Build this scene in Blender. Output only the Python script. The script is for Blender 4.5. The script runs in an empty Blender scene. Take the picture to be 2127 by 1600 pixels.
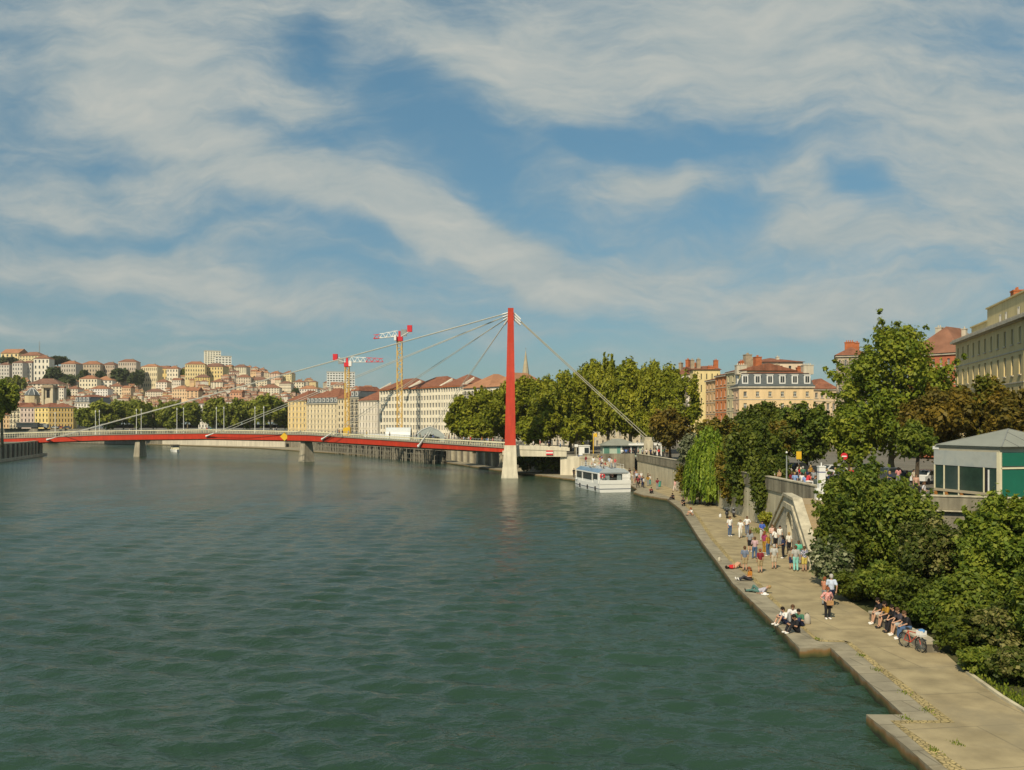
import bpy, bmesh, math, random
import numpy as np
from mathutils import Vector, Matrix, Euler
R = math.radians
rng = random.Random(7)
S = bpy.context.scene
COL = S.collection
F, CX, HY, HC = 1850.0, 1063.5, 878.0, 11.2      # lens in photo pixels, horizon row, eye height above the water
QZ = 0.8                                          # lower quay level above the water

def at(px, py, Y): return Vector(((px-CX)*Y/F, Y, HC-(py-HY)*Y/F))
def gp(px, py, z=0.0):
    Y = F*(HC-z)/(py-HY)
    return Vector(((px-CX)*Y/F, Y, z))
def zpix(py, Y): return HC-(py-HY)*Y/F
def xpix(px, Y): return (px-CX)*Y/F
def lerp(a, b, t): return a+(b-a)*t
def interp(x, pts):
    if x <= pts[0][0]: return pts[0][1]
    for (a, u), (b, v) in zip(pts, pts[1:]):
        if x <= b: return u+(v-u)*(x-a)/(b-a)
    return pts[-1][1]
def zup(Y): return interp(Y, [(90, 4.8), (130, 4.4), (172, 4.1), (200, 4.7), (300, 6.0), (450, 8.0)])

# ------------------------------------------------------------------ mesh builder
class MB:
    def __init__(self): self.v=[]; self.f=[]; self.m=[]; self.cur=0
    def face(self, pts, m=None):
        i=len(self.v); self.v += [tuple(p) for p in pts]
        self.f.append(tuple(range(i, i+len(pts)))); self.m.append(self.cur if m is None else m)
    def box(self, x0,y0,z0,x1,y1,z1, M=None, m=None):
        c=[Vector(p) for p in ((x0,y0,z0),(x1,y0,z0),(x1,y1,z0),(x0,y1,z0),(x0,y0,z1),(x1,y0,z1),(x1,y1,z1),(x0,y1,z1))]
        if M is not None: c=[M@p for p in c]
        i=len(self.v); self.v += [tuple(p) for p in c]
        for q in ((3,2,1,0),(4,5,6,7),(0,1,5,4),(1,2,6,5),(2,3,7,6),(3,0,4,7)):
            self.f.append(tuple(i+k for k in q)); self.m.append(self.cur if m is None else m)
    def cbox(self, c, s, rz=0, m=None):
        M = Matrix.Translation(Vector(c)) @ Matrix.Rotation(rz,4,'Z')
        self.box(-s[0]/2,-s[1]/2,-s[2]/2,s[0]/2,s[1]/2,s[2]/2, M, m)
    def beam(self, a, b, w, h=None, m=None, up=Vector((0,0,1))):
        a=Vector(a); b=Vector(b); d=b-a; L=d.length
        if L < 1e-6: return
        d.normalize(); h=h or w
        s=d.cross(up)
        if s.length<1e-4: s=Vector((1,0,0))
        s.normalize(); u=s.cross(d)
        M=Matrix((( s.x,d.x,u.x,a.x),(s.y,d.y,u.y,a.y),(s.z,d.z,u.z,a.z),(0,0,0,1)))
        self.box(-w/2,0,-h/2,w/2,L,h/2,M,m)
    def tube(self, pts, rad, n=8, m=None, cap=True):
        pts=[Vector(p) for p in pts]
        if not hasattr(rad,'__len__'): rad=[rad]*len(pts)
        base=len(self.v); ref=None
        for k,p in enumerate(pts):
            d=(pts[min(k+1,len(pts)-1)]-pts[max(k-1,0)]).normalized()
            if ref is None:
                ref=Vector((1,0,0)) if abs(d.x)<.9 else Vector((0,1,0))
            s=d.cross(ref).normalized(); u=d.cross(s).normalized(); ref=u.cross(d) if False else ref
            for j in range(n):
                a=2*math.pi*j/n
                self.v.append(tuple(p+(s*math.cos(a)+u*math.sin(a))*rad[k]))
        mm=self.cur if m is None else m
        for k in range(len(pts)-1):
            for j in range(n):
                a=base+k*n+j; b=base+k*n+(j+1)%n
                self.f.append((a,b,b+n,a+n)); self.m.append(mm)
        if cap:
            self.f.append(tuple(base+j for j in range(n))[::-1]); self.m.append(mm)
            self.f.append(tuple(base+(len(pts)-1)*n+j for j in range(n))); self.m.append(mm)
    def prism(self, poly, z0, z1, m=None, mtop=None):
        n=len(poly); i=len(self.v)
        zb = z0 if callable(z0) else (lambda p: z0)
        zt = z1 if callable(z1) else (lambda p: z1)
        self.v += [(p[0],p[1],zb(p)) for p in poly]+[(p[0],p[1],zt(p)) for p in poly]
        mm=self.cur if m is None else m
        for k in range(n):
            self.f.append((i+k,i+(k+1)%n,i+n+(k+1)%n,i+n+k)); self.m.append(mm)
        self.f.append(tuple(i+n+k for k in range(n))); self.m.append(mm if mtop is None else mtop)
        self.f.append(tuple(i+k for k in range(n))[::-1]); self.m.append(mm)
    def ball(self, c, r, nu=10, nv=7, m=None, sx=1, sy=1, sz=1):
        i=len(self.v); c=Vector(c); mm=self.cur if m is None else m
        for a in range(nv+1):
            t=math.pi*a/nv
            for b in range(nu):
                p=2*math.pi*b/nu
                self.v.append((c.x+r*sx*math.sin(t)*math.cos(p), c.y+r*sy*math.sin(t)*math.sin(p), c.z+r*sz*math.cos(t)))
        for a in range(nv):
            for b in range(nu):
                q=(i+a*nu+b, i+(a+1)*nu+b, i+(a+1)*nu+(b+1)%nu, i+a*nu+(b+1)%nu)
                self.f.append(q); self.m.append(mm)
    def mesh(self, name, mats=(), smooth=False, weld=True):
        me=bpy.data.meshes.new(name); me.from_pydata(self.v, [], self.f)
        for mt in mats: me.materials.append(mt)
        me.polygons.foreach_set('material_index', self.m)
        if weld:
            bm=bmesh.new(); bm.from_mesh(me)
            bmesh.ops.remove_doubles(bm, verts=bm.verts, dist=1e-4)
            bmesh.ops.recalc_face_normals(bm, faces=bm.faces)
            bm.to_mesh(me); bm.free()
        if smooth: me.polygons.foreach_set('use_smooth', [True]*len(me.polygons))
        me.update(); return me
    def build(self, name, mats, parent=None, loc=None, smooth=False, weld=True):
        if not isinstance(mats,(list,tuple)): mats=[mats]
        return put(name, self.mesh(name, mats, smooth, weld), parent, loc)

def put(name, data, parent=None, loc=None, rz=0.0, scale=None):
    o=bpy.data.objects.new(name, data); COL.objects.link(o)
    if parent is not None: o.parent=parent
    if loc is not None: o.location=loc
    if rz: o.rotation_euler=(0,0,rz)
    if scale is not None: o.scale=scale if hasattr(scale,'__len__') else (scale,)*3
    return o
LABELS={}
def tag(o, label, cat, group=None, kind=None):
    if label: o['label']=label
    if cat: o['category']=cat
    if group: o['group']=group
    if kind: o['kind']=kind
    if label: LABELS.setdefault(label, []).append(o)
    return o
def thing(name, label, cat, loc=(0,0,0), rz=0.0, group=None):
    return tag(put(name, None, None, loc, rz), label, cat, group)
def structure(name, mb, mats, **k):
    o=mb.build(name, mats, **k); o['kind']='structure'; return o
def kids(o): return [c for c in ALLKIDS.get(o.name, [])]

# ------------------------------------------------------------------ materials
def new_mat(name):
    m=bpy.data.materials.new(name); m.use_nodes=True
    nt=m.node_tree; nt.nodes.clear()
    out=nt.nodes.new('ShaderNodeOutputMaterial')
    return m, nt, out
def N(nt, t, **k):
    n=nt.nodes.new(t)
    for a,b in k.items():
        if a in n.inputs.keys() if isinstance(a,str) and hasattr(n.inputs,'keys') else False: n.inputs[a].default_value=b
        else: setattr(n,a,b)
    return n
MATS={}
def surf(name, col, rough=.8, var=.18, scale=.6, spec=.3, metal=0, bump=0, bscale=20, streak=0, dirt=None, coords='Object', emit=None):
    """principled surface whose base colour wanders with two noises; streak adds vertical weathering runs"""
    if name in MATS: return MATS[name]
    m,nt,out=new_mat(name); L=nt.links.new
    b=nt.nodes.new('ShaderNodeBsdfPrincipled')
    b.inputs['Roughness'].default_value=rough; b.inputs['Specular IOR Level'].default_value=spec; b.inputs['Metallic'].default_value=metal
    tc=nt.nodes.new('ShaderNodeTexCoord'); co=tc.outputs[coords]
    n1=nt.nodes.new('ShaderNodeTexNoise'); n1.inputs['Scale'].default_value=scale; n1.inputs['Detail'].default_value=6; n1.inputs['Roughness'].default_value=.65
    L(co,n1.inputs['Vector'])
    r=nt.nodes.new('ShaderNodeMapRange'); r.inputs[1].default_value=.3; r.inputs[2].default_value=.7
    r.inputs[3].default_value=1-var; r.inputs[4].default_value=1+var
    L(n1.outputs['Fac'],r.inputs[0])
    last=r.outputs[0]
    if streak:
        mp=nt.nodes.new('ShaderNodeMapping'); mp.inputs['Scale'].default_value=(1.6,1.6,.12); L(co,mp.inputs[0])
        n2=nt.nodes.new('ShaderNodeTexNoise'); n2.inputs['Scale'].default_value=1.0; n2.inputs['Detail'].default_value=5
        L(mp.outputs[0],n2.inputs['Vector'])
        r2=nt.nodes.new('ShaderNodeMapRange'); r2.inputs[1].default_value=.35; r2.inputs[2].default_value=.65; r2.inputs[3].default_value=1-streak; r2.inputs[4].default_value=1+streak*.5
        L(n2.outputs['Fac'],r2.inputs[0])
        mu=nt.nodes.new('ShaderNodeMath'); mu.operation='MULTIPLY'; L(last,mu.inputs[0]); L(r2.outputs[0],mu.inputs[1]); last=mu.outputs[0]
    vm=nt.nodes.new('ShaderNodeVectorMath'); vm.operation='SCALE'; vm.inputs[0].default_value=col[:3]; L(last,vm.inputs['Scale'])
    colout=vm.outputs[0]
    if dirt:
        n3=nt.nodes.new('ShaderNodeTexNoise'); n3.inputs['Scale'].default_value=dirt[1]; n3.inputs['Detail'].default_value=8; L(co,n3.inputs['Vector'])
        r3=nt.nodes.new('ShaderNodeMapRange'); r3.inputs[1].default_value=dirt[2]; r3.inputs[2].default_value=dirt[2]+.14; L(n3.outputs['Fac'],r3.inputs[0])
        mx=nt.nodes.new('ShaderNodeMix'); mx.data_type='RGBA'; L(r3.outputs[0],mx.inputs['Factor']); L(colout,mx.inputs[6]); mx.inputs[7].default_value=(*dirt[0],1); colout=mx.outputs[2]
    L(colout,b.inputs['Base Color'])
    if bump:
        n4=nt.nodes.new('ShaderNodeTexNoise'); n4.inputs['Scale'].default_value=bscale; n4.inputs['Detail'].default_value=5; L(co,n4.inputs['Vector'])
        bp=nt.nodes.new('ShaderNodeBump'); bp.inputs['Strength'].default_value=bump; bp.inputs['Distance'].default_value=.05; L(n4.outputs['Fac'],bp.inputs['Height']); L(bp.outputs[0],b.inputs['Normal'])
    L(b.outputs[0],out.inputs[0]); MATS[name]=m; return m
def cloth(col):
    n='cloth_%02x%02x%02x'%tuple(int(min(c,1)*255) for c in col)
    return surf(n, col, .9, .12, 9, .15)
def glass_dark(name='window_glass', col=(.03,.04,.045), rough=.12):
    return surf(name, col, rough, .35, .35, .6)
def leafmat(name, c0, c1, c2, trans=.35):
    """leaf colours picked per leaf from the mesh's own random 'tint' attribute: three leaf hues of one tree"""
    if name in MATS: return MATS[name]
    m,nt,out=new_mat(name); L=nt.links.new
    a=nt.nodes.new('ShaderNodeAttribute'); a.attribute_name='tint'
    cr=nt.nodes.new('ShaderNodeValToRGB'); e=cr.color_ramp.elements
    e[0].position=.1; e[0].color=(*c0,1); e[1].position=.9; e[1].color=(*c2,1)
    k=cr.color_ramp.elements.new(.5); k.color=(*c1,1)
    L(a.outputs['Fac'],cr.inputs[0])
    d=nt.nodes.new('ShaderNodeBsdfPrincipled'); d.inputs['Roughness'].default_value=.55; d.inputs['Specular IOR Level'].default_value=.25
    t=nt.nodes.new('ShaderNodeBsdfTranslucent'); mx=nt.nodes.new('ShaderNodeMixShader'); mx.inputs[0].default_value=trans
    L(cr.outputs[0],d.inputs['Base Color']); L(cr.outputs[0],t.inputs[0]); L(d.outputs[0],mx.inputs[1]); L(t.outputs[0],mx.inputs[2]); L(mx.outputs[0],out.inputs[0])
    MATS[name]=m; return m
def brickmat(name, c1, c2, mortar, scale, bw, bh, rough=.85, coords='Object', rot=None, msize=.02, voronoi=False, stain=None):
    if name in MATS: return MATS[name]
    m,nt,out=new_mat(name); L=nt.links.new
    b=nt.nodes.new('ShaderNodeBsdfPrincipled'); b.inputs['Roughness'].default_value=rough; b.inputs['Specular IOR Level'].default_value=.25
    tc=nt.nodes.new('ShaderNodeTexCoord'); mp=nt.nodes.new('ShaderNodeMapping'); L(tc.outputs[coords],mp.inputs[0])
    if rot: mp.inputs['Rotation'].default_value=rot
    n=nt.nodes.new('ShaderNodeTexNoise'); n.inputs['Scale'].default_value=.9; n.inputs['Detail'].default_value=7; L(mp.outputs[0],n.inputs['Vector'])
    r=nt.nodes.new('ShaderNodeMapRange'); r.inputs[1].default_value=.3; r.inputs[2].default_value=.7; r.inputs[3].default_value=.72; r.inputs[4].default_value=1.2; L(n.outputs['Fac'],r.inputs[0])
    if voronoi:
        vo=nt.nodes.new('ShaderNodeTexVoronoi'); vo.inputs['Scale'].default_value=scale; L(mp.outputs[0],vo.inputs['Vector'])
        sp=nt.nodes.new('ShaderNodeSeparateColor'); L(vo.outputs['Color'],sp.inputs[0])
        mx=nt.nodes.new('ShaderNodeMix'); mx.data_type='RGBA'; mx.inputs[6].default_value=(*c1,1); mx.inputs[7].default_value=(*c2,1); L(sp.outputs[0],mx.inputs['Factor'])
        vd=nt.nodes.new('ShaderNodeTexVoronoi'); vd.feature='DISTANCE_TO_EDGE'; vd.inputs['Scale'].default_value=scale; L(mp.outputs[0],vd.inputs['Vector'])
        r4=nt.nodes.new('ShaderNodeMapRange'); r4.inputs[1].default_value=.02; r4.inputs[2].default_value=.12; L(vd.outputs['Distance'],r4.inputs[0])
        m2=nt.nodes.new('ShaderNodeMix'); m2.data_type='RGBA'; m2.inputs[6].default_value=(*mortar,1); L(mx.outputs[2],m2.inputs[7]); L(r4.outputs[0],m2.inputs['Factor']); c=m2.outputs[2]; h=r4.outputs[0]
    else:
        br=nt.nodes.new('ShaderNodeTexBrick'); br.inputs['Scale'].default_value=scale; br.inputs['Color1'].default_value=(*c1,1); br.inputs['Color2'].default_value=(*c2,1); br.inputs['Mortar'].default_value=(*mortar,1)
        br.inputs['Brick Width'].default_value=bw; br.inputs['Row Height'].default_value=bh; br.inputs['Mortar Size'].default_value=msize; L(mp.outputs[0],br.inputs['Vector']); c=br.outputs['Color']; h=br.outputs['Fac']
    vm=nt.nodes.new('ShaderNodeVectorMath'); vm.operation='SCALE'; L(c,vm.inputs[0]); L(r.outputs[0],vm.inputs['Scale']); fin=vm.outputs[0]
    for (sc_,th_,cl_,am_) in (stain or ()):
        ns=nt.nodes.new('ShaderNodeTexNoise'); ns.inputs['Scale'].default_value=sc_; ns.inputs['Detail'].default_value=9; ns.inputs['Roughness'].default_value=.68; L(mp.outputs[0],ns.inputs['Vector'])
        rs_=nt.nodes.new('ShaderNodeMapRange'); rs_.inputs[1].default_value=th_; rs_.inputs[2].default_value=th_+.1; rs_.inputs[4].default_value=am_; L(ns.outputs['Fac'],rs_.inputs[0])
        mz=nt.nodes.new('ShaderNodeMix'); mz.data_type='RGBA'; L(rs_.outputs[0],mz.inputs['Factor']); L(fin,mz.inputs[6]); mz.inputs[7].default_value=(*cl_,1); fin=mz.outputs[2]
    L(fin,b.inputs['Base Color'])
    bp=nt.nodes.new('ShaderNodeBump'); bp.inputs['Strength'].default_value=.4; bp.inputs['Distance'].default_value=.03; bp.invert=not voronoi; L(h,bp.inputs['Height']); L(bp.outputs[0],b.inputs['Normal'])
    L(b.outputs[0],out.inputs[0]); MATS[name]=m; return m

# ------------------------------------------------------------------ camera
cam=bpy.data.cameras.new('camera'); cam.sensor_width=36; cam.lens=36*F/2127; cam.shift_y=(HY-800)/2127; cam.clip_end=6000; cam.clip_start=.5
co=bpy.data.objects.new('camera',cam); COL.objects.link(co); co.location=(0,0,HC); co.rotation_euler=(R(90),0,0); S.camera=co
# ------------------------------------------------------------------ sun
SUN=Vector((-.29,-.66,.69)).normalized()
sl=bpy.data.lights.new('sun','SUN'); sl.energy=4.3; sl.angle=R(.5); sl.color=(1,.87,.64)
so=bpy.data.objects.new('sun',sl); COL.objects.link(so); so.rotation_euler=SUN.to_track_quat('Z','Y').to_euler()
# ------------------------------------------------------------------ world: Nishita sky with wind-drawn clouds
W=bpy.data.worlds.new('World'); S.world=W; W.use_nodes=True
def world():
    nt=W.node_tree; nt.nodes.clear(); L=nt.links.new
    out=nt.nodes.new('ShaderNodeOutputWorld'); bg=nt.nodes.new('ShaderNodeBackground'); bg.inputs['Strength'].default_value=.1
    sky=nt.nodes.new('ShaderNodeTexSky'); sky.sky_type='NISHITA'; sky.sun_disc=False
    sky.sun_elevation=math.asin(SUN.z); sky.sun_rotation=math.atan2(SUN.x,SUN.y); sky.air_density=1.0; sky.dust_density=.35; sky.ozone_density=2.2
    tc=nt.nodes.new('ShaderNodeTexCoord'); d=tc.outputs['Generated']
    sep=nt.nodes.new('ShaderNodeSeparateXYZ'); L(d,sep.inputs[0])
    def M(op,a,b=None,c=None,clamp=False):
        n=nt.nodes.new('ShaderNodeMath'); n.operation=op; n.use_clamp=clamp
        for k,v in enumerate((a,b,c)):
            if v is None: continue
            if isinstance(v,(int,float)): n.inputs[k].default_value=v
            else: L(v,n.inputs[k])
        return n.outputs[0]
    # bearings of the clouds: tangent coordinates about north (both are functions of the sky direction only)
    yy=M('MAXIMUM',sep.outputs[1],.12)
    a=M('DIVIDE',sep.outputs[0],yy); b=M('DIVIDE',sep.outputs[2],yy)
    cb=nt.nodes.new('ShaderNodeCombineXYZ'); L(a,cb.inputs[0]); L(b,cb.inputs[1]); P=cb.outputs[0]
    # domain warp
    def noise(vec,scale,detail=6,rough=.55,dist=0,sc=(1,1,1),rz=0,loc=(0,0,0)):
        mp=nt.nodes.new('ShaderNodeMapping'); mp.inputs['Scale'].default_value=sc; mp.inputs['Rotation'].default_value=(0,0,rz); mp.inputs['Location'].default_value=loc; L(vec,mp.inputs[0])
        n=nt.nodes.new('ShaderNodeTexNoise'); n.inputs['Scale'].default_value=scale; n.inputs['Detail'].default_value=detail; n.inputs['Roughness'].default_value=rough; n.inputs['Distortion'].default_value=dist
        L(mp.outputs[0],n.inputs['Vector']); return n
    wn=noise(P,3.2,4,.55)
    sub=nt.nodes.new('ShaderNodeVectorMath'); sub.operation='SUBTRACT'; L(wn.outputs['Color'],sub.inputs[0]); sub.inputs[1].default_value=(.5,.5,.5)
    sc=nt.nodes.new('ShaderNodeVectorMath'); sc.operation='SCALE'; L(sub.outputs[0],sc.inputs[0]); sc.inputs['Scale'].default_value=.16
    ad=nt.nodes.new('ShaderNodeVectorMath'); ad.operation='ADD'; L(P,ad.inputs[0]); L(sc.outputs[0],ad.inputs[1]); PW=ad.outputs[0]
    tot=None
    for (px,py,rx,ry,deg,w) in CLOUDS:
        mp=nt.nodes.new('ShaderNodeMapping'); mp.vector_type='TEXTURE'
        mp.inputs['Location'].default_value=((px-CX)/F,(HY-py)/F,0); mp.inputs['Rotation'].default_value=(0,0,R(deg)); mp.inputs['Scale'].default_value=(rx/F,ry/F,1)
        L(PW,mp.inputs[0])
        ln=nt.nodes.new('ShaderNodeVectorMath'); ln.operation='LENGTH'; L(mp.outputs[0],ln.inputs[0])
        mr=nt.nodes.new('ShaderNodeMapRange'); mr.interpolation_type='SMOOTHSTEP'; mr.inputs[1].default_value=0; mr.inputs[2].default_value=1; mr.inputs[3].default_value=w; mr.inputs[4].default_value=0
        L(ln.outputs['Value'],mr.inputs[0])
        tot=mr.outputs[0] if tot is None else M('ADD',tot,mr.outputs[0])
    n1=noise(PW,3.0,9,.58,.3,(1,2.3,1),R(-14)); n2=noise(PW,8,9,.6,.3,(1,3.6,1),R(-22),(3,1,0)); n3=noise(PW,26,8,.66,.4,(1,3.2,1),R(-30)); n4=noise(PW,14,9,.7,1.2,(1,2.0,1),R(24),(7,2,0))
    s=M('ADD',M('MULTIPLY',M('SUBTRACT',n1.outputs['Fac'],.5),1.5),M('MULTIPLY',M('SUBTRACT',n2.outputs['Fac'],.5),1.7))
    s=M('ADD',s,M('MULTIPLY',M('SUBTRACT',n3.outputs['Fac'],.5),.75))
    s=M('ADD',s,M('MULTIPLY',M('SUBTRACT',n4.outputs['Fac'],.5),.45))
    s=M('ADD',s,tot)
    cov=nt.nodes.new('ShaderNodeMapRange'); cov.interpolation_type='SMOOTHSTEP'; cov.inputs[1].default_value=-.92; cov.inputs[2].default_value=1.12; cov.inputs[3].default_value=.04; cov.inputs[4].default_value=.93; L(s,cov.inputs[0])
    # cloud tone: thin parts greyer, thick parts creamier
    tn=nt.nodes.new('ShaderNodeMapRange'); tn.inputs[1].default_value=-.5; tn.inputs[2].default_value=1.6; L(M('ADD',M('MULTIPLY',s,.55),M('ADD',M('MULTIPLY',M('SUBTRACT',n2.outputs['Fac'],.5),2.6),M('MULTIPLY',M('SUBTRACT',n4.outputs['Fac'],.5),1.1))),tn.inputs[0])
    cc=nt.nodes.new('ShaderNodeMix'); cc.data_type='RGBA'; cc.inputs[6].default_value=CLOUD_LO; cc.inputs[7].default_value=CLOUD_HI; L(tn.outputs[0],cc.inputs['Factor'])
    ti=nt.nodes.new('ShaderNodeVectorMath'); ti.operation='MULTIPLY'; L(sky.outputs[0],ti.inputs[0]); 
    el=nt.nodes.new('ShaderNodeMapRange'); el.inputs[1].default_value=.0; el.inputs[2].default_value=.36; L(sep.outputs[2],el.inputs[0])
    tm=nt.nodes.new('ShaderNodeMix'); tm.data_type='RGBA'; tm.inputs[6].default_value=SKY_LOW; tm.inputs[7].default_value=SKY_HIGH; L(el.outputs[0],tm.inputs['Factor']); L(tm.outputs[2],ti.inputs[1])
    mx=nt.nodes.new('ShaderNodeMix'); mx.data_type='RGBA'; L(cov.outputs[0],mx.inputs['Factor']); L(ti.outputs[0],mx.inputs[6]); L(cc.outputs[2],mx.inputs[7])
    L(mx.outputs[2],bg.inputs[0]); L(bg.outputs[0],out.inputs[0])
SKY_LOW=(.34,.435,.475,1); SKY_HIGH=(.66,.93,.84,1)
CLOUD_LO=(3.0,3.75,3.95,1); CLOUD_HI=(5.15,5.2,4.7,1)
# px, py, half-width, half-height, tilt, weight
CLOUDS=[(1120,90,260,140,-32,.9),(1250,180,160,100,-20,.5),(380,290,220,60,-10,.6),(900,440,200,60,-18,.5),(1040,530,170,80,-20,.5),(260,590,500,50,0,.45),(700,640,420,50,-4,.5),(1650,640,520,90,0,.4),(2000,560,260,120,-10,.3),(300,200,330,150,-10,1.0),(250,130,420,150,0,.5),(610,235,190,90,-8,.8),(130,400,360,60,4,.7),(200,440,330,46,2,.6),(480,370,360,105,-10,1.0),(760,425,340,95,-16,1.0),(980,490,260,100,-20,1.0),(1120,570,220,95,-25,.9),(1190,600,180,60,0,.5),
 (250,550,520,62,2,1.1),(480,585,420,36,-6,.5),(430,500,330,36,10,.55),(760,640,300,30,-10,.4),(480,712,340,16,2,.5),(90,690,200,20,0,.3),
 (860,60,330,110,-28,.8),(1050,180,300,110,-38,1.0),(1200,250,170,70,-25,.6),(1450,110,500,190,0,.8),(1750,160,520,210,-6,.8),(2050,330,330,260,-25,1.0),(1980,470,330,110,-20,.6),(1680,400,150,110,-60,.7),(1740,490,300,62,-6,1.2),(1380,395,230,60,6,1.1),(1290,385,120,30,-10,.4),
 (1700,620,450,95,2,.85),(1330,560,270,75,5,.8),(1100,690,170,18,-3,.4),(1500,510,160,40,10,.35),(350,30,560,100,0,.75),(1600,20,800,90,0,.6),
 (650,110,100,130,30,-1.0),(820,150,110,130,40,-.7),(920,300,270,110,-24,-1.1),(720,310,140,50,-10,-.5),(1330,320,330,62,-6,-1.1),(1560,300,160,50,-10,-.7),(250,345,150,36,0,-.7),(640,460,330,36,-16,-.8),(320,490,300,26,10,-.5),(1790,395,90,60,-35,-.8),(1900,440,90,40,-30,-.4),(900,720,1100,70,0,-.5),(1080,440,300,60,-22,-.6),(1180,320,120,40,-20,-.5),(640,540,280,40,-10,-.5),(1520,455,120,50,0,-.5),(20,330,140,60,0,-.4)]
world()
S.view_settings.view_transform='Standard'; S.view_settings.look='None'; S.view_settings.exposure=.1; S.view_settings.gamma=1
S.cycles.use_denoising=True; S.cycles.max_bounces=6; S.cycles.diffuse_bounces=2; S.cycles.glossy_bounces=3; S.cycles.transmission_bounces=4; S.cycles.transparent_max_bounces=6; S.cycles.caustics_reflective=False; S.cycles.caustics_refractive=False
# ================================================================== materials of the setting
M_QUAYTOP=brickmat('quay_coping_stone',(.31,.272,.19),(.275,.245,.175),(.18,.16,.11),.42,1.0,.5,.9,msize=.012,rot=(0,0,R(-8)),stain=((.5,.56,(.20,.17,.11),.7),(2.2,.64,(.14,.12,.08),.6)))
M_PAVE=brickmat('quay_paving',(.36,.292,.168),(.335,.276,.160),(.24,.2,.12),.2,1.0,.7,.92,msize=.006,rot=(0,0,R(-8)),stain=((.16,.54,(.26,.22,.14),.75),(.9,.62,(.22,.185,.12),.6),(3.5,.68,(.17,.145,.10),.5)))
M_COBBLE=brickmat('yellow_cobbles',(.47,.365,.165),(.36,.28,.14),(.13,.11,.05),5.5,1,1,.9,voronoi=True)
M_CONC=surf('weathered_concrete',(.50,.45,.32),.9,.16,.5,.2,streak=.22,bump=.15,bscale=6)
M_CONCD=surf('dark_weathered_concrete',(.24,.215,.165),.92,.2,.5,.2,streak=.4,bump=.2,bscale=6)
M_STONE=surf('pale_stone',(.50,.45,.33),.9,.18,.7,.2,streak=.25,bump=.25,bscale=5)
M_STONEBLK=brickmat('stone_blocks',(.50,.455,.35),(.42,.385,.295),(.27,.24,.19),1.0,1.1,.42,.9,rot=(R(90),0,0),msize=.012)
M_PARAPET=surf('parapet_stone',(.25,.225,.165),.9,.2,.6,.2,streak=.38,bump=.2,bscale=6)
M_EARTH=surf('bank_earth',(.07,.075,.03),.95,.35,.8,.1,dirt=((.13,.11,.05),.5,.55))
M_UPPER=surf('upper_quay_asphalt',(.16,.15,.125),.95,.2,.2,.15)
M_HILL=surf('hill_ground',(.20,.165,.10),.95,.4,.02,.1)
def quay_side_mat():
    m,nt,out=new_mat('quay_side_algae'); L=nt.links.new
    b=nt.nodes.new('ShaderNodeBsdfPrincipled'); b.inputs['Roughness'].default_value=.85
    g=nt.nodes.new('ShaderNodeNewGeometry'); sp=nt.nodes.new('ShaderNodeSeparateXYZ'); L(g.outputs['Position'],sp.inputs[0])
    n=nt.nodes.new('ShaderNodeTexNoise'); n.inputs['Scale'].default_value=1.6; n.inputs['Detail'].default_value=7; L(g.outputs['Position'],n.inputs['Vector'])
    a=nt.nodes.new('ShaderNodeMath'); a.operation='MULTIPLY_ADD'; L(n.outputs['Fac'],a.inputs[0]); a.inputs[1].default_value=.5; L(sp.outputs[2],a.inputs[2])
    cr=nt.nodes.new('ShaderNodeValToRGB'); e=cr.color_ramp.elements; e[0].position=.60; e[0].color=(.025,.030,.012,1); e[1].position=1.1; e[1].color=(.26,.22,.15,1)
    k=e.new(.74); k.color=(.075,.075,.02,1); k=e.new(.9); k.color=(.22,.125,.045,1)
    L(a.outputs[0],cr.inputs[0]); L(cr.outputs[0],b.inputs['Base Color']); L(b.outputs[0],out.inputs[0]); return m
M_SIDE=quay_side_mat()
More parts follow.
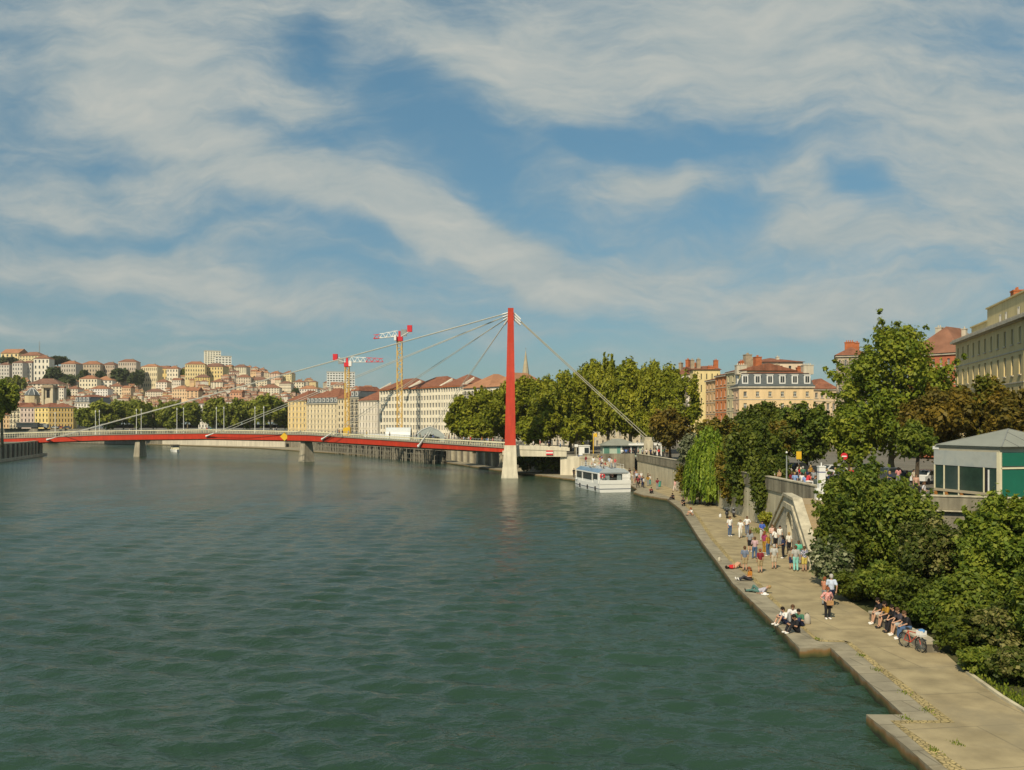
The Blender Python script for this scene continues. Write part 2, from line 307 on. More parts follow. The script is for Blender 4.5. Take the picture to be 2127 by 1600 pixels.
# ================================================================== river
WZ=.36      # water surface
def water_mat():
    m,nt,out=new_mat('river_water'); L=nt.links.new
    b=nt.nodes.new('ShaderNodeBsdfPrincipled'); b.inputs['Base Color'].default_value=(.022,.050,.036,1); b.inputs['Roughness'].default_value=.15; b.inputs['IOR'].default_value=1.33; b.inputs['Specular IOR Level'].default_value=.5
    g=nt.nodes.new('ShaderNodeNewGeometry'); P=g.outputs['Position']
    n0=nt.nodes.new('ShaderNodeTexNoise'); n0.inputs['Scale'].default_value=.035; n0.inputs['Detail'].default_value=4; L(P,n0.inputs['Vector'])
    mx=nt.nodes.new('ShaderNodeMix'); mx.data_type='RGBA'; mx.inputs[6].default_value=(.019,.043,.025,1); mx.inputs[7].default_value=(.026,.056,.036,1); b.inputs['Specular Tint'].default_value=(.65,.95,.94,1)
    r0=nt.nodes.new('ShaderNodeMapRange'); r0.inputs[1].default_value=.35; r0.inputs[2].default_value=.65; L(n0.outputs['Fac'],r0.inputs[0]); L(r0.outputs[0],mx.inputs['Factor']); L(mx.outputs[2],b.inputs['Base Color'])
    def nz(scale,detail,rz,sc,dist=0):
        mp=nt.nodes.new('ShaderNodeMapping'); mp.inputs['Rotation'].default_value=(0,0,R(rz)); mp.inputs['Scale'].default_value=sc; L(P,mp.inputs[0])
        n=nt.nodes.new('ShaderNodeTexNoise'); n.inputs['Scale'].default_value=scale; n.inputs['Detail'].default_value=detail; n.inputs['Roughness'].default_value=.6; n.inputs['Distortion'].default_value=dist; L(mp.outputs[0],n.inputs['Vector']); return n.outputs['Fac']
    a=nz(.5,4,8,(1,1.9,1),.5); c=nz(2.1,3,-18,(1,1.4,1),.3); w=nz(.06,3,0,(1,1,1))
    def MA(op,x,y):
        n=nt.nodes.new('ShaderNodeMath'); n.operation=op
        for k,v in enumerate((x,y)):
            if isinstance(v,(int,float)): n.inputs[k].default_value=v
            else: L(v,n.inputs[k])
        return n.outputs[0]
    h=MA('ADD',MA('MULTIPLY',a,.5),MA('MULTIPLY',c,.2))
    gust=nt.nodes.new('ShaderNodeMapRange'); gust.inputs[1].default_value=.35; gust.inputs[2].default_value=.65; gust.inputs[3].default_value=.55; gust.inputs[4].default_value=1.0; L(w,gust.inputs[0])
    bp=nt.nodes.new('ShaderNodeBump'); bp.inputs['Distance'].default_value=.5; L(gust.outputs[0],bp.inputs['Strength']); L(h,bp.inputs['Height']); L(bp.outputs[0],b.inputs['Normal'])
    L(b.outputs[0],out.inputs[0]); return m
def water():
    rs=np.random.RandomState(4)
    ys=20*1.0062**np.arange(0,500); us=np.arange(-.66,.601,.0052)
    Yg,Ug=np.meshgrid(ys,us,indexing='ij'); X=Yg*Ug; Z=np.zeros_like(X)
    sp=Yg*.0062
    for i in range(56):
        lam=.38*(3.0/.38)**rs.rand(); th=math.radians(90+rs.normal()*34); k=2*math.pi/lam
        fade=np.clip((lam/sp-2.2)/2.5,0,1); ph=rs.rand()*6.28
        arg=k*(X*math.cos(th)+Yg*math.sin(th))+ph
        gust=.65+.35*np.sin(X*.11*rs.rand()+Yg*.09*rs.rand()+rs.rand()*6)
        s=np.sin(arg); Z+=fade*gust*(.074*lam**.8/6.28)*(s+.28*np.cos(2*arg))
    nr,nc=X.shape; V=np.stack([X,Yg,Z+WZ],-1).reshape(-1,3)
    idx=np.arange(nr*nc).reshape(nr,nc); Q=np.stack([idx[:-1,:-1],idx[:-1,1:],idx[1:,1:],idx[1:,:-1]],-1).reshape(-1,4)
    y0,y1=ys[0],ys[-1]; e=[(-1500,-60),(300,-60),(300,y0),(-1500,y0),(us[0]*y0,y0),(us[-1]*y0,y0),(us[0]*y1,y1),(us[-1]*y1,y1),(-1500,y1),(900,y1),(-1500,1600),(900,1600)]
    b0=len(V); V=np.concatenate([V,np.array([(a,b,WZ) for a,b in e])])
    Q=np.concatenate([Q,b0+np.array([(0,1,2,3),(3,4,6,8),(5,2,9,7),(8,9,11,10)])])
    me=bpy.data.meshes.new('river_water'); me.vertices.add(len(V)); me.vertices.foreach_set('co',V.reshape(-1).astype(np.float32))
    me.loops.add(4*len(Q)); me.loops.foreach_set('vertex_index',Q.reshape(-1).astype(np.int32)); me.polygons.add(len(Q))
    me.polygons.foreach_set('loop_start',np.arange(0,4*len(Q),4,dtype=np.int32)); me.polygons.foreach_set('loop_total',np.full(len(Q),4,dtype=np.int32)); me.polygons.foreach_set('use_smooth',[True]*len(Q))
    me.materials.append(water_mat()); me.update(calc_edges=True); o=put('river_water',me); o['kind']='structure'
water()

# ================================================================== banks
UW=[(44,-60),(44,40),(42,58),(36,64.5),(31,66.5),(26.6,68.5),(25.9,75),(25.6,85),(25.6,100),(25.8,126),(25.2,150),(24.3,172.6),(24.3,176.9),(14,177.3),(5,190),(-2.6,209),(-17,250),(-52,320),(-85,372),(-165,428),(-280,490),(-600,555)]
g=MB()
for (x0,y0),(x1,y1) in zip(UW,UW[1:]):
    g.face([(x0,y0,zup(y0)),(900,y0,zup(y0)),(900,y1,zup(y1)),(x1,y1,zup(y1))])
g.face([(-600,555,8),(900,555,8),(900,1900,8),(-1500,1900,8),(-1500,620,8)])
structure('upper_ground',g,M_UPPER)

EDGE=[(2300,1900),(1935,1597),(1882,1550),(1799,1484),(1877,1484.5),(1725,1345),(1661,1347),(1610,1294),(1522,1211),(1489,1165.5),(1460,1128),(1447.5,1110),(1430,1082),(1414,1057.5),(1386,1036),(1332,1027),(1316,1022),(1324,1016.4),(1297,999.8),(1200,996.5),(1140,989),(1102,984),(1035,976),(906,957),(760,945),(640,937),(540,930),(300,922),(130,918.5)]
INNER=[(-300,500),(-170,440),(-88,378),(-54,323),(-19,252),(-4,211),(5,192),(14,177.6),(24.6,177.2),(25.6,150),(26.2,126),(26,100),(26,85),(26,70)]
bank=[gp(*p,QZ) for p in [(1692,1196),(1760,1245),(1830,1290),(1905,1330),(1958,1352),(2010,1400),(2080,1450),(2127,1479),(2600,1850)]]
ep=[gp(*p,QZ) for p in EDGE]
poly=[(p.x,p.y) for p in ep]+INNER+[(26,62)]+[(p.x,p.y) for p in bank]
q=MB(); q.prism(poly,-1.5,QZ,m=1,mtop=0); structure('lower_quay',q,[M_QUAYTOP,M_SIDE])
# tan paving sheet and its cobbled edge strip
strip_out=[(2290,1850),(1966,1597),(1849,1497),(1950,1497),(1752,1331),(1692,1329.5),(1595,1241),(1562,1204),(1514,1164),(1476,1120),(1443,1069),(1418,1047)]
strip_in=[(2330,1850),(2004,1597),(1868,1503.5),(1984,1502),(1768,1335),(1704,1333),(1606,1241),(1572,1204),(1523,1164),(1485,1120),(1450,1069),(1424,1047)]
c=MB()
so_=[gp(*p,QZ) for p in strip_out]; si_=[gp(*p,QZ) for p in strip_in]
for i in range(len(so_)-1):
    A=[so_[i],si_[i],si_[i+1],so_[i+1]]; c.face([(p.x,p.y,QZ+.008) for p in A])
structure('cobble_strip',c,M_COBBLE)
p_=[(p.x,p.y) for p in si_]+[(gp(1384,1030,QZ).x,gp(1384,1030,QZ).y),(21.2,150),(21.5,171),(24.9,150),(25.5,126),(25.3,100),(25.3,85),(25.3,70)]+[(p.x,p.y) for p in bank]
c=MB(); c.face([(x,y,QZ+.004) for x,y in p_]); structure('quay_paving',c,M_PAVE)
# planted bank between lower quay and wall
b_=MB(); far=[(26,62),(30,58),(34,52),(38,46),(40,40),(41,34),(42,26),(42,20),(44,0)]
bk=[gp(1692,1196,QZ)]+bank[1:]
for i in range(len(bk)-1):
    a0=bk[i]; a1=bk[i+1]; f0=far[i]; f1=far[i+1]
    b_.face([(a0.x,a0.y,QZ+.012),(f0[0],f0[1],3.2),(f1[0],f1[1],3.2),(a1.x,a1.y,QZ+.012)])
structure('planted_bank_ground',b_,M_EARTH)
# stone kerb along the planted bank
k=MB()
for a0,a1 in zip(bank[5:],bank[6:]): k.beam((a0.x,a0.y,QZ+.05),(a1.x,a1.y,QZ+.05),.16,.12)
tag(k.build('kerb',M_CONC),'thin stone kerb between the paving and the planted bank','kerb')

# left bank land, wall with pilasters
LW=[(-112,120),(-126,190),(-137,225),(-146,262),(-156,296)]
g=MB(); zl=5.0
g.prism(LW+[(-175,312),(-300,360),(-520,500),(-900,640),(-900,120)],-1,lambda p: zl if p[1]<330 else 6.0)
structure('left_bank_ground',g,M_UPPER)

def wall_run(name,pts,zb,zt,th,side,mat,label,cop=None,coping_mat=None,cat='wall',group=None):
    """a wall along pts; the coping is a part of its own"""
    root=thing(name,label,cat,(pts[0][0],pts[0][1],0),0,group)
    w=MB(); cp=MB()
    for (x0,y0),(x1,y1) in zip(pts,pts[1:]):
        d=Vector((x1-x0,y1-y0,0)); n=Vector((-d.y,d.x,0)).normalized()*side
        z0=zb if not callable(zb) else None
        def P(x,y,z,o): return (x+n.x*o-pts[0][0],y+n.y*o-pts[0][1],z)
        b0,b1=(zb(y0),zb(y1)) if callable(zb) else (zb,zb)
        t0,t1=(zt(y0),zt(y1)) if callable(zt) else (zt,zt)
        c8=[P(x0,y0,b0,0),P(x1,y1,b1,0),P(x1,y1,b1,th),P(x0,y0,b0,th),P(x0,y0,t0,0),P(x1,y1,t1,0),P(x1,y1,t1,th),P(x0,y0,t0,th)]
        for qd in ((0,1,5,4),(1,2,6,5),(2,3,7,6),(3,0,4,7),(4,5,6,7)): w.face([c8[i] for i in qd])
        if cop:
            c8=[P(x0,y0,t0,-.08),P(x1,y1,t1,-.08),P(x1,y1,t1,th+.08),P(x0,y0,t0,th+.08),P(x0,y0,t0+cop,-.08),P(x1,y1,t1+cop,-.08),P(x1,y1,t1+cop,th+.08),P(x0,y0,t0+cop,th+.08)]
            for qd in ((0,1,5,4),(1,2,6,5),(2,3,7,6),(3,0,4,7),(4,5,6,7),(0,3,2,1)): cp.face([c8[i] for i in qd])
    w.build('wall_face',mat,root)
    if cop: cp.build('coping',coping_mat or M_STONE,root)
    return root
# lower retaining face and darker parapet of the promenade
r=wall_run('retaining_wall',[(25.7,77),(25.6,85),(25.6,100),(25.8,126),(25.2,150),(24.3,172.6)],QZ-.3,lambda y:zup(y)-.05,.6,-1,M_CONC,'long pale concrete retaining wall streaked with stains behind the moored boat crowd')
w=MB()
pts=[(25.6,75),(25.45,85),(25.45,100),(25.65,126),(25.05,150),(24.15,172.8)]
for (x0,y0),(x1,y1) in zip(pts,pts[1:]):
    z0,z1=zup(y0),zup(y1)
    for (o,za,zb_,s) in ((0,-.25,1.0,.42),):
        A=[(x0,y0,z0+za),(x1,y1,z1+za),(x1+s,y1,z1+za),(x0+s,y0,z0+za),(x0,y0,z0+zb_),(x1,y1,z1+zb_),(x1+s,y1,z1+zb_),(x0+s,y0,z0+zb_)]
        for qd in ((0,1,5,4),(1,2,6,5),(2,3,7,6),(3,0,4,7),(4,5,6,7),(0,3,2,1)): w.face([(A[i][0]-25.6,A[i][1]-75,A[i][2]) for i in qd])
par=thing('parapet','dark stained stone parapet along the upper promenade, above the pale retaining wall','parapet',(25.6,75,0))
w.build('parapet_face',M_PARAPET,par)
w=MB()
for (x0,y0),(x1,y1) in zip(pts,pts[1:]):
    A=[(x0-.06,y0,zup(y0)+1.0),(x1-.06,y1,zup(y1)+1.0),(x1+.48,y1,zup(y1)+1.0),(x0+.48,y0,zup(y0)+1.0)]
    B=[(a,b,cc+.1) for a,b,cc in A]; A8=A+B
    for qd in ((0,1,5,4),(1,2,6,5),(2,3,7,6),(3,0,4,7),(4,5,6,7),(0,3,2,1)): w.face([(A8[i][0]-25.6,A8[i][1]-75,A8[i][2]) for i in qd])
w.build('coping',M_STONE,par)
w=MB(); w.cbox((.2,-.25,zup(75)+.52),(.6,.5,1.2)); w.build('end_post',M_STONE,par)
# terrace wall under the near kiosk
tw=[(26.9,68.2),(31,66.5),(36,64.5),(42,58),(44,40),(44,0)]
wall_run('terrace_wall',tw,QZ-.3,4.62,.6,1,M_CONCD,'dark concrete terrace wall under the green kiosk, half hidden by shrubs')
w=wall_run('terrace_parapet',[(26.8,68.05),(30.95,66.35),(35.95,64.35),(41.9,57.9),(43.9,40),(43.9,0)],4.55,5.75,.4,1,M_PARAPET,'grey streaked parapet in front of the green kiosk','parapet') if False else None
w=wall_run('terrace_parapet',[(26.8,68.05),(30.95,66.35),(35.95,64.35),(41.9,57.9),(43.9,40),(43.9,0)],4.75,5.72,.4,1,M_PARAPET,'grey streaked stone parapet in front of the green kiosk',.1,M_STONE,'parapet')
l_=MB()
for (x0,y0),(x1,y1) in zip(tw,tw[1:]): l_.beam((x0-26.8,y0-68.05-.12,4.68),(x1-26.8,y1-68.05-.12,4.68),.5,.1)
l_.build('ledge',M_STONE,w)
# river wall with concrete columns beyond the pylon
rw=[(14,178.2),(5,190),(-2.6,209),(-17,250),(-52,320),(-85,372),(-165,428),(-280,490),(-600,555)]
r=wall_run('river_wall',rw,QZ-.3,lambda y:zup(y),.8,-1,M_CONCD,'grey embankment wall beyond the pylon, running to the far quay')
def along(pts,s):
    for (x0,y0),(x1,y1) in zip(pts,pts[1:]):
        L=math.hypot(x1-x0,y1-y0)
        if s<=L: t=s/L; return Vector((lerp(x0,x1,t),lerp(y0,y1,t),0)), Vector(((x1-x0)/L,(y1-y0)/L,0))
        s-=L
    return Vector((x1,y1,0)),Vector(((x1-x0)/L,(y1-y0)/L,0))
colm=MB().mesh('x') if False else None
cm=MB(); cm.cbox((0,0,1.9),(1.1,.8,4.2)); cmesh=cm.mesh('column',[M_STONE])
for i in range(10):
    p,d=along(rw,22+i*6.0); n=Vector((-d.y,d.x,0))
    o=put('column',cmesh,r,(p.x+n.x*.35-14,p.y+n.y*.35-178.2,QZ)); o.rotation_euler[2]=math.atan2(d.y,d.x)
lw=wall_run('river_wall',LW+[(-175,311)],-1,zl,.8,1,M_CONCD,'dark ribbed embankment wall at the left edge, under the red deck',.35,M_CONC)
pm=MB(); pm.cbox((0,0,2.4),(.75,.5,4.6)); pmesh=pm.mesh('pilaster',[M_CONC])
for i in range(26):
    p,d=along(LW,62+i*4.6); n=Vector((d.y,-d.x,0))
    if i*4.6+62>180: break
    o=put('pilaster',pmesh,lw,(p.x+n.x*.2-LW[0][0],p.y+n.y*.2-LW[0][1],0.2)); o.rotation_euler[2]=math.atan2(d.y,d.x)
lb=MB()
for (x0,y0),(x1,y1) in zip(LW,LW[1:]): lb.beam((x0-LW[0][0]+.8,y0-LW[0][1],.5),(x1-LW[0][0]+.8,y1-LW[0][1],.5),1.4,1.1)
lb.build('footing',M_CONC,lw)
# pale far quay wall seen under the deck
fq=[(-96,376.5),(-130,401),(-168,428)]
wall_run('quay_wall',fq,.6,3.9,.6,-1,surf('pale_quay_wall',(.55,.5,.40),.9,.12,.2,.2,streak=.15),'long pale cream quay wall seen under the middle of the red deck',.25,M_STONE)

# ================================================================== staircase with arch
def near_stair():
    A=Vector((20.9,61.4,0)); B=Vector((24.4,84.5,0)); d=(B-A); L=d.length; d.normalize(); ang=math.atan2(d.y,d.x)
    root=thing('stone_staircase','stone double staircase with an arched niche, descending to the crowded lower quay','staircase',(A.x,A.y,QZ),ang)
    # local x runs along the river wall, local -y is inland
    zt=zup(72)-QZ; t0,t1=.385*L,.60*L; W=2.6
    ca=(t0+t1)/2-.3; ar=1.25; az=1.9
    w=MB()
    def top(x): return interp(x,[(0,0.25),(t0,zt+.25),(t1,zt+.25),(L,.25)])
    # river face around an arched opening, sliced in vertical strips
    xs=[0,1,2,3,4,5,6,7]+[ca-ar*math.cos(math.pi*i/14) for i in range(15)]+[t0,t1]
    xs=sorted(set([round(x,3) for x in xs if x<L]+[round(t1+i*1.0,3) for i in range(10) if t1+i<L]+[round(L,3)]))
    def arch(x):
        u=(x-ca)/ar
        return az+ar*math.sqrt(max(0,1-u*u)) if abs(u)<=1.0001 else 0
    for x0,x1 in zip(xs,xs[1:]):
        m_=(x0+x1)/2; ia=abs(m_-ca)<ar
        b0,b1=(arch(x0),arch(x1)) if ia else (0,0)
        if ia and b0<az: b0=az
        if ia and b1<az: b1=az
        w.face([(x0,0,b0),(x1,0,b1),(x1,0,top(x1)),(x0,0,top(x0))])
        w.face([(x0,-.38,0),(x1,-.38,0),(x1,-.38,top(x1)),(x0,-.38,top(x0))])
        if ia: w.face([(x0,0,b0),(x1,0,b1),(x1,-.95,b1),(x0,-.95,b0)],1)
    for sgn in (-1,1):
        x=ca+sgn*ar; w.face([(x,0,0),(x,-.95,0),(x,-.95,az),(x,0,az)],1)
    w.build('river_wall_face',[M_STONEBLK,M_STONE],root)
    n_=MB(); n_.face([(ca-ar,-.95,0),(ca+ar,-.95,0),(ca+ar,-.95,az+ar+.1),(ca-ar,-.95,az+ar+.1)]); n_.build('niche_back',surf('niche_sunlit_yellow',(.62,.50,.24),.9,.2,.8,.2,streak=.3),root)  # sunlight inside the niche is painted in as a bright yellow back
    # stepped inner frame lines and sloping copings
    cp=MB()
    for (xa,za),(xb,zb) in (((0,.25),(t0,zt+.25)),((t0,zt+.25),(t1,zt+.25)),((t1,zt+.25),(L,.25))):
        P=[(xa,.12,za),(xb,.12,zb),(xb,-.62,zb),(xa,-.62,za)]; A8=P+[(x,y,z+.22) for x,y,z in P]
        for qd in ((0,1,5,4),(1,2,6,5),(2,3,7,6),(3,0,4,7),(4,5,6,7),(0,3,2,1)): cp.face([A8[i] for i in qd])
    # coping hand-wall raised above the treads
    cp.build('coping',M_STONE,root)
    fr=MB()
    for (xa,za),(xb,zb) in (((1.3,-.05),(t0+.35,zt-.62)),((t0+.35,zt-.62),(t1-.35,zt-.62)),((t1-.35,zt-.62),(L-1.3,-.05))):
        P=[(xa,.0,za),(xb,.0,zb),(xb,.16,zb),(xa,.16,za)]; A8=P+[(x,y,z+.4) for x,y,z in P]
        for qd in ((0,1,5,4),(1,2,6,5),(2,3,7,6),(3,0,4,7),(4,5,6,7),(0,3,2,1)): fr.face([A8[i] for i in qd])
    fr.build('moulding',M_STONE,root)
    vs=MB(); 
    for i in range(15):
        a0=math.pi*i/15+.012; a1=math.pi*(i+1)/15-.012
        P=[(ca-ar*math.cos(a0),.0,az+ar*math.sin(a0)),(ca-ar*math.cos(a1),.0,az+ar*math.sin(a1)),(ca-(ar+.35)*math.cos(a1),.0,az+(ar+.35)*math.sin(a1)),(ca-(ar+.35)*math.cos(a0),.0,az+(ar+.35)*math.sin(a0))]
        A8=P+[(x,.07,z) for x,y,z in P]
        for qd in ((0,1,5,4),(1,2,6,5),(2,3,7,6),(3,0,4,7),(4,5,6,7)): vs.face([A8[j] for j in qd])
    vs.build('arch_stones',M_STONE,root)
    st=MB(); n=24
    for i in range(n):
        x0=lerp(.3,t0,i/n); x1=t0; z=zt*(i+1)/n
        st.box(x0,-W-.4,z-zt/n,x1 if i==n-1 else lerp(.3,t0,(i+1)/n)+.02,-.39,z)
        x0=lerp(L-.3,t1,i/n); xb=lerp(L-.3,t1,(i+1)/n)-.02
        st.box(xb,-W-.4,z-zt/n,x0,-.39,z)
    st.box(t0-.01,-W-.4,zt-.3,t1+.01,-.385,zt)
    st.build('steps',surf('stone_steps',(.36,.28,.17),.9,.15,1.2,.2,bump=.15),root)
    bw=MB(); bw.box(-.1,-W-.75,-.2,t0-1.6,-W-.4,zt+.02); bw.build('back_wall',M_CONCD,root)
    f=MB()
    for x0,x1,z0,z1 in ((.3,t0,0,zt),(L-.3,t1,0,zt)):
        f.face([(x0,-.4,z0),(x1,-.4,z0),(x1,-.4,z1)])
    return root
near_stair()
# low stone seat wall on the inner side of the quay
a=gp(1806,1288,QZ); b=gp(1926,1356,QZ); d=(b-a); L=d.length
w=thing('stone_bench','long low pale stone seat wall below the shrubs, people sitting on it','bench',(a.x,a.y,QZ),math.atan2(d.y,d.x))
m_=MB(); m_.box(0,0,0,L,.55,.38); m_.build('base',M_CONCD,w); m_=MB(); m_.box(-.04,-.05,.38,L+.04,.6,.48); m_.build('seat_slab',M_STONE,w)
BENCH=(a,b)
# ================================================================== materials
M_RED=surf('red_bridge_paint',(.50,.040,.014),.55,.12,.5,.35,streak=.12)
M_REDD=surf('dark_red_paint',(.30,.03,.022),.6,.12,.5,.3)
M_PIER=surf('pier_concrete',(.66,.60,.46),.88,.12,.35,.2,streak=.18,bump=.15,bscale=4,dirt=((.42,.36,.25),.35,.66))
M_CREAM=surf('cream_metal',(.72,.66,.45),.6,.1,.6,.3)
M_CABLE=surf('cable_sheath',(.56,.545,.48),.5,.08,.5,.3)
M_WHITE=surf('white_paint',(.78,.77,.73),.5,.06,.6,.35)
M_GREYM=surf('grey_metal',(.30,.32,.31),.5,.12,.8,.4,metal=.3)
M_DARK=surf('dark_interior',(.02,.02,.022),.8,.3,.5,.2)
M_ZINC=surf('zinc_roof',(.25,.26,.22),.55,.12,.5,.35)
M_YEL=surf('yellow_paint',(.75,.46,.03),.5,.08,.6,.35)
M_SIGNRED=surf('sign_red',(.62,.03,.04),.5,.06,.6,.3)
M_BLACK=surf('black_rubber',(.02,.02,.02),.7,.1,2,.3)
M_GLASS=glass_dark()
M_GLASSB=surf('blue_roof_glass',(.16,.26,.38),.18,.2,.4,.6)
# ================================================================== footbridge
DK=[(1075,177),(1058,177),(1000,181),(900,196),(830,209),(700,232),(620,246),(520,260),(430,271),(285,283),(110,289),(0,289),(-150,287)]
FT=[(-150,918),(0,911.5),(110,908.5),(200,904.6),(285,902.6),(430,900.5),(640,904),(830,916.5),(1045,931),(1058,932),(1075,933)]
FBo=[(-150,930),(0,922),(110,918.3),(200,915),(285,913.6),(430,912),(640,916),(830,927.5),(1045,939.5),(1058,940.5),(1075,941)]
RT=[(-150,905),(0,900.6),(200,895.7),(430,893),(640,897),(820,908),(1045,919.5),(1075,921)]
DKr=sorted(DK)
def dpath(px):
    Y=interp(px,DKr); return Vector((xpix(px,Y),Y,0))
bridge=thing('footbridge','red cable-stayed footbridge with a tall red mast, spanning the green river','bridge',(0,177,0))
OFF=Vector((0,-177,0))
stations=[-150+i*(1056+150)/120 for i in range(121)]
prof=[]
for i,px in enumerate(stations):
    p=dpath(px); a=dpath(max(px-12,-150)); b=dpath(min(px+12,1075)); d=(b-a).normalized()
    n=Vector((d.y,-d.x,0))                       # towards the camera
    prof.append((p,n,zpix(interp(px,FT),p.y),zpix(interp(px,FBo),p.y),zpix(interp(px,RT),p.y),px))
WD=4.0
gd=MB(); sl=MB()
for (p,n,t,b,rr,_),(p2,n2,t2,b2,r2,_2) in zip(prof,prof[1:]):
    f0,f1=p,p2; k0,k1=p-n*WD,p2-n2*WD
    def v(q,z): return (q.x,q.y-177,z)
    gd.face([v(f0,b),v(f1,b2),v(f1,t2),v(f0,t)]); gd.face([v(k0,b),v(k1,b2),v(k1,t2),v(k0,t)])
    i0,i1=p-n*1.1,p2-n2*1.1; j0,j1=p-n*2.9,p2-n2*2.9
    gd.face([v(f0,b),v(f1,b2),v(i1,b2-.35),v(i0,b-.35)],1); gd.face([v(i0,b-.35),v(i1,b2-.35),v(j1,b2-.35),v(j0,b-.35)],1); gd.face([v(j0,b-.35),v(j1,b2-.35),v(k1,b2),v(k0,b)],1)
    e0,e1=p+n*.18,p2+n2*.18; m0,m1=k0-n*.18,k1-n2*.18
    A=[v(e0,t),v(e1,t2),v(m1,t2),v(m0,t)]; A8=A+[(x,y,z+.22) for x,y,z in A]
    for qd in ((0,1,5,4),(1,2,6,5),(2,3,7,6),(3,0,4,7),(4,5,6,7),(0,3,2,1)): sl.face([A8[i] for i in qd])
gd.build('girder',[M_RED,M_CONCD],bridge); sl.build('walkway',surf('walkway_grey',(.30,.28,.22),.9,.1,.5,.2),bridge)
for side in (0,1):
    rl=MB(); 
    for (p,n,t,b,rr,_),(p2,n2,t2,b2,r2,_2) in zip(prof,prof[1:]):
        q0=(p if side==0 else p-n*WD); q1=(p2 if side==0 else p2-n2*WD)
        h0=rr if side==0 else rr+.35; h1=r2 if side==0 else r2+.35
        if side==0:
            rl.beam((q0.x,q0.y-177,h0),(q1.x,q1.y-177,h1),.28,.26)
        else: rl.beam((q0.x,q0.y-177,h0),(q1.x,q1.y-177,h1),.08,.08)
        rl.beam((q0.x,q0.y-177,lerp(t,h0,.55)),(q1.x,q1.y-177,lerp(t2,h1,.55)),.05,.05)
        for k in range(2):
            s=q0.lerp(q1,k/2); zt=lerp(t,t2,k/2); zr=lerp(h0,h1,k/2)
            rl.beam((s.x,s.y-177,zt+.2),(s.x,s.y-177,zr),.07)
        if side==1:
            nb=3
            for k in range(nb):
                s=q0.lerp(q1,k/nb); zt=lerp(t,t2,k/nb); zr=lerp(h0,h1,k/nb); rl.beam((s.x,s.y-177,zt+.2),(s.x,s.y-177,zr),.025)
    rl.build('railing',M_CREAM if side==0 else M_GREYM,bridge,weld=False)
# piers
def pier(px,wb,wt):
    i=min(range(len(prof)),key=lambda k:abs(prof[k][5]-px)); p,n,t,b,_,_=prof[i]
    d=Vector((-n.y,n.x,0)); c=p-n*2
    m=MB(); lo=[];hi=[]
    for sx,sy in ((-1,-1),(1,-1),(1,1),(-1,1)):
        q=c+d*(sx*wb/2)+n*(sy*-1.9); lo.append((q.x,q.y-177,-1.2))
        q=c+d*(sx*wt/2)+n*(sy*-1.2); hi.append((q.x,q.y-177,b-.32))
    A=lo+hi
    for qd in ((0,1,5,4),(1,2,6,5),(2,3,7,6),(3,0,4,7),(4,5,6,7)): m.face([A[i] for i in qd])
    m.build('pier',surf('pier_grey',(.36,.32,.24),.9,.2,.4,.2,streak=.25),bridge)
pier(284,2.5,1.7); pier(619,3.0,2.0)
# mast: two legs astride the deck that join near the top
def leg(y0,front):
    m=MB(); zs=[6.75,12,20,27,zpix(641,177)]
    secs=[]
    for z in zs:
        t=(z-6.75)/(zs[-1]-6.75)
        w=lerp(2.15,1.12,t); yc=lerp(y0,177+(-.45 if front else .45),min(1,t*1.25)); dp=lerp(1.5,.9,t)
        xc=lerp(-.35,-.25,t)
        secs.append([(xc-w/2,yc-dp/2-177,z),(xc+w/2,yc-dp/2-177,z),(xc+w/2,yc+dp/2-177,z),(xc-w/2,yc+dp/2-177,z)])
    for a,b in zip(secs,secs[1:]):
        for k in range(4): m.face([a[k],a[(k+1)%4],b[(k+1)%4],b[k]])
    m.face(secs[-1]); m.face(secs[0][::-1])
    return m
pyl=leg(174.6,True).build('mast_leg',M_RED,bridge); leg(182.2,False).build('mast_leg',M_RED,bridge)
for yc in (174.6,182.2):
    m=MB(); secs=[]
    for z,w,dp in ((-1.5,3.35,3.4),(0.6,3.25,3.2),(2.6,2.75,2.5),(6.2,2.35,1.9),(6.75,2.3,1.85)):
        xo=-.45 if z<3 else -.35
        secs.append([(xo-w/2,yc-dp/2-177,z),(xo+w/2,yc-dp/2-177,z),(xo+w/2,yc+dp/2-177,z),(xo-w/2,yc+dp/2-177,z)])
    for a,b in zip(secs,secs[1:]):
        for k in range(4): m.face([a[k],a[(k+1)%4],b[(k+1)%4],b[k]])
    m.face(secs[-1]); m.build('mast_base',M_PIER,bridge)
m=MB(); m.box(-1.9,.4,4.8,1.5,3.4,5.6); m.box(-2.4,-.5,8.2,-1.3,.8,10.4) if False else None; m.build('cross_beam',M_PIER,bridge)
# concrete approach span to the bank
ap=MB(); x0,x1=xpix(1068,177),xpix(1176,177)
tz0,tz1=6.55,6.1; 
for (ya,yb,za,zb,ta,tb) in ((-1.2,4.6,4.55,4.45,6.0,5.6),):
    A=[(x0,ya,za),(x1,ya,zb),(x1,yb,zb),(x0,yb,za),(x0,ya,ta),(x1,ya,tb),(x1,yb,tb),(x0,yb,ta)]
    for qd in ((0,1,5,4),(1,2,6,5),(2,3,7,6),(3,0,4,7),(4,5,6,7),(0,3,2,1)): ap.face([A[i] for i in qd])
ap.build('approach_span',M_PIER,bridge)
for yy in (-1.3,4.45):
    ap=MB()
    A=[(x0+.5,yy,5.9),(x1+.6,yy,5.6),(x1+.6,yy+.22,5.6),(x0+.5,yy+.22,5.9),(x0+.5,yy,6.75),(x1+.6,yy,6.25),(x1+.6,yy+.22,6.25),(x0+.5,yy+.22,6.75)]
    for qd in ((0,1,5,4),(1,2,6,5),(2,3,7,6),(3,0,4,7),(4,5,6,7),(0,3,2,1)): ap.face([A[i] for i in qd])
    ap.build('approach_parapet',surf('pale_concrete',(.68,.62,.48),.88,.1,.4,.2,streak=.15),bridge)
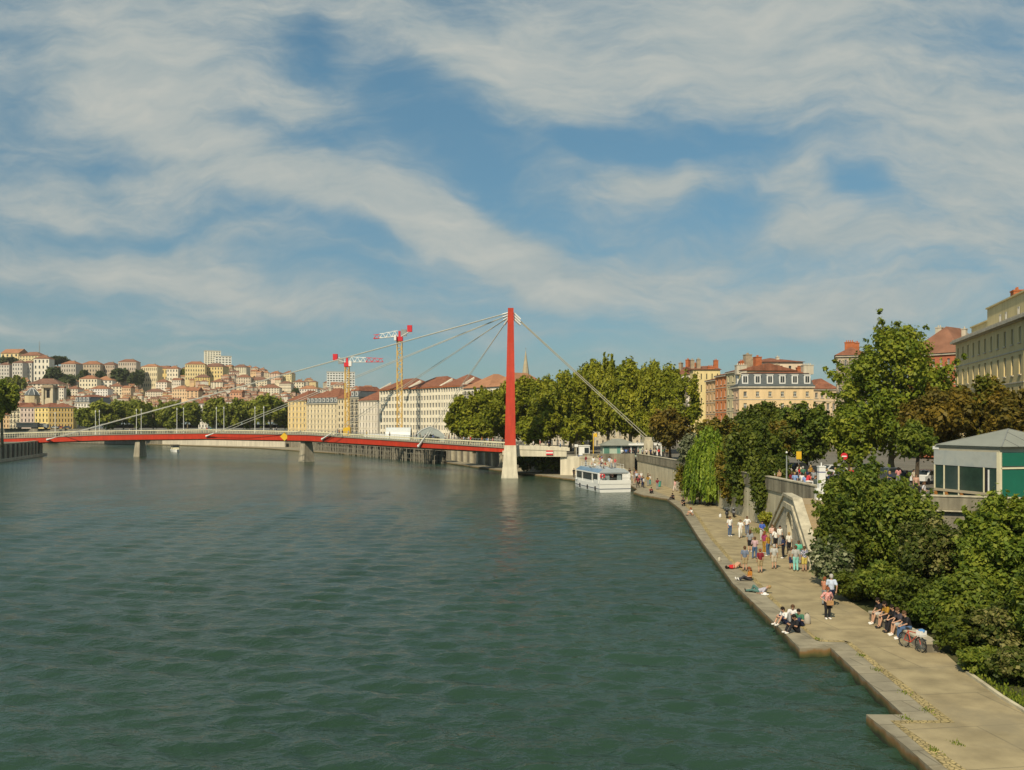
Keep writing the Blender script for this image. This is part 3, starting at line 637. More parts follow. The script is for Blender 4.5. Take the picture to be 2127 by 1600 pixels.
ab=MB(); ab.prism([(x1-1.2,-.6),(x1+4.6,-1.5),(x1+5.6,5),(x1-.4,4.4)],-.5,lambda p:4.5 if p[0]<x1+1 else 4.25); ab.build('abutment',M_PIER,bridge)
# stay cables with their end sockets
top0=lambda k: Vector((-.35-.55, 177, zpix(653+k*5,177)))
ATT=[105,437,675,878]
def xpix_of(v): return CX+v.x*F/v.y
for k,px in enumerate(ATT):
    i=min(range(len(prof)),key=lambda j:abs(prof[j][5]-px)); p,n,t,b,rr,_=prof[i]
    for side in (0,1):
        if side==0: q=p+n*.42
        else:
            # the far anchor sits on the other deck edge a little nearer the mast
            jb=min(range(len(prof)),key=lambda j:abs(xpix_of(prof[j][0]-prof[j][1]*(WD+.42))-(px+5))); p,n,t,b,rr,_=prof[jb]; q=p-n*(WD+.42)
        a=Vector((-.95,177+(-.35 if side==0 else .35),zpix(651+k*5,177))); e=Vector((q.x,q.y,(t+b)/2+.1))
        m=MB(); o3=Vector((0,-177,0)); rad=.085 if px<300 else .072 if px<600 else .058
        m.tube([a+o3,e+o3],rad,7); cb_=m.build('cable',M_CABLE,bridge,smooth=False)
        dd=(a-e).normalized(); m=MB(); m.tube([e+o3-dd*.5,e+o3+dd*.6,e+o3+dd*4.5],[.3,.24,.12],8); m.ball(e+o3-dd*.5,.36,8,6); m.build('socket',M_WHITE,cb_)
        m=MB(); m.tube([a+o3+dd*.6,a+o3-dd*1.2],[.17,.17],6); m.build('top_socket',M_WHITE,cb_)
for k in range(3):
    for side in (0,1):
        a=Vector((.5,177+(-.35 if side==0 else .35),zpix(652+k*6,177))); dd=(Vector((27.3,181,8))-a).normalized()
        m=MB(); m.tube([a+OFF-dd*.2,a+OFF+dd*(1.6)],.2,6); m.build('top_socket',M_WHITE,bridge)
anc=thing('cable_anchor','stepped stone anchor block of the back stays, under the plane trees','anchor block',(27.6,182,zup(182)))
m=MB(); m.box(-.9,-2.0,0,.9,2.0,3.2); m.box(-.7,-1.7,3.2,.7,1.7,3.9); m.build('block',M_STONE,anc)
for j,(dy,dz) in enumerate(((-.55,0),(.75,.35))):
    m=MB(); a=Vector((.5,177+dy*.6,zpix(658-j*3,177)))+OFF; e=Vector((27.2+j*.5,182+dy-177,8.0+dz)); m.tube([a,e],.085,7); m.build('cable',surf('backstay_sheath',(.46,.43,.33),.6,.1,.5,.3),bridge)
m=MB(); m.box(-1.15,-.9,8.3,-.3,.9,8.5) 
# lamp posts on the deck
lm=MB(); lm.tube([(0,0,0),(0,0,4),(0,0,7.4)],[.10,.085,.06],8); lm.tube([(0,0,0),(0,0,.8)],.16,8); lmesh=lm.mesh('post',[M_WHITE])
hd=MB(); hd.tube([(0,0,7.3),(0,0,7.9)],[.16,.12],8); hmesh=hd.mesh('lamp_head',[M_WHITE])
PL=[(113,0),(199,1),(205,0),(284,1),(292,0),(368,1),(380,0),(450,1),(464,0),(530,1),(547,0)]
words_=['first','second','third','fourth','fifth','sixth','seventh','eighth','ninth','tenth','eleventh','twelfth']
for i,(px,side) in enumerate(PL):
    j=min(range(len(prof)),key=lambda k:abs(prof[k][5]-px)); p,n,t,b,rr,_=prof[j]
    Y=interp(px,DKr)+(4 if side else 0); X=xpix(px,Y)
    o=thing('lamp_post','slim white lamp post on the red footbridge, %s from the left end'%words_[i],'lamp post',(X,Y+(.5 if not side else -.2),zpix(interp(px,FT),interp(px,DKr))+.2),0,'white lamp posts along the footbridge')
    put('post',lmesh,o); put('lamp_head',hmesh,o)
# navigation signs
def on_deck(px):
    j=min(range(len(prof)),key=lambda k:abs(prof[k][5]-px)); return prof[j]
p,n,t,b,rr,_=on_deck(591); s=thing('navigation_sign','yellow diamond navigation sign hung on the red deck','sign',(xpix(591,p.y-.4),p.y-.4,zpix(907,p.y-.4)),0)
m=MB(); h=1.25; A=[(-h,0,0),(0,0,-h),(h,0,0),(0,0,h)]; A8=A+[(x,.1,z) for x,y,z in A]
for qd in ((0,1,2,3),(7,6,5,4),(0,4,5,1),(1,5,6,2),(2,6,7,3),(3,7,4,0)): m.face([A8[i] for i in qd])
m.build('panel',M_YEL,s); m=MB(); m.beam((-.3,.14,-.9),(-.3,.14,1.3),.08); m.beam((.3,.14,-.9),(.3,.14,1.3),.08); m.build('bracket',M_GREYM,s)
s=thing('navigation_sign','red and white striped prohibition sign on the pale concrete approach span','sign',(xpix(1141.5,175.6),175.6,zpix(940.5,175.6)))
m=MB(); m.box(-.68,0,-.46,.68,.06,.46); m.build('panel',M_WHITE,s)
for z0,z1 in ((-.46,-.16),(.16,.46)):
    m=MB(); m.box(-.68,-.012,z0,.68,-.003,z1); m.build('red_band',M_SIGNRED,s)

# ================================================================== excursion boat
def tour_boat():
    o=thing('tour_boat','white river tour boat with blue glass roof moored at the crowded quay','boat',(16.05,138.4,WZ),R(13)); o.scale=(1,1,.86)
    L=17.6; W=5.1; hw=W/2
    h=MB()
    ys=[0,6,11,14,16.4,L]; ws=[hw,hw,hw,hw*.86,hw*.5,.15]
    secs=[]
    for y,w in zip(ys,ws): secs.append([(-w*.93,y,-.6),(-w,y,.45),(-w,y,1.55),(w,y,1.55),(w,y,.45),(w*.93,y,-.6)])
    for a,b in zip(secs,secs[1:]):
        for k in range(5): h.face([a[k],a[k+1],b[k+1],b[k]])
    h.face(secs[0]); h.build('hull',M_WHITE,o)
    s=MB()
    for (y0,w0),(y1,w1) in zip(zip(ys,ws),zip(ys[1:],ws[1:])):
        for sg in (-1,1):
            s.face([(sg*(w0+.02),y0,.55),(sg*(w1+.02),y1,.55),(sg*(w1+.02),y1,.68),(sg*(w0+.02),y0,.68)])
    s.face([(-hw,-.02,.55),(hw,-.02,.55),(hw,-.02,.68),(-hw,-.02,.68)])
    s.build('rubbing_strake',surf('navy_strake',(.06,.08,.13),.5,.1,1,.3),o)
    b=MB(); b.box(-hw,-.05,1.48,hw,.12,2.2); b.box(-hw,.12,1.5,-hw+.1,3,2.2); b.box(hw-.1,.12,1.5,hw,3,2.2); b.build('stern_bulwark',M_WHITE,o)
    d=MB(); d.box(-hw+.12,.12,1.5,hw-.12,13.5,1.56); d.build('aft_deck',M_GREYM,o)
    # cabin: frame posts, sloping side glass, roof with blue glass shoulders
    c=MB(); y0,y1=.6,12.4; x=hw-.06; xi=hw-.75
    for sg in (-1,1):
        c.beam((sg*x,y0,1.5),(sg*x,y0,3.35),.32); c.beam((sg*x,y1,1.5),(sg*x*.9,y1,3.35),.25)
        for yy in (3.8,9): c.beam((sg*x,yy,1.5),(sg*x,yy,3.35),.16)
        c.box(min(sg*x,sg*(x-.1)),y0,1.5,max(sg*x,sg*(x-.1)),y1,1.95)
        c.beam((sg*x,y0-.1,3.4),(sg*x,y1,3.4),.22,.24)
    c.box(.55*hw,y0+.05,1.5,hw-.1,y0+.2,3.3); 
    c.face([(hw-.06,y0,2.1),(hw-.06,y0,3.3),(hw-.06,y0-.7,2.1)])
    c.box(-x,y0,3.3,x,y0+.3,3.6); c.box(-hw+.1,y0+.02,1.5,-hw+.75,y0+.16,3.3); c.box(-.3,y0+.02,1.5,0.05,y0+.12,3.3) if False else None
    c.build('cabin_frame',M_WHITE,o)
    for sg in (-1,1):
        for a0,a1 in ((.9,3.7),(3.95,8.9),(9.1,12.2)):
            gl=MB(); gl.box(min(sg*(x-.02),sg*(x-.05)),a0,1.97,max(sg*(x-.02),sg*(x-.05)),a1,3.27); gl.build('side_window',M_GLASS,o)
    for a0,a1 in ((-1.75,-.65),(.6,1.3)):
        gl=MB(); gl.box(a0,y0+.25,1.7,a1,y0+.29,3.25); gl.build('stern_window',surf('pale_stern_glass',(.25,.3,.3),.2,.3,.8,.5),o)
    it=MB(); it.box(-x+.2,2.6,1.56,x-.2,2.7,3.3); it.build('saloon_bulkhead',M_DARK,o)
    rf=MB(); 
    for sg in (-1,1):
        rf.face([(sg*(x+.1),y0-.1,3.52),(sg*(x+.1),y1,3.52),(sg*xi,y1,4.1),(sg*xi,y0-.1,4.1)])
    rf.build('roof_glass',M_GLASSB,o)
    rt=MB(); rt.box(-xi,y0-.1,4.06,xi,y1,4.16); rt.face([(-x-.1,y0-.12,3.5),(x+.1,y0-.12,3.5),(xi,y0-.12,4.1),(-xi,y0-.12,4.1)]); rt.build('roof_deck',surf('pale_blue_roof',(.42,.47,.50),.5,.1,.5,.3),o)
    rd=MB()
    for sg in (-1,1):
        rd.tube([(sg*(xi-.05),1.0,4.95),(sg*(xi-.05),y1-.4,4.95)],.025,5); rd.tube([(sg*(xi-.05),1.0,4.55),(sg*(xi-.05),y1-.4,4.55)],.018,5)
        for yy in np.linspace(1.0,y1-.4,8): rd.tube([(sg*(xi-.05),yy,4.14),(sg*(xi-.05),yy,4.95)],.022,5)
    rd.build('roof_rail',M_WHITE,o,weld=False)
    ring=MB(); pts=[(math.cos(a)*.34-1.95,y0-.22,2.95+math.sin(a)*.34) for a in [i*math.pi/8 for i in range(17)]]; ring.tube(pts,.1,6,cap=False); ring.build('life_buoy',M_SIGNRED,o,smooth=True)
    for sg in (-1,1):
        for yy in (2,6,10): ml=MB(); ml.tube([(sg*hw*1.02,yy,.2),(sg*hw*1.02,yy,1.0)],.14,6); ml.build('fender',M_BLACK,o)
    rl=MB()
    for x0 in (-hw+.1,hw-.1): rl.tube([(x0,.05,2.2),(x0,.05,2.55)],.03,5)
    rl.tube([(-hw+.1,.05,2.55),(hw-.1,.05,2.55)],.03,5); rl.build('stern_rail',M_GREYM,o)
tour_boat()
def motor_boat():
    p=gp(364,941,0); o=thing('motor_boat','small cream motor boat with dark canopy far out beyond the footbridge','boat',(p.x,p.y,WZ),R(-60)); o.scale=(1.3,1.3,1.3)
    m=MB(); secs=[]
    for x,w in ((-3,.95),(-1,1.1),(1.2,1.0),(2.4,.55),(3.2,.06)):
        secs.append([(x,-w*.7,-.3),(x,-w,.75),(x,w,.75),(x,w*.7,-.3)])
    for a,b in zip(secs,secs[1:]):
        for k in range(3): m.face([a[k],a[k+1],b[k+1],b[k]])
    m.face(secs[0]); m.build('hull',M_WHITE,o)
    m=MB(); m.box(-1.4,-.85,.75,1.2,.85,1.3); m.build('cabin',M_CREAM,o); m=MB(); m.box(-2.2,-1,2.0,1.3,1,2.12)
    for x in (-2,1.1):
        for y in (-.9,.9): m.beam((x,y,.7),(x,y,2.05),.07)
    m.build('canopy',M_CONCD,o); m=MB(); m.box(-1.3,-.87,1.3,1.15,.87,1.9); m.build('windscreen',M_GLASS,o)
motor_boat()

# ================================================================== tower cranes
def crane(px,Y,py_top,mast_w,jib_to,jib_py,cj_to,cj_py,label,jibmat_seed):
    X=xpix(px,Y); zg=6.0; zt=zpix(py_top,Y)
    o=thing('tower_crane',label,'crane',(X,Y,zg))
    w=mast_w/2; m=MB(); H=zt-zg
    for sx in (-1,1):
        for sy in (-1,1): m.beam((sx*w,sy*w,0),(sx*w,sy*w,H),.2)
    z=0; k=0
    while z<H-.1:
        z1=min(H,z+mast_w*1.15)
        for s in (-1,1):
            a,b=(-w,w) if k%2 else (w,-w)
            m.beam((a,s*w,z),(b,s*w,z1),.13); m.beam((s*w,a,z),(s*w,b,z1),.13)
            m.beam((-w,s*w,z1),(w,s*w,z1),.11); m.beam((s*w,-w,z1),(s*w,w,z1),.11)
        z=z1; k+=1
    m.build('mast',surf('crane_mast_yellow',(.66,.42,.10),.55,.12,.4,.3),o,weld=False)
    cl=MB(); cl.box(-w-.5,-w-.5,0,w+.5,w+.5,3.5); cl.build('climbing_collar',M_YEL,o)
    sw=MB(); sw.box(-w-.25,-w-.25,H,w+.25,w+.25,H+1.4); sw.build('slewing_ring',M_SIGNRED,o)
    dirx=1 if jib_to>px else -1
    cb=MB(); cb.box(-1.6 if dirx<0 else .9,-w-1.3,H+.1,-.9 if dirx<0 else 1.9,-w+.1,H+2.0); cb.build('cab',M_WHITE,o)
    def truss(a,b,hh,name):
        a=Vector(a); b=Vector(b); L=(b-a).length; n=int(L/2.2)+1; d=(b-a)/n
        groups={0:MB(),1:MB()}
        for i in range(n):
            g_=groups[1 if (i//3)%3==1 and name=='jib' else 0]; p=a+d*i; q=a+d*(i+1); t=lerp(1,.6,i/n); u=Vector((0,0,hh*t))
            for s in (-.55,.55):
                y=Vector((0,s,0)); g_.beam(p+y,q+y,.17); g_.beam(p+y,(p+q)/2+u,.12); g_.beam((p+q)/2+u,q+y,.12)
            g_.beam((p+q)/2+u-d*.5,(p+q)/2+u+d*.5,.19); g_.beam(p+Vector((0,-.55,0)),p+Vector((0,.55,0)),.11)
            g_.box(min(p.x,q.x),-.5,p.z-.02,max(p.x,q.x),.5,p.z+.06) 
        groups[0].build(name,M_WHITE,o,weld=False)
        if groups[1].v: groups[1].build(name+'_banner',surf('crane_red',(.62,.07,.08),.6,.1,1,.3),o,weld=False)
    xe=(jib_to-px)*Y/F; truss((dirx*.6,0,H+1.6),(xe,0,zpix(jib_py,Y)-zg),1.9,'jib')
    xc=(cj_to-px)*Y/F; truss((-dirx*.6,0,H+1.6),(xc,0,zpix(cj_py,Y)-zg),1.1,'counter_jib')
    cw=MB(); cz=zpix(cj_py,Y)-zg; cw.box(min(xc,xc-.0+dirx*1.6),-.7,cz-.6,max(xc,xc+dirx*1.6),.7,cz+1.6); cw.build('counterweight',M_SIGNRED,o)
    c2=MB(); c2.box(min(xc+dirx*1.9,xc+dirx*3.6),-.6,cz-1.9,max(xc+dirx*1.9,xc+dirx*3.6),.6,cz+.2); c2.build('ballast_block',M_GREYM,o)
    ap=MB(); ap.beam((0,0,H+1.3),(0,0,H+3.4),.7); ap.build('apex',M_SIGNRED,o)
crane(721,318,762,1.45,796,752,692,745,'shorter yellow tower crane, its white jib pointing right over the row of houses',1)
crane(830,300,709,1.65,776,704,856,686,'taller yellow tower crane, its red and white jib pointing left',2)

# ================================================================== kiosks, shelters, booth
def near_kiosk():
    z0=4.85; C=Vector((xpix(2075,64.5),64.5,z0)); Lf=Vector((xpix(1943,70.5),70.5,z0)); d=(Lf-C); L=d.length; ang=math.atan2(d.y,d.x)
    # local x runs from the near corner back along the glazed side, local y to the front's right
    o=thing('kiosk','green and glass quayside kiosk with a grey hipped zinc roof','kiosk',C,ang); W=-7.0
    ez=zpix(940,64.5)-z0
    fz0=ez-1.15
    wl=MB(); wl.box(0,W,0,L,-.02,fz0); wl.build('inner_wall',surf('kiosk_inside',(.05,.07,.06),.8,.3,.6,.3),o)
    fa=MB(); fa.box(-.06,W-.05,fz0,L+.06,.1,ez); fa.build('fascia',surf('grey_fascia',(.40,.42,.39),.6,.14,.9,.3,dirt=((.33,.36,.35),.9,.5)),o)
    gf=MB(); gf.box(-.2,W,ez-1.0,-.07,-.02,ez-.03); gf.build('green_fascia',surf('kiosk_green',(.012,.135,.085),.5,.08,1,.35),o)
    gp_=MB(); gp_.box(-.14,-2.4,0,-.02,-.02,fz0-.04); gp_.build('green_panel',MATS['kiosk_green'],o)
    dr=MB(); dr.box(-.12,-6,.1,-.03,-2.6,fz0-.1); dr.build('serving_window',M_DARK,o)
    bar=MB(); bar.box(-.2,W,fz0-.06,-.05,0,fz0+.06); bar.box(-.2,-.08,0,.08,.14,ez); bar.build('frame',M_CREAM,o)
    xs=[0,.30*L,.62*L,L*.82,L]
    xs=[0.02,L*.21,L*.60,L*.84,L]
    mats=[surf('glass_green_a',(.03,.06,.048),.12,.3,.5,.6),surf('glass_green_b',(.025,.05,.034),.12,.4,.7,.6),surf('glass_green_c',(.035,.058,.05),.12,.3,.5,.6)]
    for i,(a,b) in enumerate(zip(xs,xs[1:])):
        gl=MB(); gl.box(a+.05,.02,1.2,b-.05,.05,fz0-.03); gl.build('window',mats[i%3],o)
        ml=MB(); ml.box(b-.05,0,.2,b+.05,.1,fz0); ml.build('mullion',M_CREAM,o)
    dd=MB(); dd.box(xs[1]-.35,.03,1.2,xs[1]-.08,.07,fz0-.1); dd.build('door_gap',M_DARK,o)
    wf=MB(); wf.box(xs[1]-.5,.06,1.0,xs[1]-.38,.09,fz0-.15); wf.build('door_frame',M_WHITE,o)
    sl=MB(); sl.box(0,0,1.0,L,.14,1.2); sl.build('sill',surf('kiosk_sill',(.42,.36,.25),.8,.12,1,.2),o)
    for t in (.55,.8,.98):
        br=MB(); br.box(L*t-.12,0,0.1,L*t+.12,.12,1.0); br.build('rusty_bracket',surf('rust_orange',(.38,.16,.04),.8,.2,2,.2),o)
    sp=MB(); sp.box(0,-.03,0,L,.02,1.0); sp.build('lower_panel',surf('dull_green_panel',(.05,.085,.05),.6,.2,1,.3),o)
    r=MB(); e=ez+.42; x0,x1,y0,y1=-.5,L-.35,W-.4,.25; ax=L*.42; ay=W/2
    for a,b in (((x0,y1),(x1,y1)),((x1,y1),(x1,y0)),((x1,y0),(x0,y0)),((x0,y0),(x0,y1))): r.face([(*a,e),(*b,e),(ax,ay,e+1.25)])
    r.face([(x0,y0,e),(x1,y0,e),(x1,y1,e),(x0,y1,e)])
    ro=r.build('roof',M_ZINC,o)
    rg=MB()
    for cx_,cy_ in ((x0,y1),(x1,y1),(x0,y0),(x1,y0)): rg.beam((cx_,cy_,e+.02),(ax,ay,e+1.27),.07,.05)
    for t in (.2,.4,.6): rg.beam((x0,lerp(y1,y0,t),e+.02),(lerp(x0,ax,min(t,1-t)*2),lerp(lerp(y1,y0,t),ay,min(t,1-t)*2*0),e+.02+1.25*min(t,1-t)*2),.04,.04)
    rg.build('roof_ridge',surf('dark_ridge',(.2,.21,.2),.6,.1,1,.3),ro)
    gt=MB(); gt.box(-.1,W,ez,L+.05,.06,ez+.3); gt.box(-.25,W-.1,ez+.28,L-.1,.15,ez+.42); gt.build('gutter_band',surf('kiosk_gutter',(.40,.37,.28),.7,.12,1,.2),o)
    ac=MB(); ac.box(L*.93,-.4,ez+.05,L*1.03,.1,ez+.3); ac.build('air_vent',M_WHITE,o)
near_kiosk()
def far_kiosk():
    Y=181; z0=zup(181); o=thing('kiosk','low pale green kiosk with grey hipped roof and white pergola above the boat stairs','kiosk',(xpix(1252,Y),Y,z0))
    W=xpix(1340,Y)-xpix(1252,Y); T=xpix(1374,Y)-xpix(1252,Y); ez=2.25
    m=MB(); m.box(0,0,0,W,5,ez); m.build('body',surf('pale_green_panel',(.42,.50,.40),.6,.08,.8,.3),o)
    for a,b,mt in ((.25,1.35,'kiosk_green_glass'),(4.1,5.6,None),(5.9,7.1,None)):
        w=MB(); w.box(a,-.05,.35,b,-.01,ez-.25); w.build('window',M_GLASS if mt is None else surf(mt,(.10,.22,.17),.2,.2,1,.5),o)
    d=MB(); d.box(2.9,-.05,0.05,3.6,-.01,ez-.2); d.build('door',surf('teal_door',(.12,.3,.25),.5,.1,1,.3),o)
    p=MB()
    for x in (3.75,5.72,7.15,8.0): p.box(x-.1,-.14,0,x+.1,-.02,ez)
    p.build('pilaster',M_WHITE,o)
    r=MB(); x0,x1,y0,y1=-.5,W-.8,-.6,5.6
    ax,bx=2.4,4.2
    r.face([(x0,y0,ez),(x1,y0,ez),(bx,2.5,ez+1.35),(ax,2.5,ez+1.35)]); r.face([(x1,y0,ez),(x1,y1,ez),(bx,2.5,ez+1.35)]); r.face([(x1,y1,ez),(x0,y1,ez),(ax,2.5,ez+1.35),(bx,2.5,ez+1.35)]); r.face([(x0,y1,ez),(x0,y0,ez),(ax,2.5,ez+1.35)])
    r.face([(x0,y0,ez-.01),(x1,y0,ez-.01),(x1,y1,ez-.01),(x0,y1,ez-.01)])
    r.build('roof',M_ZINC,o)
    g=MB(); g.box(5.2,-.5,ez+.05,T,-.3,ez+.42); g.box(5.2,4.4,ez+.05,T,4.6,ez+.42)
    for x in np.linspace(7.6,T-.1,7): g.box(x-.06,-.5,ez+.42,x+.06,4.6,ez+.55)
    for x in (W+.1,W+1.5,T-.15):
        for y in (-.4,4.5): g.box(x-.13,y-.13,0,x+.13,y+.13,ez+.1)
    g.build('pergola',M_WHITE,o)
far_kiosk()
def booth():
    Y=177.2; o=thing('ticket_booth','small white ticket booth with blue base beside the approach span','booth',(xpix(1203,Y),Y,zup(Y)+.15))
    m=MB(); m.box(0,0,.35,2.1,2,2.15); m.build('body',M_WHITE,o); m=MB(); m.box(-.04,-.04,0,2.14,2.04,.35); m.build('base',surf('booth_blue',(.05,.12,.28),.5,.1,1,.3),o)
    m=MB(); m.box(1.05,-.03,.75,1.95,.01,1.85); m.build('window',M_GLASS,o); m=MB(); m.box(-.1,-.12,2.15,2.2,2.1,2.28); m.build('roof',M_WHITE,o)
    m=MB(); m.box(-.9,.3,2.0,-.2,.34,2.5); m.beam((-.55,.32,0),(-.55,.32,2.1),.06); m.build('notice_board',M_WHITE,o)
booth()
Y=178; o=thing('curved_sign_post','yellow curved sign post beside the kiosk and ticket booth','sign',(xpix(1232.5,Y),Y,zup(Y)))
m=MB(); m.tube([(0,0,0),(0,0,3.6),(.15,0,4.4),(.6,0,4.9)],.09,6); m.build('post',M_YEL,o); m=MB(); m.box(.0,-.04,4.1,.75,.04,4.8); m.build('panel',M_YEL,o)
def totem():
    Y=73.5; o=thing('advertising_column','white square information column with a dark blue band at the stair top','column',(xpix(1706,Y),Y,zup(Y)))
    m=MB(); m.box(-.26,-.26,0,.26,.26,2.72); m.build('shaft',M_WHITE,o); m=MB(); m.box(-.265,-.265,2.28,.265,.265,2.36); m.build('blue_band',surf('band_blue',(.05,.06,.2),.5,.1,1,.3),o)
    m=MB(); m.box(-.29,-.29,2.72,.29,.29,2.82); m.tube([(0,0,2.8),(0,0,3.1)],.05,6); m.build('cap',M_WHITE,o); m=MB(); m.box(-.5,-.28,.05,-.26,.2,.95); m.build('side_box',M_WHITE,o)
totem()
def litter(px,py,z,col,label):
    p=gp(px,py,z); o=thing('litter_bin',label,'bin',p)
    m=MB(); m.tube([(0,0,.05),(0,0,.15),(0,0,.95)],[.2,.27,.3],10); m.build('body',surf('bin_teal',col,.5,.1,2,.3),o); m=MB(); m.tube([(0,0,.95),(0,0,1.0)],.33,10); m.tube([(.34,0,0),(.34,0,1.25)],.04,6); m.build('rim',M_GREYM,o)
litter(1369,1012,QZ,(.05,.33,.27),'teal litter bin standing against the retaining wall past the moored boat')
litter(1626,1000,4.85,(.05,.33,.30),'teal litter bin on the upper promenade beside the parapet')
def mesh_shelter():
    Y=250; o=thing('construction_shelter','long white half-round construction shelter behind the footbridge','shelter',(xpix(800,Y),Y,5.4))
    m=MB(); L=xpix(852,Y)-xpix(800,Y); r=2.6
    for i in range(12):
        a0=math.pi*i/12; a1=math.pi*(i+1)/12
        m.face([(0,r-r*math.cos(a0),r*math.sin(a0)*1.7),(L,r-r*math.cos(a0),r*math.sin(a0)*1.7),(L,r-r*math.cos(a1),r*math.sin(a1)*1.7),(0,r-r*math.cos(a1),r*math.sin(a1)*1.7)])
    m.build('vault',surf('white_sheeting',(.62,.64,.62),.35,.1,.4,.4),o)
    m=MB(); m.box(-6,.3,0,0,.4,2.6); m.build('site_hoarding',M_WHITE,o)
    Y=228; o=thing('gable_shelter','grey translucent gabled site tent at the end of the half-round shelter','shelter',(xpix(862,Y),Y,5.2),R(8))
    W=xpix(925,Y)-xpix(862,Y); m=MB(); P=[(0,0),(0,2.6),(W*.22,4.1),(W/2,5.0),(W*.78,4.1),(W,2.6),(W,0)]
    for (a,b),(c,d) in zip(P,P[1:]): m.face([(a,0,b),(c,0,d),(c,7,d),(a,7,b)])
    I=[(W*.18,0),(W*.18,2.2),(W*.5,3.0),(W*.82,2.2),(W*.82,0)]
    m.face([(P[0][0],0,0),(P[1][0],0,P[1][1]),(P[2][0],0,P[2][1]),(P[3][0],0,P[3][1]),(I[2][0],0,I[2][1]),(I[1][0],0,I[1][1]),(I[0][0],0,0)])
    m.face([(P[6][0],0,0),(P[5][0],0,P[5][1]),(P[4][0],0,P[4][1]),(P[3][0],0,P[3][1]),(I[2][0],0,I[2][1]),(I[3][0],0,I[3][1]),(I[4][0],0,0)])
    m.build('sheeting',surf('grey_sheeting',(.42,.46,.44),.4,.12,.5,.4),o)
    m=MB(); m.face([(0,6.9,0),(W,6.9,0),(W,6.9,2.6),(W/2,6.9,5),(0,6.9,2.6)]); m.build('back_sheet',MATS['grey_sheeting'],o)
    f=MB()
    for (a,b),(c,d) in zip(P,P[1:]): f.beam((a,-.06,b),(c,-.06,d),.12)
    f.build('frame',M_WHITE,o)
mesh_shelter()
# pile and scaffold works along the embankment beyond the bridge
def scaffold(pxa,pxb,n,label,dark,tall):
    o=None
    pa=gp(pxa,interp(pxa,[(640,941),(860,963),(940,972)])-1,0); pb=gp(pxb,interp(pxb,[(640,941),(860,963),(940,972)])-1,0)
    o=thing('scaffolding',label,'scaffolding',(pa.x,pa.y,0)); m=MB(); d=pb-pa; rr=random.Random(int(pxa)); nn=Vector((d.y,-d.x,0)).normalized()*-1
    if nn.y<0: nn=-nn
    for i in range(n):
        p=d*((i+rr.uniform(-.35,.35))/(n-1)); h=tall+rr.uniform(-2.2,.5)
        if rr.random()<.15: continue
        m.beam((p.x,p.y,-.6),(p.x+rr.uniform(-.1,.1),p.y,h),.16)
        q=p+nn*2.4; m.beam((q.x,q.y,-.6),(q.x,q.y,h+.3),.16)
    for z in (1.2,2.6,3.9):
        m.beam((0,0,z),(d.x,d.y,z),.1); q=nn*2.4; m.beam((q.x,q.y,z),(q.x+d.x,q.y+d.y,z),.1)
    for i in range(0,n-1,3):
        p=d*(i/(n-1)); q=d*(min(i+3,n-1)/(n-1)); m.beam((p.x,p.y,1.2),(q.x,q.y,3.9),.09)
    m.build('poles',surf('scaffold_tubes',(.24,.22,.17),.6,.2,.6,.3),o,weld=False)
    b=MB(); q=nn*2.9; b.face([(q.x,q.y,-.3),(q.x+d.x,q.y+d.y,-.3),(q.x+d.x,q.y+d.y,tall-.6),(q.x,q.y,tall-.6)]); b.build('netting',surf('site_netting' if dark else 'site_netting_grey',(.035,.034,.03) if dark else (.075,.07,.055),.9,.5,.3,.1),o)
scaffold(640,722,34,'dense grey scaffolding poles standing in the water, left part of the works',False,4.6)
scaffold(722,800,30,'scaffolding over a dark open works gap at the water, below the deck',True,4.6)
scaffold(800,906,40,'grey scaffolding and piles in the water near the columned wall',False,4.3)
# bicycle beside the seat wall
def bicycle():
    p=gp(1899,1352,QZ); o=thing('bicycle','bicycle with white front basket leaning at the seat wall end','bicycle',(p.x,p.y+.2,QZ),R(-72))
    for x in (-.52,.52):
        t=MB(); t.tube([(x+.33*math.cos(a),0,.35+.33*math.sin(a)) for a in [i*math.pi/10 for i in range(21)]],.028,6,cap=False); w=t.build('wheel',M_BLACK,o)
        s=MB()
        for i in range(9): a=i*math.pi/9; s.beam((x-.31*math.cos(a),0,.35-.31*math.sin(a)),(x+.31*math.cos(a),0,.35+.31*math.sin(a)),.008)
        s.build('spokes',M_GREYM,w)
    f=MB()
    for a,b in (((-.52,0,.35),(-.1,0,.32)),((-.1,0,.32),(-.28,0,.85)),((-.1,0,.32),(.36,0,.78)),((-.26,0,.8),(.36,0,.82)),((-.52,0,.35),(-.26,0,.8)),((.36,0,.78),(.52,0,.35)),((.34,0,.78),(.31,0,1.0))): f.tube([a,b],.022,6)
    f.build('frame',surf('bike_red',(.5,.08,.05),.4,.1,2,.4),o)
    h=MB(); h.tube([(.31,-.3,1.0),(.31,.3,1.0)],.016,6); h.build('handlebar',M_GREYM,o); s=MB(); s.ball((-.3,0,.92),.13,8,6,sx=1,sy=.6,sz=.35); s.build('saddle',M_BLACK,o)
    b=MB(); b.box(.42,-.16,.75,.7,.16,.78)
    for (a,c) in (((.42,-.16),(.7,-.16)),((.7,-.16),(.7,.16)),((.7,.16),(.42,.16)),((.42,.16),(.42,-.16))): b.beam((a[0],a[1],.9),(c[0],c[1],.9),.02,.2)
    b.build('basket',M_WHITE,o); c=MB(); c.ball((.58,0,.98),.16,8,6,sz=.6); c.build('bag',surf('bag_blue',(.1,.25,.5),.7,.1,3,.2),o)
    k=MB(); k.tube([(-.1,0,.32),(.02,.22,0)],.012,5); k.build('stand',M_GREYM,o)
bicycle()
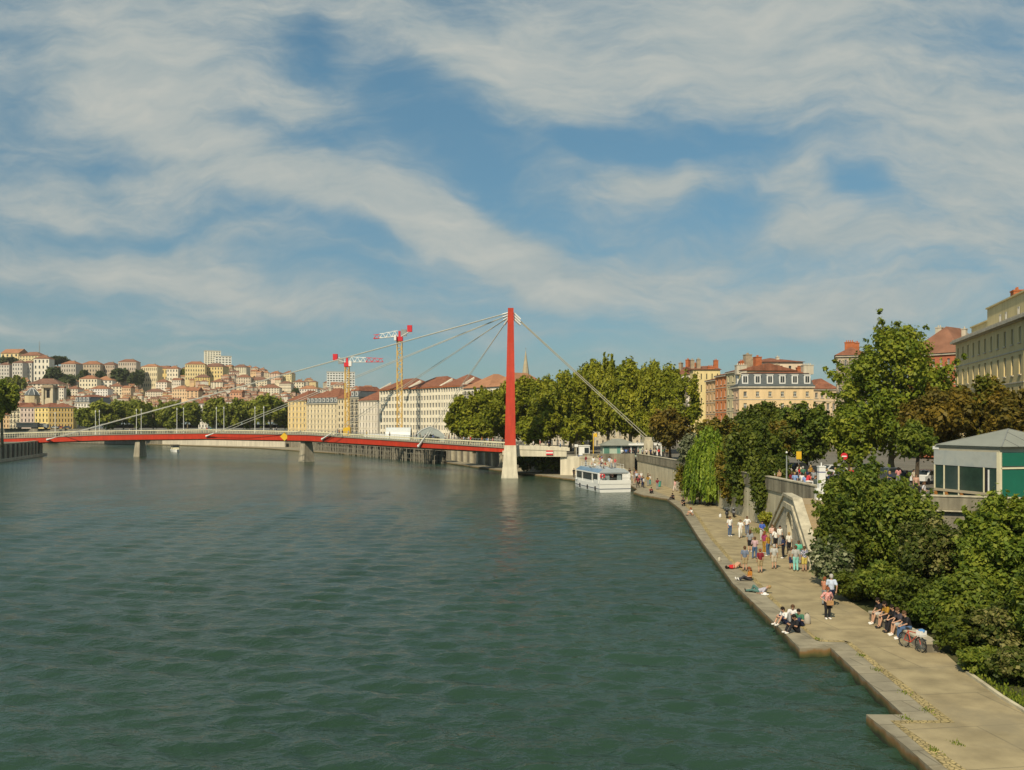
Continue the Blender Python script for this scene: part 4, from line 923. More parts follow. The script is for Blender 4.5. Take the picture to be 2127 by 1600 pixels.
def small_bag(px,py,lab,col,h=.36):
    p=gp(px,py,QZ); o=thing('bag',lab,'bag',p); m=MB(); m.tube([(0,0,0),(0,0,.04),(0,0,h*.55),(0.02,0,h*.85),(.02,0,h*.95)],[h*.3,h*.36,h*.34,h*.22,h*.1],9); m.build('body',surf('bag_%d'%px,col,.8,.15,4,.2),o,smooth=True); m=MB(); m.tube([(-.1,0,h*.9),(0,0,h*1.15),(.1,0,h*.9)],.018,5); m.build('handle',M_BLACK,o)
small_bag(1676,1296,'pale grey backpack standing behind the four seated young men',(.42,.38,.32),.55)
small_bag(1494,1166,'small pale bag near the quay edge by the woman lying in red',(.5,.45,.35),.34)
small_bag(1496,1075,'white bag on the paving beside the parked motorcycles',(.7,.7,.68),.42)
# parked scooters under the willow
def scooter(px,py,lab,rz,col):
    p=gp(px,py,QZ); o=thing('motor_scooter',lab,'scooter',p,rz)
    for x in (-.6,.6):
        w=MB(); w.tube([(x+.22*math.cos(a),0,.27+.22*math.sin(a)) for a in [i*math.pi/8 for i in range(17)]],.07,6,cap=False); w.build('wheel',M_BLACK,o)
    b=MB(); b.ball((-.3,0,.55),.42,10,8,sx=1.1,sy=.5,sz=.6); b.box(-.1,-.16,.28,.45,.16,.36); b.tube([(.6,0,.3),(.45,0,.7),(.4,0,1.0)],[.08,.16,.1],8); b.build('bodywork',surf('scooter_%d'%px,col,.35,.1,2,.45),o,smooth=True)
    s=MB(); s.ball((-.35,0,.82),.34,10,6,sx=1.1,sy=.5,sz=.28); s.build('seat',M_BLACK,o); h=MB(); h.tube([(.38,-.32,1.02),(.42,0,1.05),(.38,.32,1.02)],.025,6); h.build('handlebar',M_GREYM,o)
scooter(1510,1076,'dark motor scooter parked under the willow, left of a pair',R(75),(.03,.03,.035))
scooter(1524,1074,'grey motor scooter parked under the willow, right of a pair',R(80),(.15,.15,.16))
# ================================================================== vegetation
def quads_mesh(name, C, Nn, size, tint, mat, elong=1.0, T=None):
    """leaf faces: centres C, normals Nn, half sizes, per-leaf tint attribute"""
    n=len(C); rs=np.random.RandomState(n%977)
    if T is None:
        T=rs.normal(size=(n,3))
    T=T-(T*Nn).sum(1,keepdims=True)*Nn; T/=np.linalg.norm(T,axis=1,keepdims=True)+1e-9
    B=np.cross(Nn,T); s=size[:,None]
    V=np.empty((n,4,3)); V[:,0]=C-T*s*elong; V[:,1]=C+B*s*.62-T*s*.1; V[:,2]=C+T*s*elong; V[:,3]=C-B*s*.62-T*s*.1
    V[:,0]-=Nn*s*.18; V[:,2]-=Nn*s*.18
    me=bpy.data.meshes.new(name); me.vertices.add(4*n); me.vertices.foreach_set('co',V.reshape(-1).astype(np.float32))
    me.loops.add(4*n); me.loops.foreach_set('vertex_index',np.arange(4*n,dtype=np.int32))
    me.polygons.add(n); me.polygons.foreach_set('loop_start',np.arange(0,4*n,4,dtype=np.int32)); me.polygons.foreach_set('loop_total',np.full(n,4,dtype=np.int32))
    a=me.attributes.new('tint','FLOAT','POINT'); a.data.foreach_set('value',np.repeat(tint,4).astype(np.float32))
    me.materials.append(mat); me.update(calc_edges=True); return me
def unit(v): return v/(np.linalg.norm(v,axis=-1,keepdims=True)+1e-9)
def crown_mesh(name, rx, ry, rz, zc, nclump, nleaf, leaf, mat, seed, clump=.34, shape=None, flat=.0, loose=.15, tint_spread=.5, sprigs=0):
    rs=np.random.RandomState(seed)
    cs=[]; k=0
    while len(cs)<nclump and k<9000:
        k+=1
        d=unit(rs.normal(size=3)); r=.42+.5*rs.rand()**.55
        p=d*r
        if shape is not None and not shape(p,rs): continue
        if p[2]<-.92: continue
        if any(np.linalg.norm(p-q)<clump*.55 for q,_ in cs): continue
        cs.append((p,clump*(.62+.75*rs.rand())))
    ncore=len(cs)
    for i in range(sprigs):
        d=unit(rs.normal(size=3)); d[2]=abs(d[2])*.9-.15; d=unit(d); b0=.84+.1*rs.rand()
        for q in range(3): cs.append((d*(b0+.11*q)+np.array([0,0,.05*q]),clump*(.42-.1*q)))
    cen=np.array([c for c,_ in cs]); rad=np.array([r for _,r in cs])
    w=rad**2; idx=rs.choice(len(cs),nleaf,p=w/w.sum())
    d=unit(rs.normal(size=(nleaf,3))); d[:,2]=np.where((d[:,2]<-.35)&(rs.rand(nleaf)<.6),-d[:,2],d[:,2])
    rr=rad[idx]*(1-.5*rs.rand(nleaf)**1.6)*(1+loose*rs.normal(size=nleaf)*.6)
    ripple=1+.16*np.sin(d[:,0]*7+idx)+.14*np.sin(d[:,1]*8+idx*2.1)
    P=cen[idx]+d*(rr*ripple)[:,None]
    Sx=np.array([rx,ry,rz]); C=P*Sx; C[:,2]+=zc
    Nn=unit(unit(d/Sx)*.9+rs.normal(size=(nleaf,3))*.55+np.array([0,0,.35]))
    ct=rs.rand(len(cs)); tint=np.clip(.5+(ct[idx]-.5)*tint_spread*1.1+rs.normal(size=nleaf)*.2,0,1)
    size=leaf*(.45+.95*rs.rand(nleaf)**1.3)
    return quads_mesh(name,C,Nn,size,tint,mat), cs[:ncore], Sx
M_BARK=surf('bark_brown',(.085,.065,.045),.95,.3,3,.1,bump=.5,bscale=9)
M_BARKP=surf('plane_bark',(.25,.22,.15),.9,.35,2.2,.1,bump=.3,bscale=7,dirt=((.13,.11,.07),1.6,.5))
def trunk_mesh(h0, zc, cs, Sx, r, mat, seed, nl=9):
    rr=random.Random(seed); m=MB()
    top=zc*.85+h0*.15
    pts=[(0,0,-.3),(rr.uniform(-.1,.1)*r,0,h0*.5),(rr.uniform(-1,1)*r*.6,rr.uniform(-1,1)*r*.6,h0),(rr.uniform(-1,1)*r*1.2,rr.uniform(-1,1)*r*1.2,top),(0,0,zc+Sx[2]*.45)]
    m.tube(pts,[r*1.35,r,r*.85,r*.55,r*.12],8)
    for k in range(min(nl,len(cs))):
        c=cs[k*len(cs)//nl][0]; e=Vector((c[0]*Sx[0],c[1]*Sx[1],c[2]*Sx[2]+zc)); s=Vector(pts[2]).lerp(Vector(pts[3]),rr.random()*.9)
        mid=s.lerp(e,.5)+Vector((0,0,.1*(e-s).length)); m.tube([s,mid,e],[r*.38,r*.24,r*.07],6,cap=False)
    return m.mesh('trunk',[mat],smooth=True)
TREECACHE={}
def tree(name,label,cat,loc,H,width,base,spec,seed,nleaf=9000,leaf=.3,nclump=34,clump=.34,tr=.3,group=None,bark=None,depthf=1.0,shape=None,key=None,rz=0,tint_spread=.5,loose=.15,trunk=True,sprigs=8):
    """base = height of the crown's underside; H = overall height; width = crown width"""
    rzh=(H-base)/2; zc=(H+base)/2
    if key and key in TREECACHE:
        cme,tme,(kw,kH)=TREECACHE[key]
        o=thing(name,label,cat,loc,rz,group); sc=(width/kw,width/kw,H/kH)
        put('crown',cme,o,scale=sc)
        if tme: put('trunk',tme,o,scale=sc)
        return o
    cme,cs,Sx=crown_mesh('crown',width/2/1.12,width/2*depthf/1.12,rzh/1.1,zc,nclump,nleaf,leaf,spec,seed,clump,shape,tint_spread=tint_spread,loose=loose,sprigs=sprigs)
    tme=trunk_mesh(max(base,.25),zc,cs,Sx,tr,bark or M_BARK,seed) if trunk else None
    o=thing(name,label,cat,loc,rz,group); put('crown',cme,o)
    if tme: put('trunk',tme,o)
    if key: TREECACHE[key]=(cme,tme,(width,H))
    return o
# leaf colours of each kind
LF_PLANE=leafmat('plane_leaves',(0.140,0.172,0.012),(0.250,0.270,0.018),(0.366,0.356,0.028))
LF_PLANE2=leafmat('greener_plane_leaves',(.105,.155,.014),(.195,.245,.019),(.31,.325,.032))  # greener leaf hues than the plane row
LF_RUST=leafmat('rusty_chestnut_leaves',(.10,.088,.012),(.175,.130,.017),(.26,.175,.022))
LF_MIX=leafmat('half_turned_leaves',(.085,.115,.012),(.17,.155,.017),(.25,.175,.022))
LF_DARK=leafmat('dark_green_leaves',(0.056,0.084,0.010),(0.100,0.132,0.014),(0.163,0.185,0.022))
LF_MID=leafmat('mid_green_leaves',(0.073,0.116,0.014),(0.137,0.187,0.020),(0.230,0.259,0.031))
LF_BRIGHT=leafmat('bright_green_leaves',(0.091,0.140,0.015),(0.171,0.231,0.023),(0.289,0.322,0.038))
LF_WILLOW=leafmat('willow_leaves',(0.107,0.179,0.014),(0.186,0.273,0.020),(0.284,0.359,0.035))
LF_SILVER=leafmat('silver_leaves',(0.122,0.144,0.073),(0.206,0.225,0.122),(0.300,0.306,0.178))
LF_PALE=leafmat('pale_edged_leaves',(0.050,0.075,0.010),(0.084,0.109,0.013),(0.292,0.267,0.089))
LF_VAR=leafmat('variegated_leaves',(0.056,0.090,0.024),(0.187,0.225,0.097),(0.431,0.432,0.267))
LF_YEL=leafmat('yellow_green_leaves',(0.161,0.202,0.021),(0.290,0.310,0.028),(0.451,0.419,0.056))
LF_FAR=leafmat('far_leaves',(0.138,0.172,0.024),(0.228,0.259,0.032),(0.324,0.333,0.050))
LF_FARD=leafmat('far_dark_leaves',(0.056,0.078,0.028),(0.089,0.116,0.039),(0.137,0.163,0.056))

def ptree(px,py0,py1,wpx,Y,label,spec,seed,name='tree',cat='tree',basef=.12,zg=None,**k):
    """tree whose crown spans py0..py1 and wpx at depth Y, standing on ground zg"""
    zg=zup(Y) if zg is None else zg
    X=xpix(px,Y); H=zpix(py0,Y)-zg; base=max(.1,zpix(py1,Y)-zg)
    return tree(name,label,cat,(X,Y,zg),H,wpx*Y/F,base,spec,seed,**k)
# --- row of plane trees beyond the bridge and along the promenade
rows=[(962,826,912,86,212,'leftmost lower plane tree of the big row behind the bridge, before the white blocks',1),
 (1006,808,915,92,206,'plane tree of the big row just left of the red mast',2),
 (1046,800,915,80,214,'plane tree of the big row partly hidden behind the red mast',3),
 (1096,782,918,96,216,'plane tree under the church spire, right of the red mast',4),
 (1140,790,922,88,198,'plane tree right of the spire, over the concrete approach span',5),
 (1184,772,918,96,204,'plane tree where the two back stay cables first cross the foliage',6),
 (1228,757,920,100,210,'plane tree behind the upper part of the two back stay cables',1),
 (1264,744,916,84,203,'tallest plane tree of the big row, above the middle of the back stays',2),
 (1310,752,914,100,198,'plane tree above the far pale green kiosk',3),
 (1352,750,905,76,192,'plane tree above the cable anchor block',4),
 (1386,768,900,80,190,'plane tree of the big row nearest the chimneyed houses',5)]
for i,(px,p0,p1,w,Y,lab,sd) in enumerate(rows):
    ptree(px,p0,p1,w,Y,lab,LF_PLANE,sd,name='plane_tree',nleaf=22000,leaf=.36,nclump=60,clump=.27,tr=.42,bark=M_BARKP,group='plane trees along the east quay',key='plane%d'%sd,rz=i*1.3,basef=.1)
ptree(1424,770,905,74,168,'airy plane tree with see-through crown in front of the orange house',LF_PLANE,21,name='plane_tree',nleaf=5200,leaf=.34,nclump=30,clump=.24,tr=.3,bark=M_BARKP,loose=.5)
for i,(px,p0,p1,w,Y,lab) in enumerate([(985,868,918,70,198,'low plane tree crown just behind the bridge rail, left of the mast'),(1110,868,926,80,193,'low plane tree crown hanging over the approach span'),(1196,862,922,70,190,'low plane tree crown behind the ticket booth')]):
    ptree(px,p0,p1,w,Y,lab,LF_PLANE,30+i,name='plane_tree',nleaf=6000,leaf=.36,nclump=26,clump=.36,tr=.3,bark=M_BARKP,group='plane trees along the east quay')
# rusty and green trees along the promenade
ptree(1392,848,934,104,168,'small rusty chestnut tree right of the back stay anchor',LF_RUST,41,name='chestnut_tree',nleaf=7500,leaf=.34,nclump=30,tr=.25)
ptree(1492,866,958,112,128,'rust brown tree behind the weeping willow',LF_MIX,42,name='chestnut_tree',nleaf=9000,leaf=.3,nclump=32,tr=.25)
ptree(1584,840,935,116,132,'rounded dark green tree in front of the cream mansard building',LF_DARK,43,name='lime_tree',nleaf=10000,leaf=.3,nclump=46,clump=.3,tr=.28)
ptree(1676,832,962,118,118,'green tree right of the rounded dark one, over the stair landing',LF_MID,44,name='lime_tree',nleaf=11000,leaf=.27,nclump=40,tr=.26)
ptree(1612,880,965,86,112,'half turned yellowish tree above the stair landing',LF_MIX,45,name='lime_tree',nleaf=8000,leaf=.25,nclump=30,tr=.22)
ptree(1852,664,960,292,106,'big sunlit plane tree, tallest on the promenade, before the red roofed house',LF_PLANE2,46,name='plane_tree',nleaf=36000,leaf=.25,nclump=90,clump=.2,sprigs=20,shape=lambda p,rs: math.hypot(p[0],p[1])<.70-.36*p[2],tr=.42,bark=M_BARKP,loose=.3)
ptree(1765,852,965,92,100,'yellow green lower tree leaning left of the big plane',LF_PLANE2,47,name='plane_tree',nleaf=9000,leaf=.25,nclump=30,tr=.25)
ptree(1950,800,955,160,92,'rusty brown chestnut below the red roofed house',LF_RUST,48,name='chestnut_tree',nleaf=16000,leaf=.25,nclump=46,clump=.28,tr=.3)
ptree(2040,782,930,128,98,'green topped chestnut in front of the long yellow facade',LF_MIX,49,name='chestnut_tree',nleaf=12000,leaf=.26,nclump=38,clump=.28,tr=.3)
ptree(2118,800,945,140,88,'dark rusty chestnut at the right edge behind the kiosk roof',LF_RUST,50,name='chestnut_tree',nleaf=13000,leaf=.24,nclump=40,clump=.28,tr=.3)
ptree(1905,880,960,80,82,'small green tree trunked beside the kiosk, under the chestnuts',LF_MID,51,name='lime_tree',nleaf=6000,leaf=.2,nclump=26,tr=.2)
# --- planted bank below the promenade
def bush(px,py0,py1,wpx,Y,label,spec,seed,name='shrub',cat='shrub',zg=None,**k):
    zg=(zpix(py1,Y) if zg is None else zg)
    k.setdefault('nclump',34); k.setdefault('clump',.34); k.setdefault('sprigs',22); k.setdefault('loose',.3); k.setdefault('tr',.07)
    X=xpix(px,Y); H=max(.5,zpix(py0,Y)-zg)
    return tree(name,label,cat,(X,Y,zg),H,wpx*Y/F,.06*H,spec,seed,**k)
bush(1804,948,1262,226,58.5,'large dense green tree shrub right of the stone staircase',LF_MID,60,name='bank_tree',cat='tree',nleaf=44000,leaf=.135,nclump=110,clump=.19,loose=.4,tr=.14,sprigs=40,shape=lambda p,rs: np.linalg.norm(p)<.72+.22*math.sin(3*math.atan2(p[1],p[0])+1.2)+.12*math.sin(7*p[2]),zg=1.0)
bush(1752,1040,1245,120,57.5,'dark shrub leaning on the foot of the stone staircase',LF_DARK,61,nleaf=11000,leaf=.15,nclump=40,zg=1.0)
bush(1885,1000,1250,130,56,'tall slender green shrub under the terrace parapet',LF_MID,62,nleaf=12000,leaf=.15,nclump=40,zg=1.1)
bush(1942,1078,1345,178,48.5,'large shrub speckled with pale leaves, right of the tall dense one',LF_PALE,63,nleaf=22000,leaf=.13,nclump=56,clump=.25,tr=.1,zg=1.0)
bush(1862,1190,1300,120,52,'low dark shrub behind the people on the seat wall',LF_DARK,64,nleaf=9000,leaf=.13,nclump=30,zg=.9)
bush(2092,1018,1345,190,44.5,'bright green maple at the right edge below the kiosk',LF_BRIGHT,65,name='maple_tree',cat='tree',nleaf=32000,leaf=.14,nclump=66,clump=.26,tr=.12,zg=1.2)
bush(2010,1190,1400,130,43,'dark mixed shrub behind the end of the seat wall',LF_MID,66,nleaf=12000,leaf=.12,nclump=36,zg=1.0)
bush(2095,1262,1460,180,38.5,'dark lower shrub with pale leaves at the right edge',LF_PALE,67,nleaf=17000,leaf=.115,nclump=46,clump=.27,zg=.9)
bush(2050,1330,1440,110,39,'low dark shrub overhanging the paving near the right edge',LF_DARK,68,nleaf=8000,leaf=.11,nclump=30,zg=.85)
bush(2180,1180,1480,160,37,'tall green shrub cut by the right edge of the view',LF_MID,69,nleaf=12000,leaf=.14,nclump=36,zg=.9)
bush(1985,1110,1240,90,50,'upright mid green shrub between the speckled shrub and the maple',LF_MID,70,nleaf=8000,leaf=.13,nclump=30,zg=1.8)
bush(1724,1118,1222,84,56.5,'silvery variegated bush at the foot of the stone staircase',LF_VAR,71,nleaf=5200,leaf=.17,nclump=26,clump=.3,zg=.85)
bush(1790,1215,1275,110,53.5,'dark ground hugging shrub at the paving edge below the dense tree',LF_DARK,72,nleaf=7000,leaf=.11,nclump=26,zg=.82)
for i,(px,p0,p1,w,Y,lf,lab) in enumerate([(1775,1186,1262,92,51.8,LF_DARK,'low shrub at the paving edge under the variegated bush'),(1840,1170,1290,116,49.2,LF_MID,'shrub behind the far end of the seat wall'),(1896,1196,1318,116,45.6,LF_DARK,'dark shrub behind the middle of the seat wall'),(1950,1226,1350,112,43.4,LF_MID,'green shrub behind the near end of the seat wall'),(1998,1280,1395,104,39.8,LF_DARK,'dark shrub past the near end of the seat wall'),(2052,1350,1438,116,36.8,LF_MID,'low green shrub over the kerb'),(2118,1352,1470,120,35,LF_PALE,'pale leaved low shrub over the kerb by the right edge'),(1912,1110,1250,120,53,LF_DARK,'dark tall shrub filling the gap under the terrace ledge')]):
    bush(px,p0,p1,w,Y,lab,lf,160+i,nleaf=8500,leaf=.105,nclump=34,zg=.85)
# --- between staircase and willow
bush(1568,872,1092,124,99,'dark green bank tree left of the stone staircase',LF_DARK,80,name='bank_tree',cat='tree',nleaf=18000,leaf=.24,nclump=52,clump=.26,tr=.18,zg=.8)
bush(1522,905,1060,80,104,'brown tinged bank tree between the willow and the dark tree',LF_MIX,81,name='bank_tree',cat='tree',nleaf=11000,leaf=.24,nclump=40,clump=.28,tr=.15,zg=.8)
bush(1602,945,1096,96,91,'dark shrub touching the far flight of the stone staircase',LF_DARK,82,nleaf=13000,leaf=.18,nclump=44,clump=.28,zg=.8)
bush(1592,1064,1103,36,88,'small yellow green bush left of the arched staircase',LF_YEL,83,nleaf=2600,leaf=.11,nclump=20,zg=.8)
bush(1440,900,975,64,121,'silver grey leaved tree left of the willow above the parapet',LF_SILVER,84,name='olive_tree',cat='tree',nleaf=4200,leaf=.22,nclump=24,clump=.3,tr=.12,zg=4.4,loose=.5)
bush(1432,960,1040,62,124,'loose olive green climber hanging over the retaining wall by the willow',LF_MIX,85,nleaf=3000,leaf=.19,nclump=22,clump=.28,zg=.8,loose=.6)
for i,(px,w,lab) in enumerate([(1094,46,'green bush under the approach span, left one by the mast base'),(1128,48,'green bush in the middle under the approach span'),(1158,40,'dark green bush under the approach span next to the abutment')]):
    bush(px,938,990,w,186-i*2,lab,LF_MID if i<2 else LF_DARK,90+i,nleaf=4000,leaf=.3,nclump=22,zg=.7)
# --- weeping willow
def willow():
    Y=113; zg=QZ; X=xpix(1474,Y); rs=np.random.RandomState(5)
    o=thing('weeping_willow','bright green weeping willow trailing over the lower quay','tree',(X,Y,zg))
    C=[];T=[];tint=[];lim=[]
    H=zpix(884,Y)-zg; Rw=3.1
    for k in range(620):
        a=rs.rand()*2*math.pi; r=Rw*math.sqrt(rs.rand()); hz=H*(1-.42*(r/Rw)**2)-rs.rand()*1.2
        x0,y0=r*math.cos(a),r*math.sin(a); L=hz-(.6+2.6*rs.rand()**1.5) if rs.rand()<.7 else hz*rs.uniform(.3,.7)
        n=int(L/.17); sway=rs.normal(size=2)*.18; tb=rs.rand()
        for i in range(n):
            t=i/max(n-1,1); C.append((x0*(1+.12*t)+sway[0]*t*t+rs.normal()*.04,y0*(1+.12*t)+sway[1]*t*t+rs.normal()*.04,hz-L*t)); T.append((rs.normal()*.25,rs.normal()*.25,-1)); tint.append(np.clip(.5+(tb-.5)*.8+rs.normal()*.15,0,1))
    C=np.array(C);T=np.array(T); Nn=unit(np.c_[C[:,0],C[:,1],np.full(len(C),.8)]*.4+rs.normal(size=C.shape)*.6)
    me=quads_mesh('crown',C,Nn,.17*(.7+.6*rs.rand(len(C))),np.array(tint),LF_WILLOW,elong=1.5,T=T); put('crown',me,o)
    m=MB(); m.tube([(0,0,-.2),(.1,0,H*.3),(.2,.1,H*.55),(0,0,H*.85)],[.4,.32,.22,.08],8)
    for i in range(8):
        a=i*.8; m.tube([(.1,.05,H*.45),(1.0*math.cos(a),1.0*math.sin(a),H*.8),(2.1*math.cos(a),2.1*math.sin(a),H*.78)],[.15,.1,.04],6,cap=False)
    m.build('trunk',M_BARK,o,smooth=True)
willow()
# --- far left quay trees
far=[(186,838,890,56,432),(222,828,892,58,428),(256,828,890,50,436),(286,832,892,46,430),(318,836,892,44,438),(352,828,894,52,428),(390,832,894,54,430),(446,828,890,46,424),(482,826,892,52,420),(520,826,892,44,426),(562,817,892,66,412),(592,838,890,40,418)]
names=['first (leftmost)','second','third','fourth','fifth','sixth','seventh']
for i,(px,p0,p1,w,Y) in enumerate(far):
    lab=('%s tree of the left clump of far quay trees'%names[i]) if i<7 else ('%s tree of the clump right of the white house on the far quay'%names[i-7].replace(' (leftmost)',''))
    ptree(px,p0,p1,w*1.08,Y,lab,LF_FAR,100+i%4,name='plane_tree',nleaf=5200,leaf=.75,nclump=36,clump=.32,tr=.4,bark=M_BARKP,group='trees of the far quay',key='far%d'%(i%4),rz=i*.9,zg=7)
ptree(4,790,872,62,232,'plane tree cut by the left edge above the ribbed wall',LF_PLANE2,120,name='plane_tree',nleaf=9000,leaf=.42,nclump=36,clump=.32,tr=.35,bark=M_BARKP,zg=5)
ptree(-30,800,880,70,226,'plane tree outside the left edge, only its fringe in view',LF_PLANE,121,name='plane_tree',nleaf=6000,leaf=.42,nclump=30,tr=.35,zg=5)
# grass tufts in the joints of the quay and along the kerb
def tufts():
    rs=np.random.RandomState(9); C=[]
    spots=[(1790,1363),(1822,1393),(1700,1329),(1880,1493),(1930,1478),(1940,1560),(1985,1545),(1880,1440)]
    for px,py in spots:
        p=gp(px,py,QZ)
        for k in range(40): C.append((p.x+rs.normal()*.1,p.y+rs.normal()*.16,QZ+.02+abs(rs.normal())*.02))
    for a0,a1 in zip(bank[5:],bank[6:]):
        for k in range(420):
            t=rs.rand(); C.append((lerp(a0.x,a1.x,t)+.1+abs(rs.normal())*.5,lerp(a0.y,a1.y,t)+rs.normal()*.15,QZ+.06+abs(rs.normal())*.09))
    p0,p1=gp(1572,1108,QZ),gp(1604,1100,QZ)
    for k in range(900): t=rs.rand(); C.append((lerp(p0.x,p1.x,t)+rs.normal()*.3,lerp(p0.y,p1.y,t)+rs.normal()*.9,QZ+.08+abs(rs.normal())*.1))
    C=np.array(C); T=np.tile((0,0,1.0),(len(C),1))+rs.normal(size=C.shape)*.3; Nn=unit(rs.normal(size=C.shape)*np.array([1,1,.2]))
    me=quads_mesh('grass',C,Nn,np.where(C[:,2]<QZ+.1,.03,.055)*(.6+.8*rs.rand(len(C))),rs.rand(len(C)),LF_BRIGHT,elong=1.3,T=T)
    o=put('grass',me); tag(o,'grass tufts in the joints of the paving and along the kerb','grass',kind='stuff')
tufts()
# ================================================================== buildings
def wallmat(c,st=.1):
    c=tuple(min(.82,v*1.14) for v in c)
    return surf('wall_%02x%02x%02x'%tuple(int(x*255) for x in c),c,.9,.1,.25,.15,streak=st)
M_ROOF=brickmat('roof_tiles',(.29,.12,.068),(.22,.095,.056),(.20,.07,.04),2.2,.5,.5,.9,msize=.03)
M_ROOFS=[surf('far_roof_a',(.30,.14,.08),.9,.22,.35,.1),surf('far_roof_b',(.24,.118,.075),.9,.25,.35,.1),surf('far_roof_c',(.36,.18,.10),.9,.2,.35,.1),surf('far_roof_d',(.20,.11,.078),.9,.25,.35,.1)]
M_SLATE=surf('slate_mansard',(.10,.115,.12),.7,.2,.8,.3)
M_BRICK=surf('brick_chimney',(.42,.14,.06),.9,.25,1.2,.1)
M_CHIM=surf('stone_chimney',(.36,.29,.2),.9,.25,1.2,.1)
M_TRIM=surf('facade_trim',(.55,.49,.38),.88,.1,.5,.2,streak=.15)
M_FRAME=surf('window_frame',(.62,.60,.54),.6,.06,1,.3)
M_WGL=glass_dark('far_window_glass',(.05,.06,.065),.15)
WM={}
def winmesh(w,h,style):
    k=(round(w,2),round(h,2),style)
    if k in WM: return WM[k]
    m=MB()
    m.box(-w/2,-.0,0,w/2,.05,h,m=0)
    f=.07*max(1,w/1.1)
    if style!='plain':
        for x in (-w/2,w/2-f): m.box(x,-.05,0,x+f,-.002,h,m=1)
        m.box(-w/2+f,-.05,h-f,w/2-f,-.002,h,m=1); m.box(-w/2+f,-.05,0,w/2-f,-.002,f,m=1)
        m.box(-f*.5,-.05,f,f*.5,-.002,h-f,m=1)
    if style=='shutter':
        for s in (-1,1): m.box(min(s*w*.52,s*w*.98),-.32,0,max(s*w*.52,s*w*.98),-.255,h,m=2)
    if style=='blind': m.box(-w/2+f,-.03,h*.5,w/2-f,-.01,h-f,m=2)
    if style in('sill','shutter','blind','bal'): m.box(-w/2-.12,-.4,-.14,w/2+.12,.0,-.004,m=3)
    if style=='bal':
        m.box(-w/2-.3,-.85,-.3,w/2+.3,-.26,-.15,m=3)
        for i in range(9): x=lerp(-w/2-.28,w/2+.28,i/8); m.box(x-.02,-.84,-.15,x+.02,-.8,.9,m=4)
        m.box(-w/2-.3,-.86,.9,w/2+.3,-.78,.96,m=4)
    me=m.mesh('window',[M_WGL,M_FRAME,surf('shutter_grey',(.30,.32,.29),.7,.1,1,.2),M_TRIM,M_DARK],weld=False); WM[k]=me; return me
def facade(mb,W,H,ops,dep=.25,x0=0,yf=0,m=0):
    """front wall in the plane y=yf with openings cut through to a reveal"""
    xs=sorted({0,W,*[o[0] for o in ops],*[o[2] for o in ops]}); zs=sorted({0,H,*[o[1] for o in ops],*[o[3] for o in ops]})
    for xa,xb in zip(xs,xs[1:]):
        for za,zb in zip(zs,zs[1:]):
            cx,cz=(xa+xb)/2,(za+zb)/2
            if any(o[0]<cx<o[2] and o[1]<cz<o[3] for o in ops): continue
            mb.face([(x0+xa,yf,za),(x0+xb,yf,za),(x0+xb,yf,zb),(x0+xa,yf,zb)],m)
    for a,b,c,d in ops:
        for q in ([(a,b),(c,b)],[(c,b),(c,d)],[(c,d),(a,d)],[(a,d),(a,b)]):
            mb.face([(x0+q[0][0],yf,q[0][1]),(x0+q[1][0],yf,q[1][1]),(x0+q[1][0],yf+dep,q[1][1]),(x0+q[0][0],yf+dep,q[0][1])],m)
def hip(mb,x0,y0,x1,y1,z,h,ov=.5,ridge=True,flat=None):
    x0-=ov;y0-=ov;x1+=ov;y1+=ov
    if (x1-x0)>=(y1-y0): i=(y1-y0)/2; a=(x0+i,(y0+y1)/2,z+h); b=(x1-i,(y0+y1)/2,z+h); mb.face([(x0,y0,z),(x1,y0,z),b,a]); mb.face([(x1,y0,z),(x1,y1,z),b]); mb.face([(x1,y1,z),(x0,y1,z),a,b]); mb.face([(x0,y1,z),(x0,y0,z),a])
    else: i=(x1-x0)/2; a=((x0+x1)/2,y0+i,z+h); b=((x0+x1)/2,y1-i,z+h); mb.face([(x0,y0,z),(x1,y0,z),a]); mb.face([(x1,y0,z),(x1,y1,z),b,a]); mb.face([(x1,y1,z),(x0,y1,z),b]); mb.face([(x0,y1,z),(x0,y0,z),a,b])
    mb.face([(x0,y0,z-.02),(x1,y0,z-.02),(x1,y1,z-.02),(x0,y1,z-.02)])
def gable(mb,x0,y0,x1,y1,z,h,ov=.4):
    yc=(y0+y1)/2; a=(x0-ov,yc,z+h);b=(x1+ov,yc,z+h); y0-=ov;y1+=ov;x0-=ov;x1+=ov
    mb.face([(x0,y0,z),(x1,y0,z),b,a]); mb.face([(x1,y1,z),(x0,y1,z),a,b]); mb.face([(x0,y0,z),a,(x0,y1,z)]); mb.face([(x1,y0,z),(x1,y1,z),b])
    mb.face([(x0,y0,z-.02),(x1,y0,z-.02),(x1,y1,z-.02),(x0,y1,z-.02)])
def chimney_mesh(w,d,h,mat):
    k=('ch',w,d,h,mat.name)
    if k in WM: return WM[k]
    m=MB(); m.box(-w/2,-d/2,-1.2,w/2,d/2,h); m.box(-w/2-.08,-d/2-.08,h,w/2+.08,d/2+.08,h+.18)
    n=max(1,int(w/.5))
    for i in range(n): x=lerp(-w/2+.2,w/2-.2,(i+.5)/n); m.tube([(x,0,h+.18),(x,0,h+.6)],[.13,.1],6)
    WM[k]=m.mesh('chimney',[mat]); return WM[k]
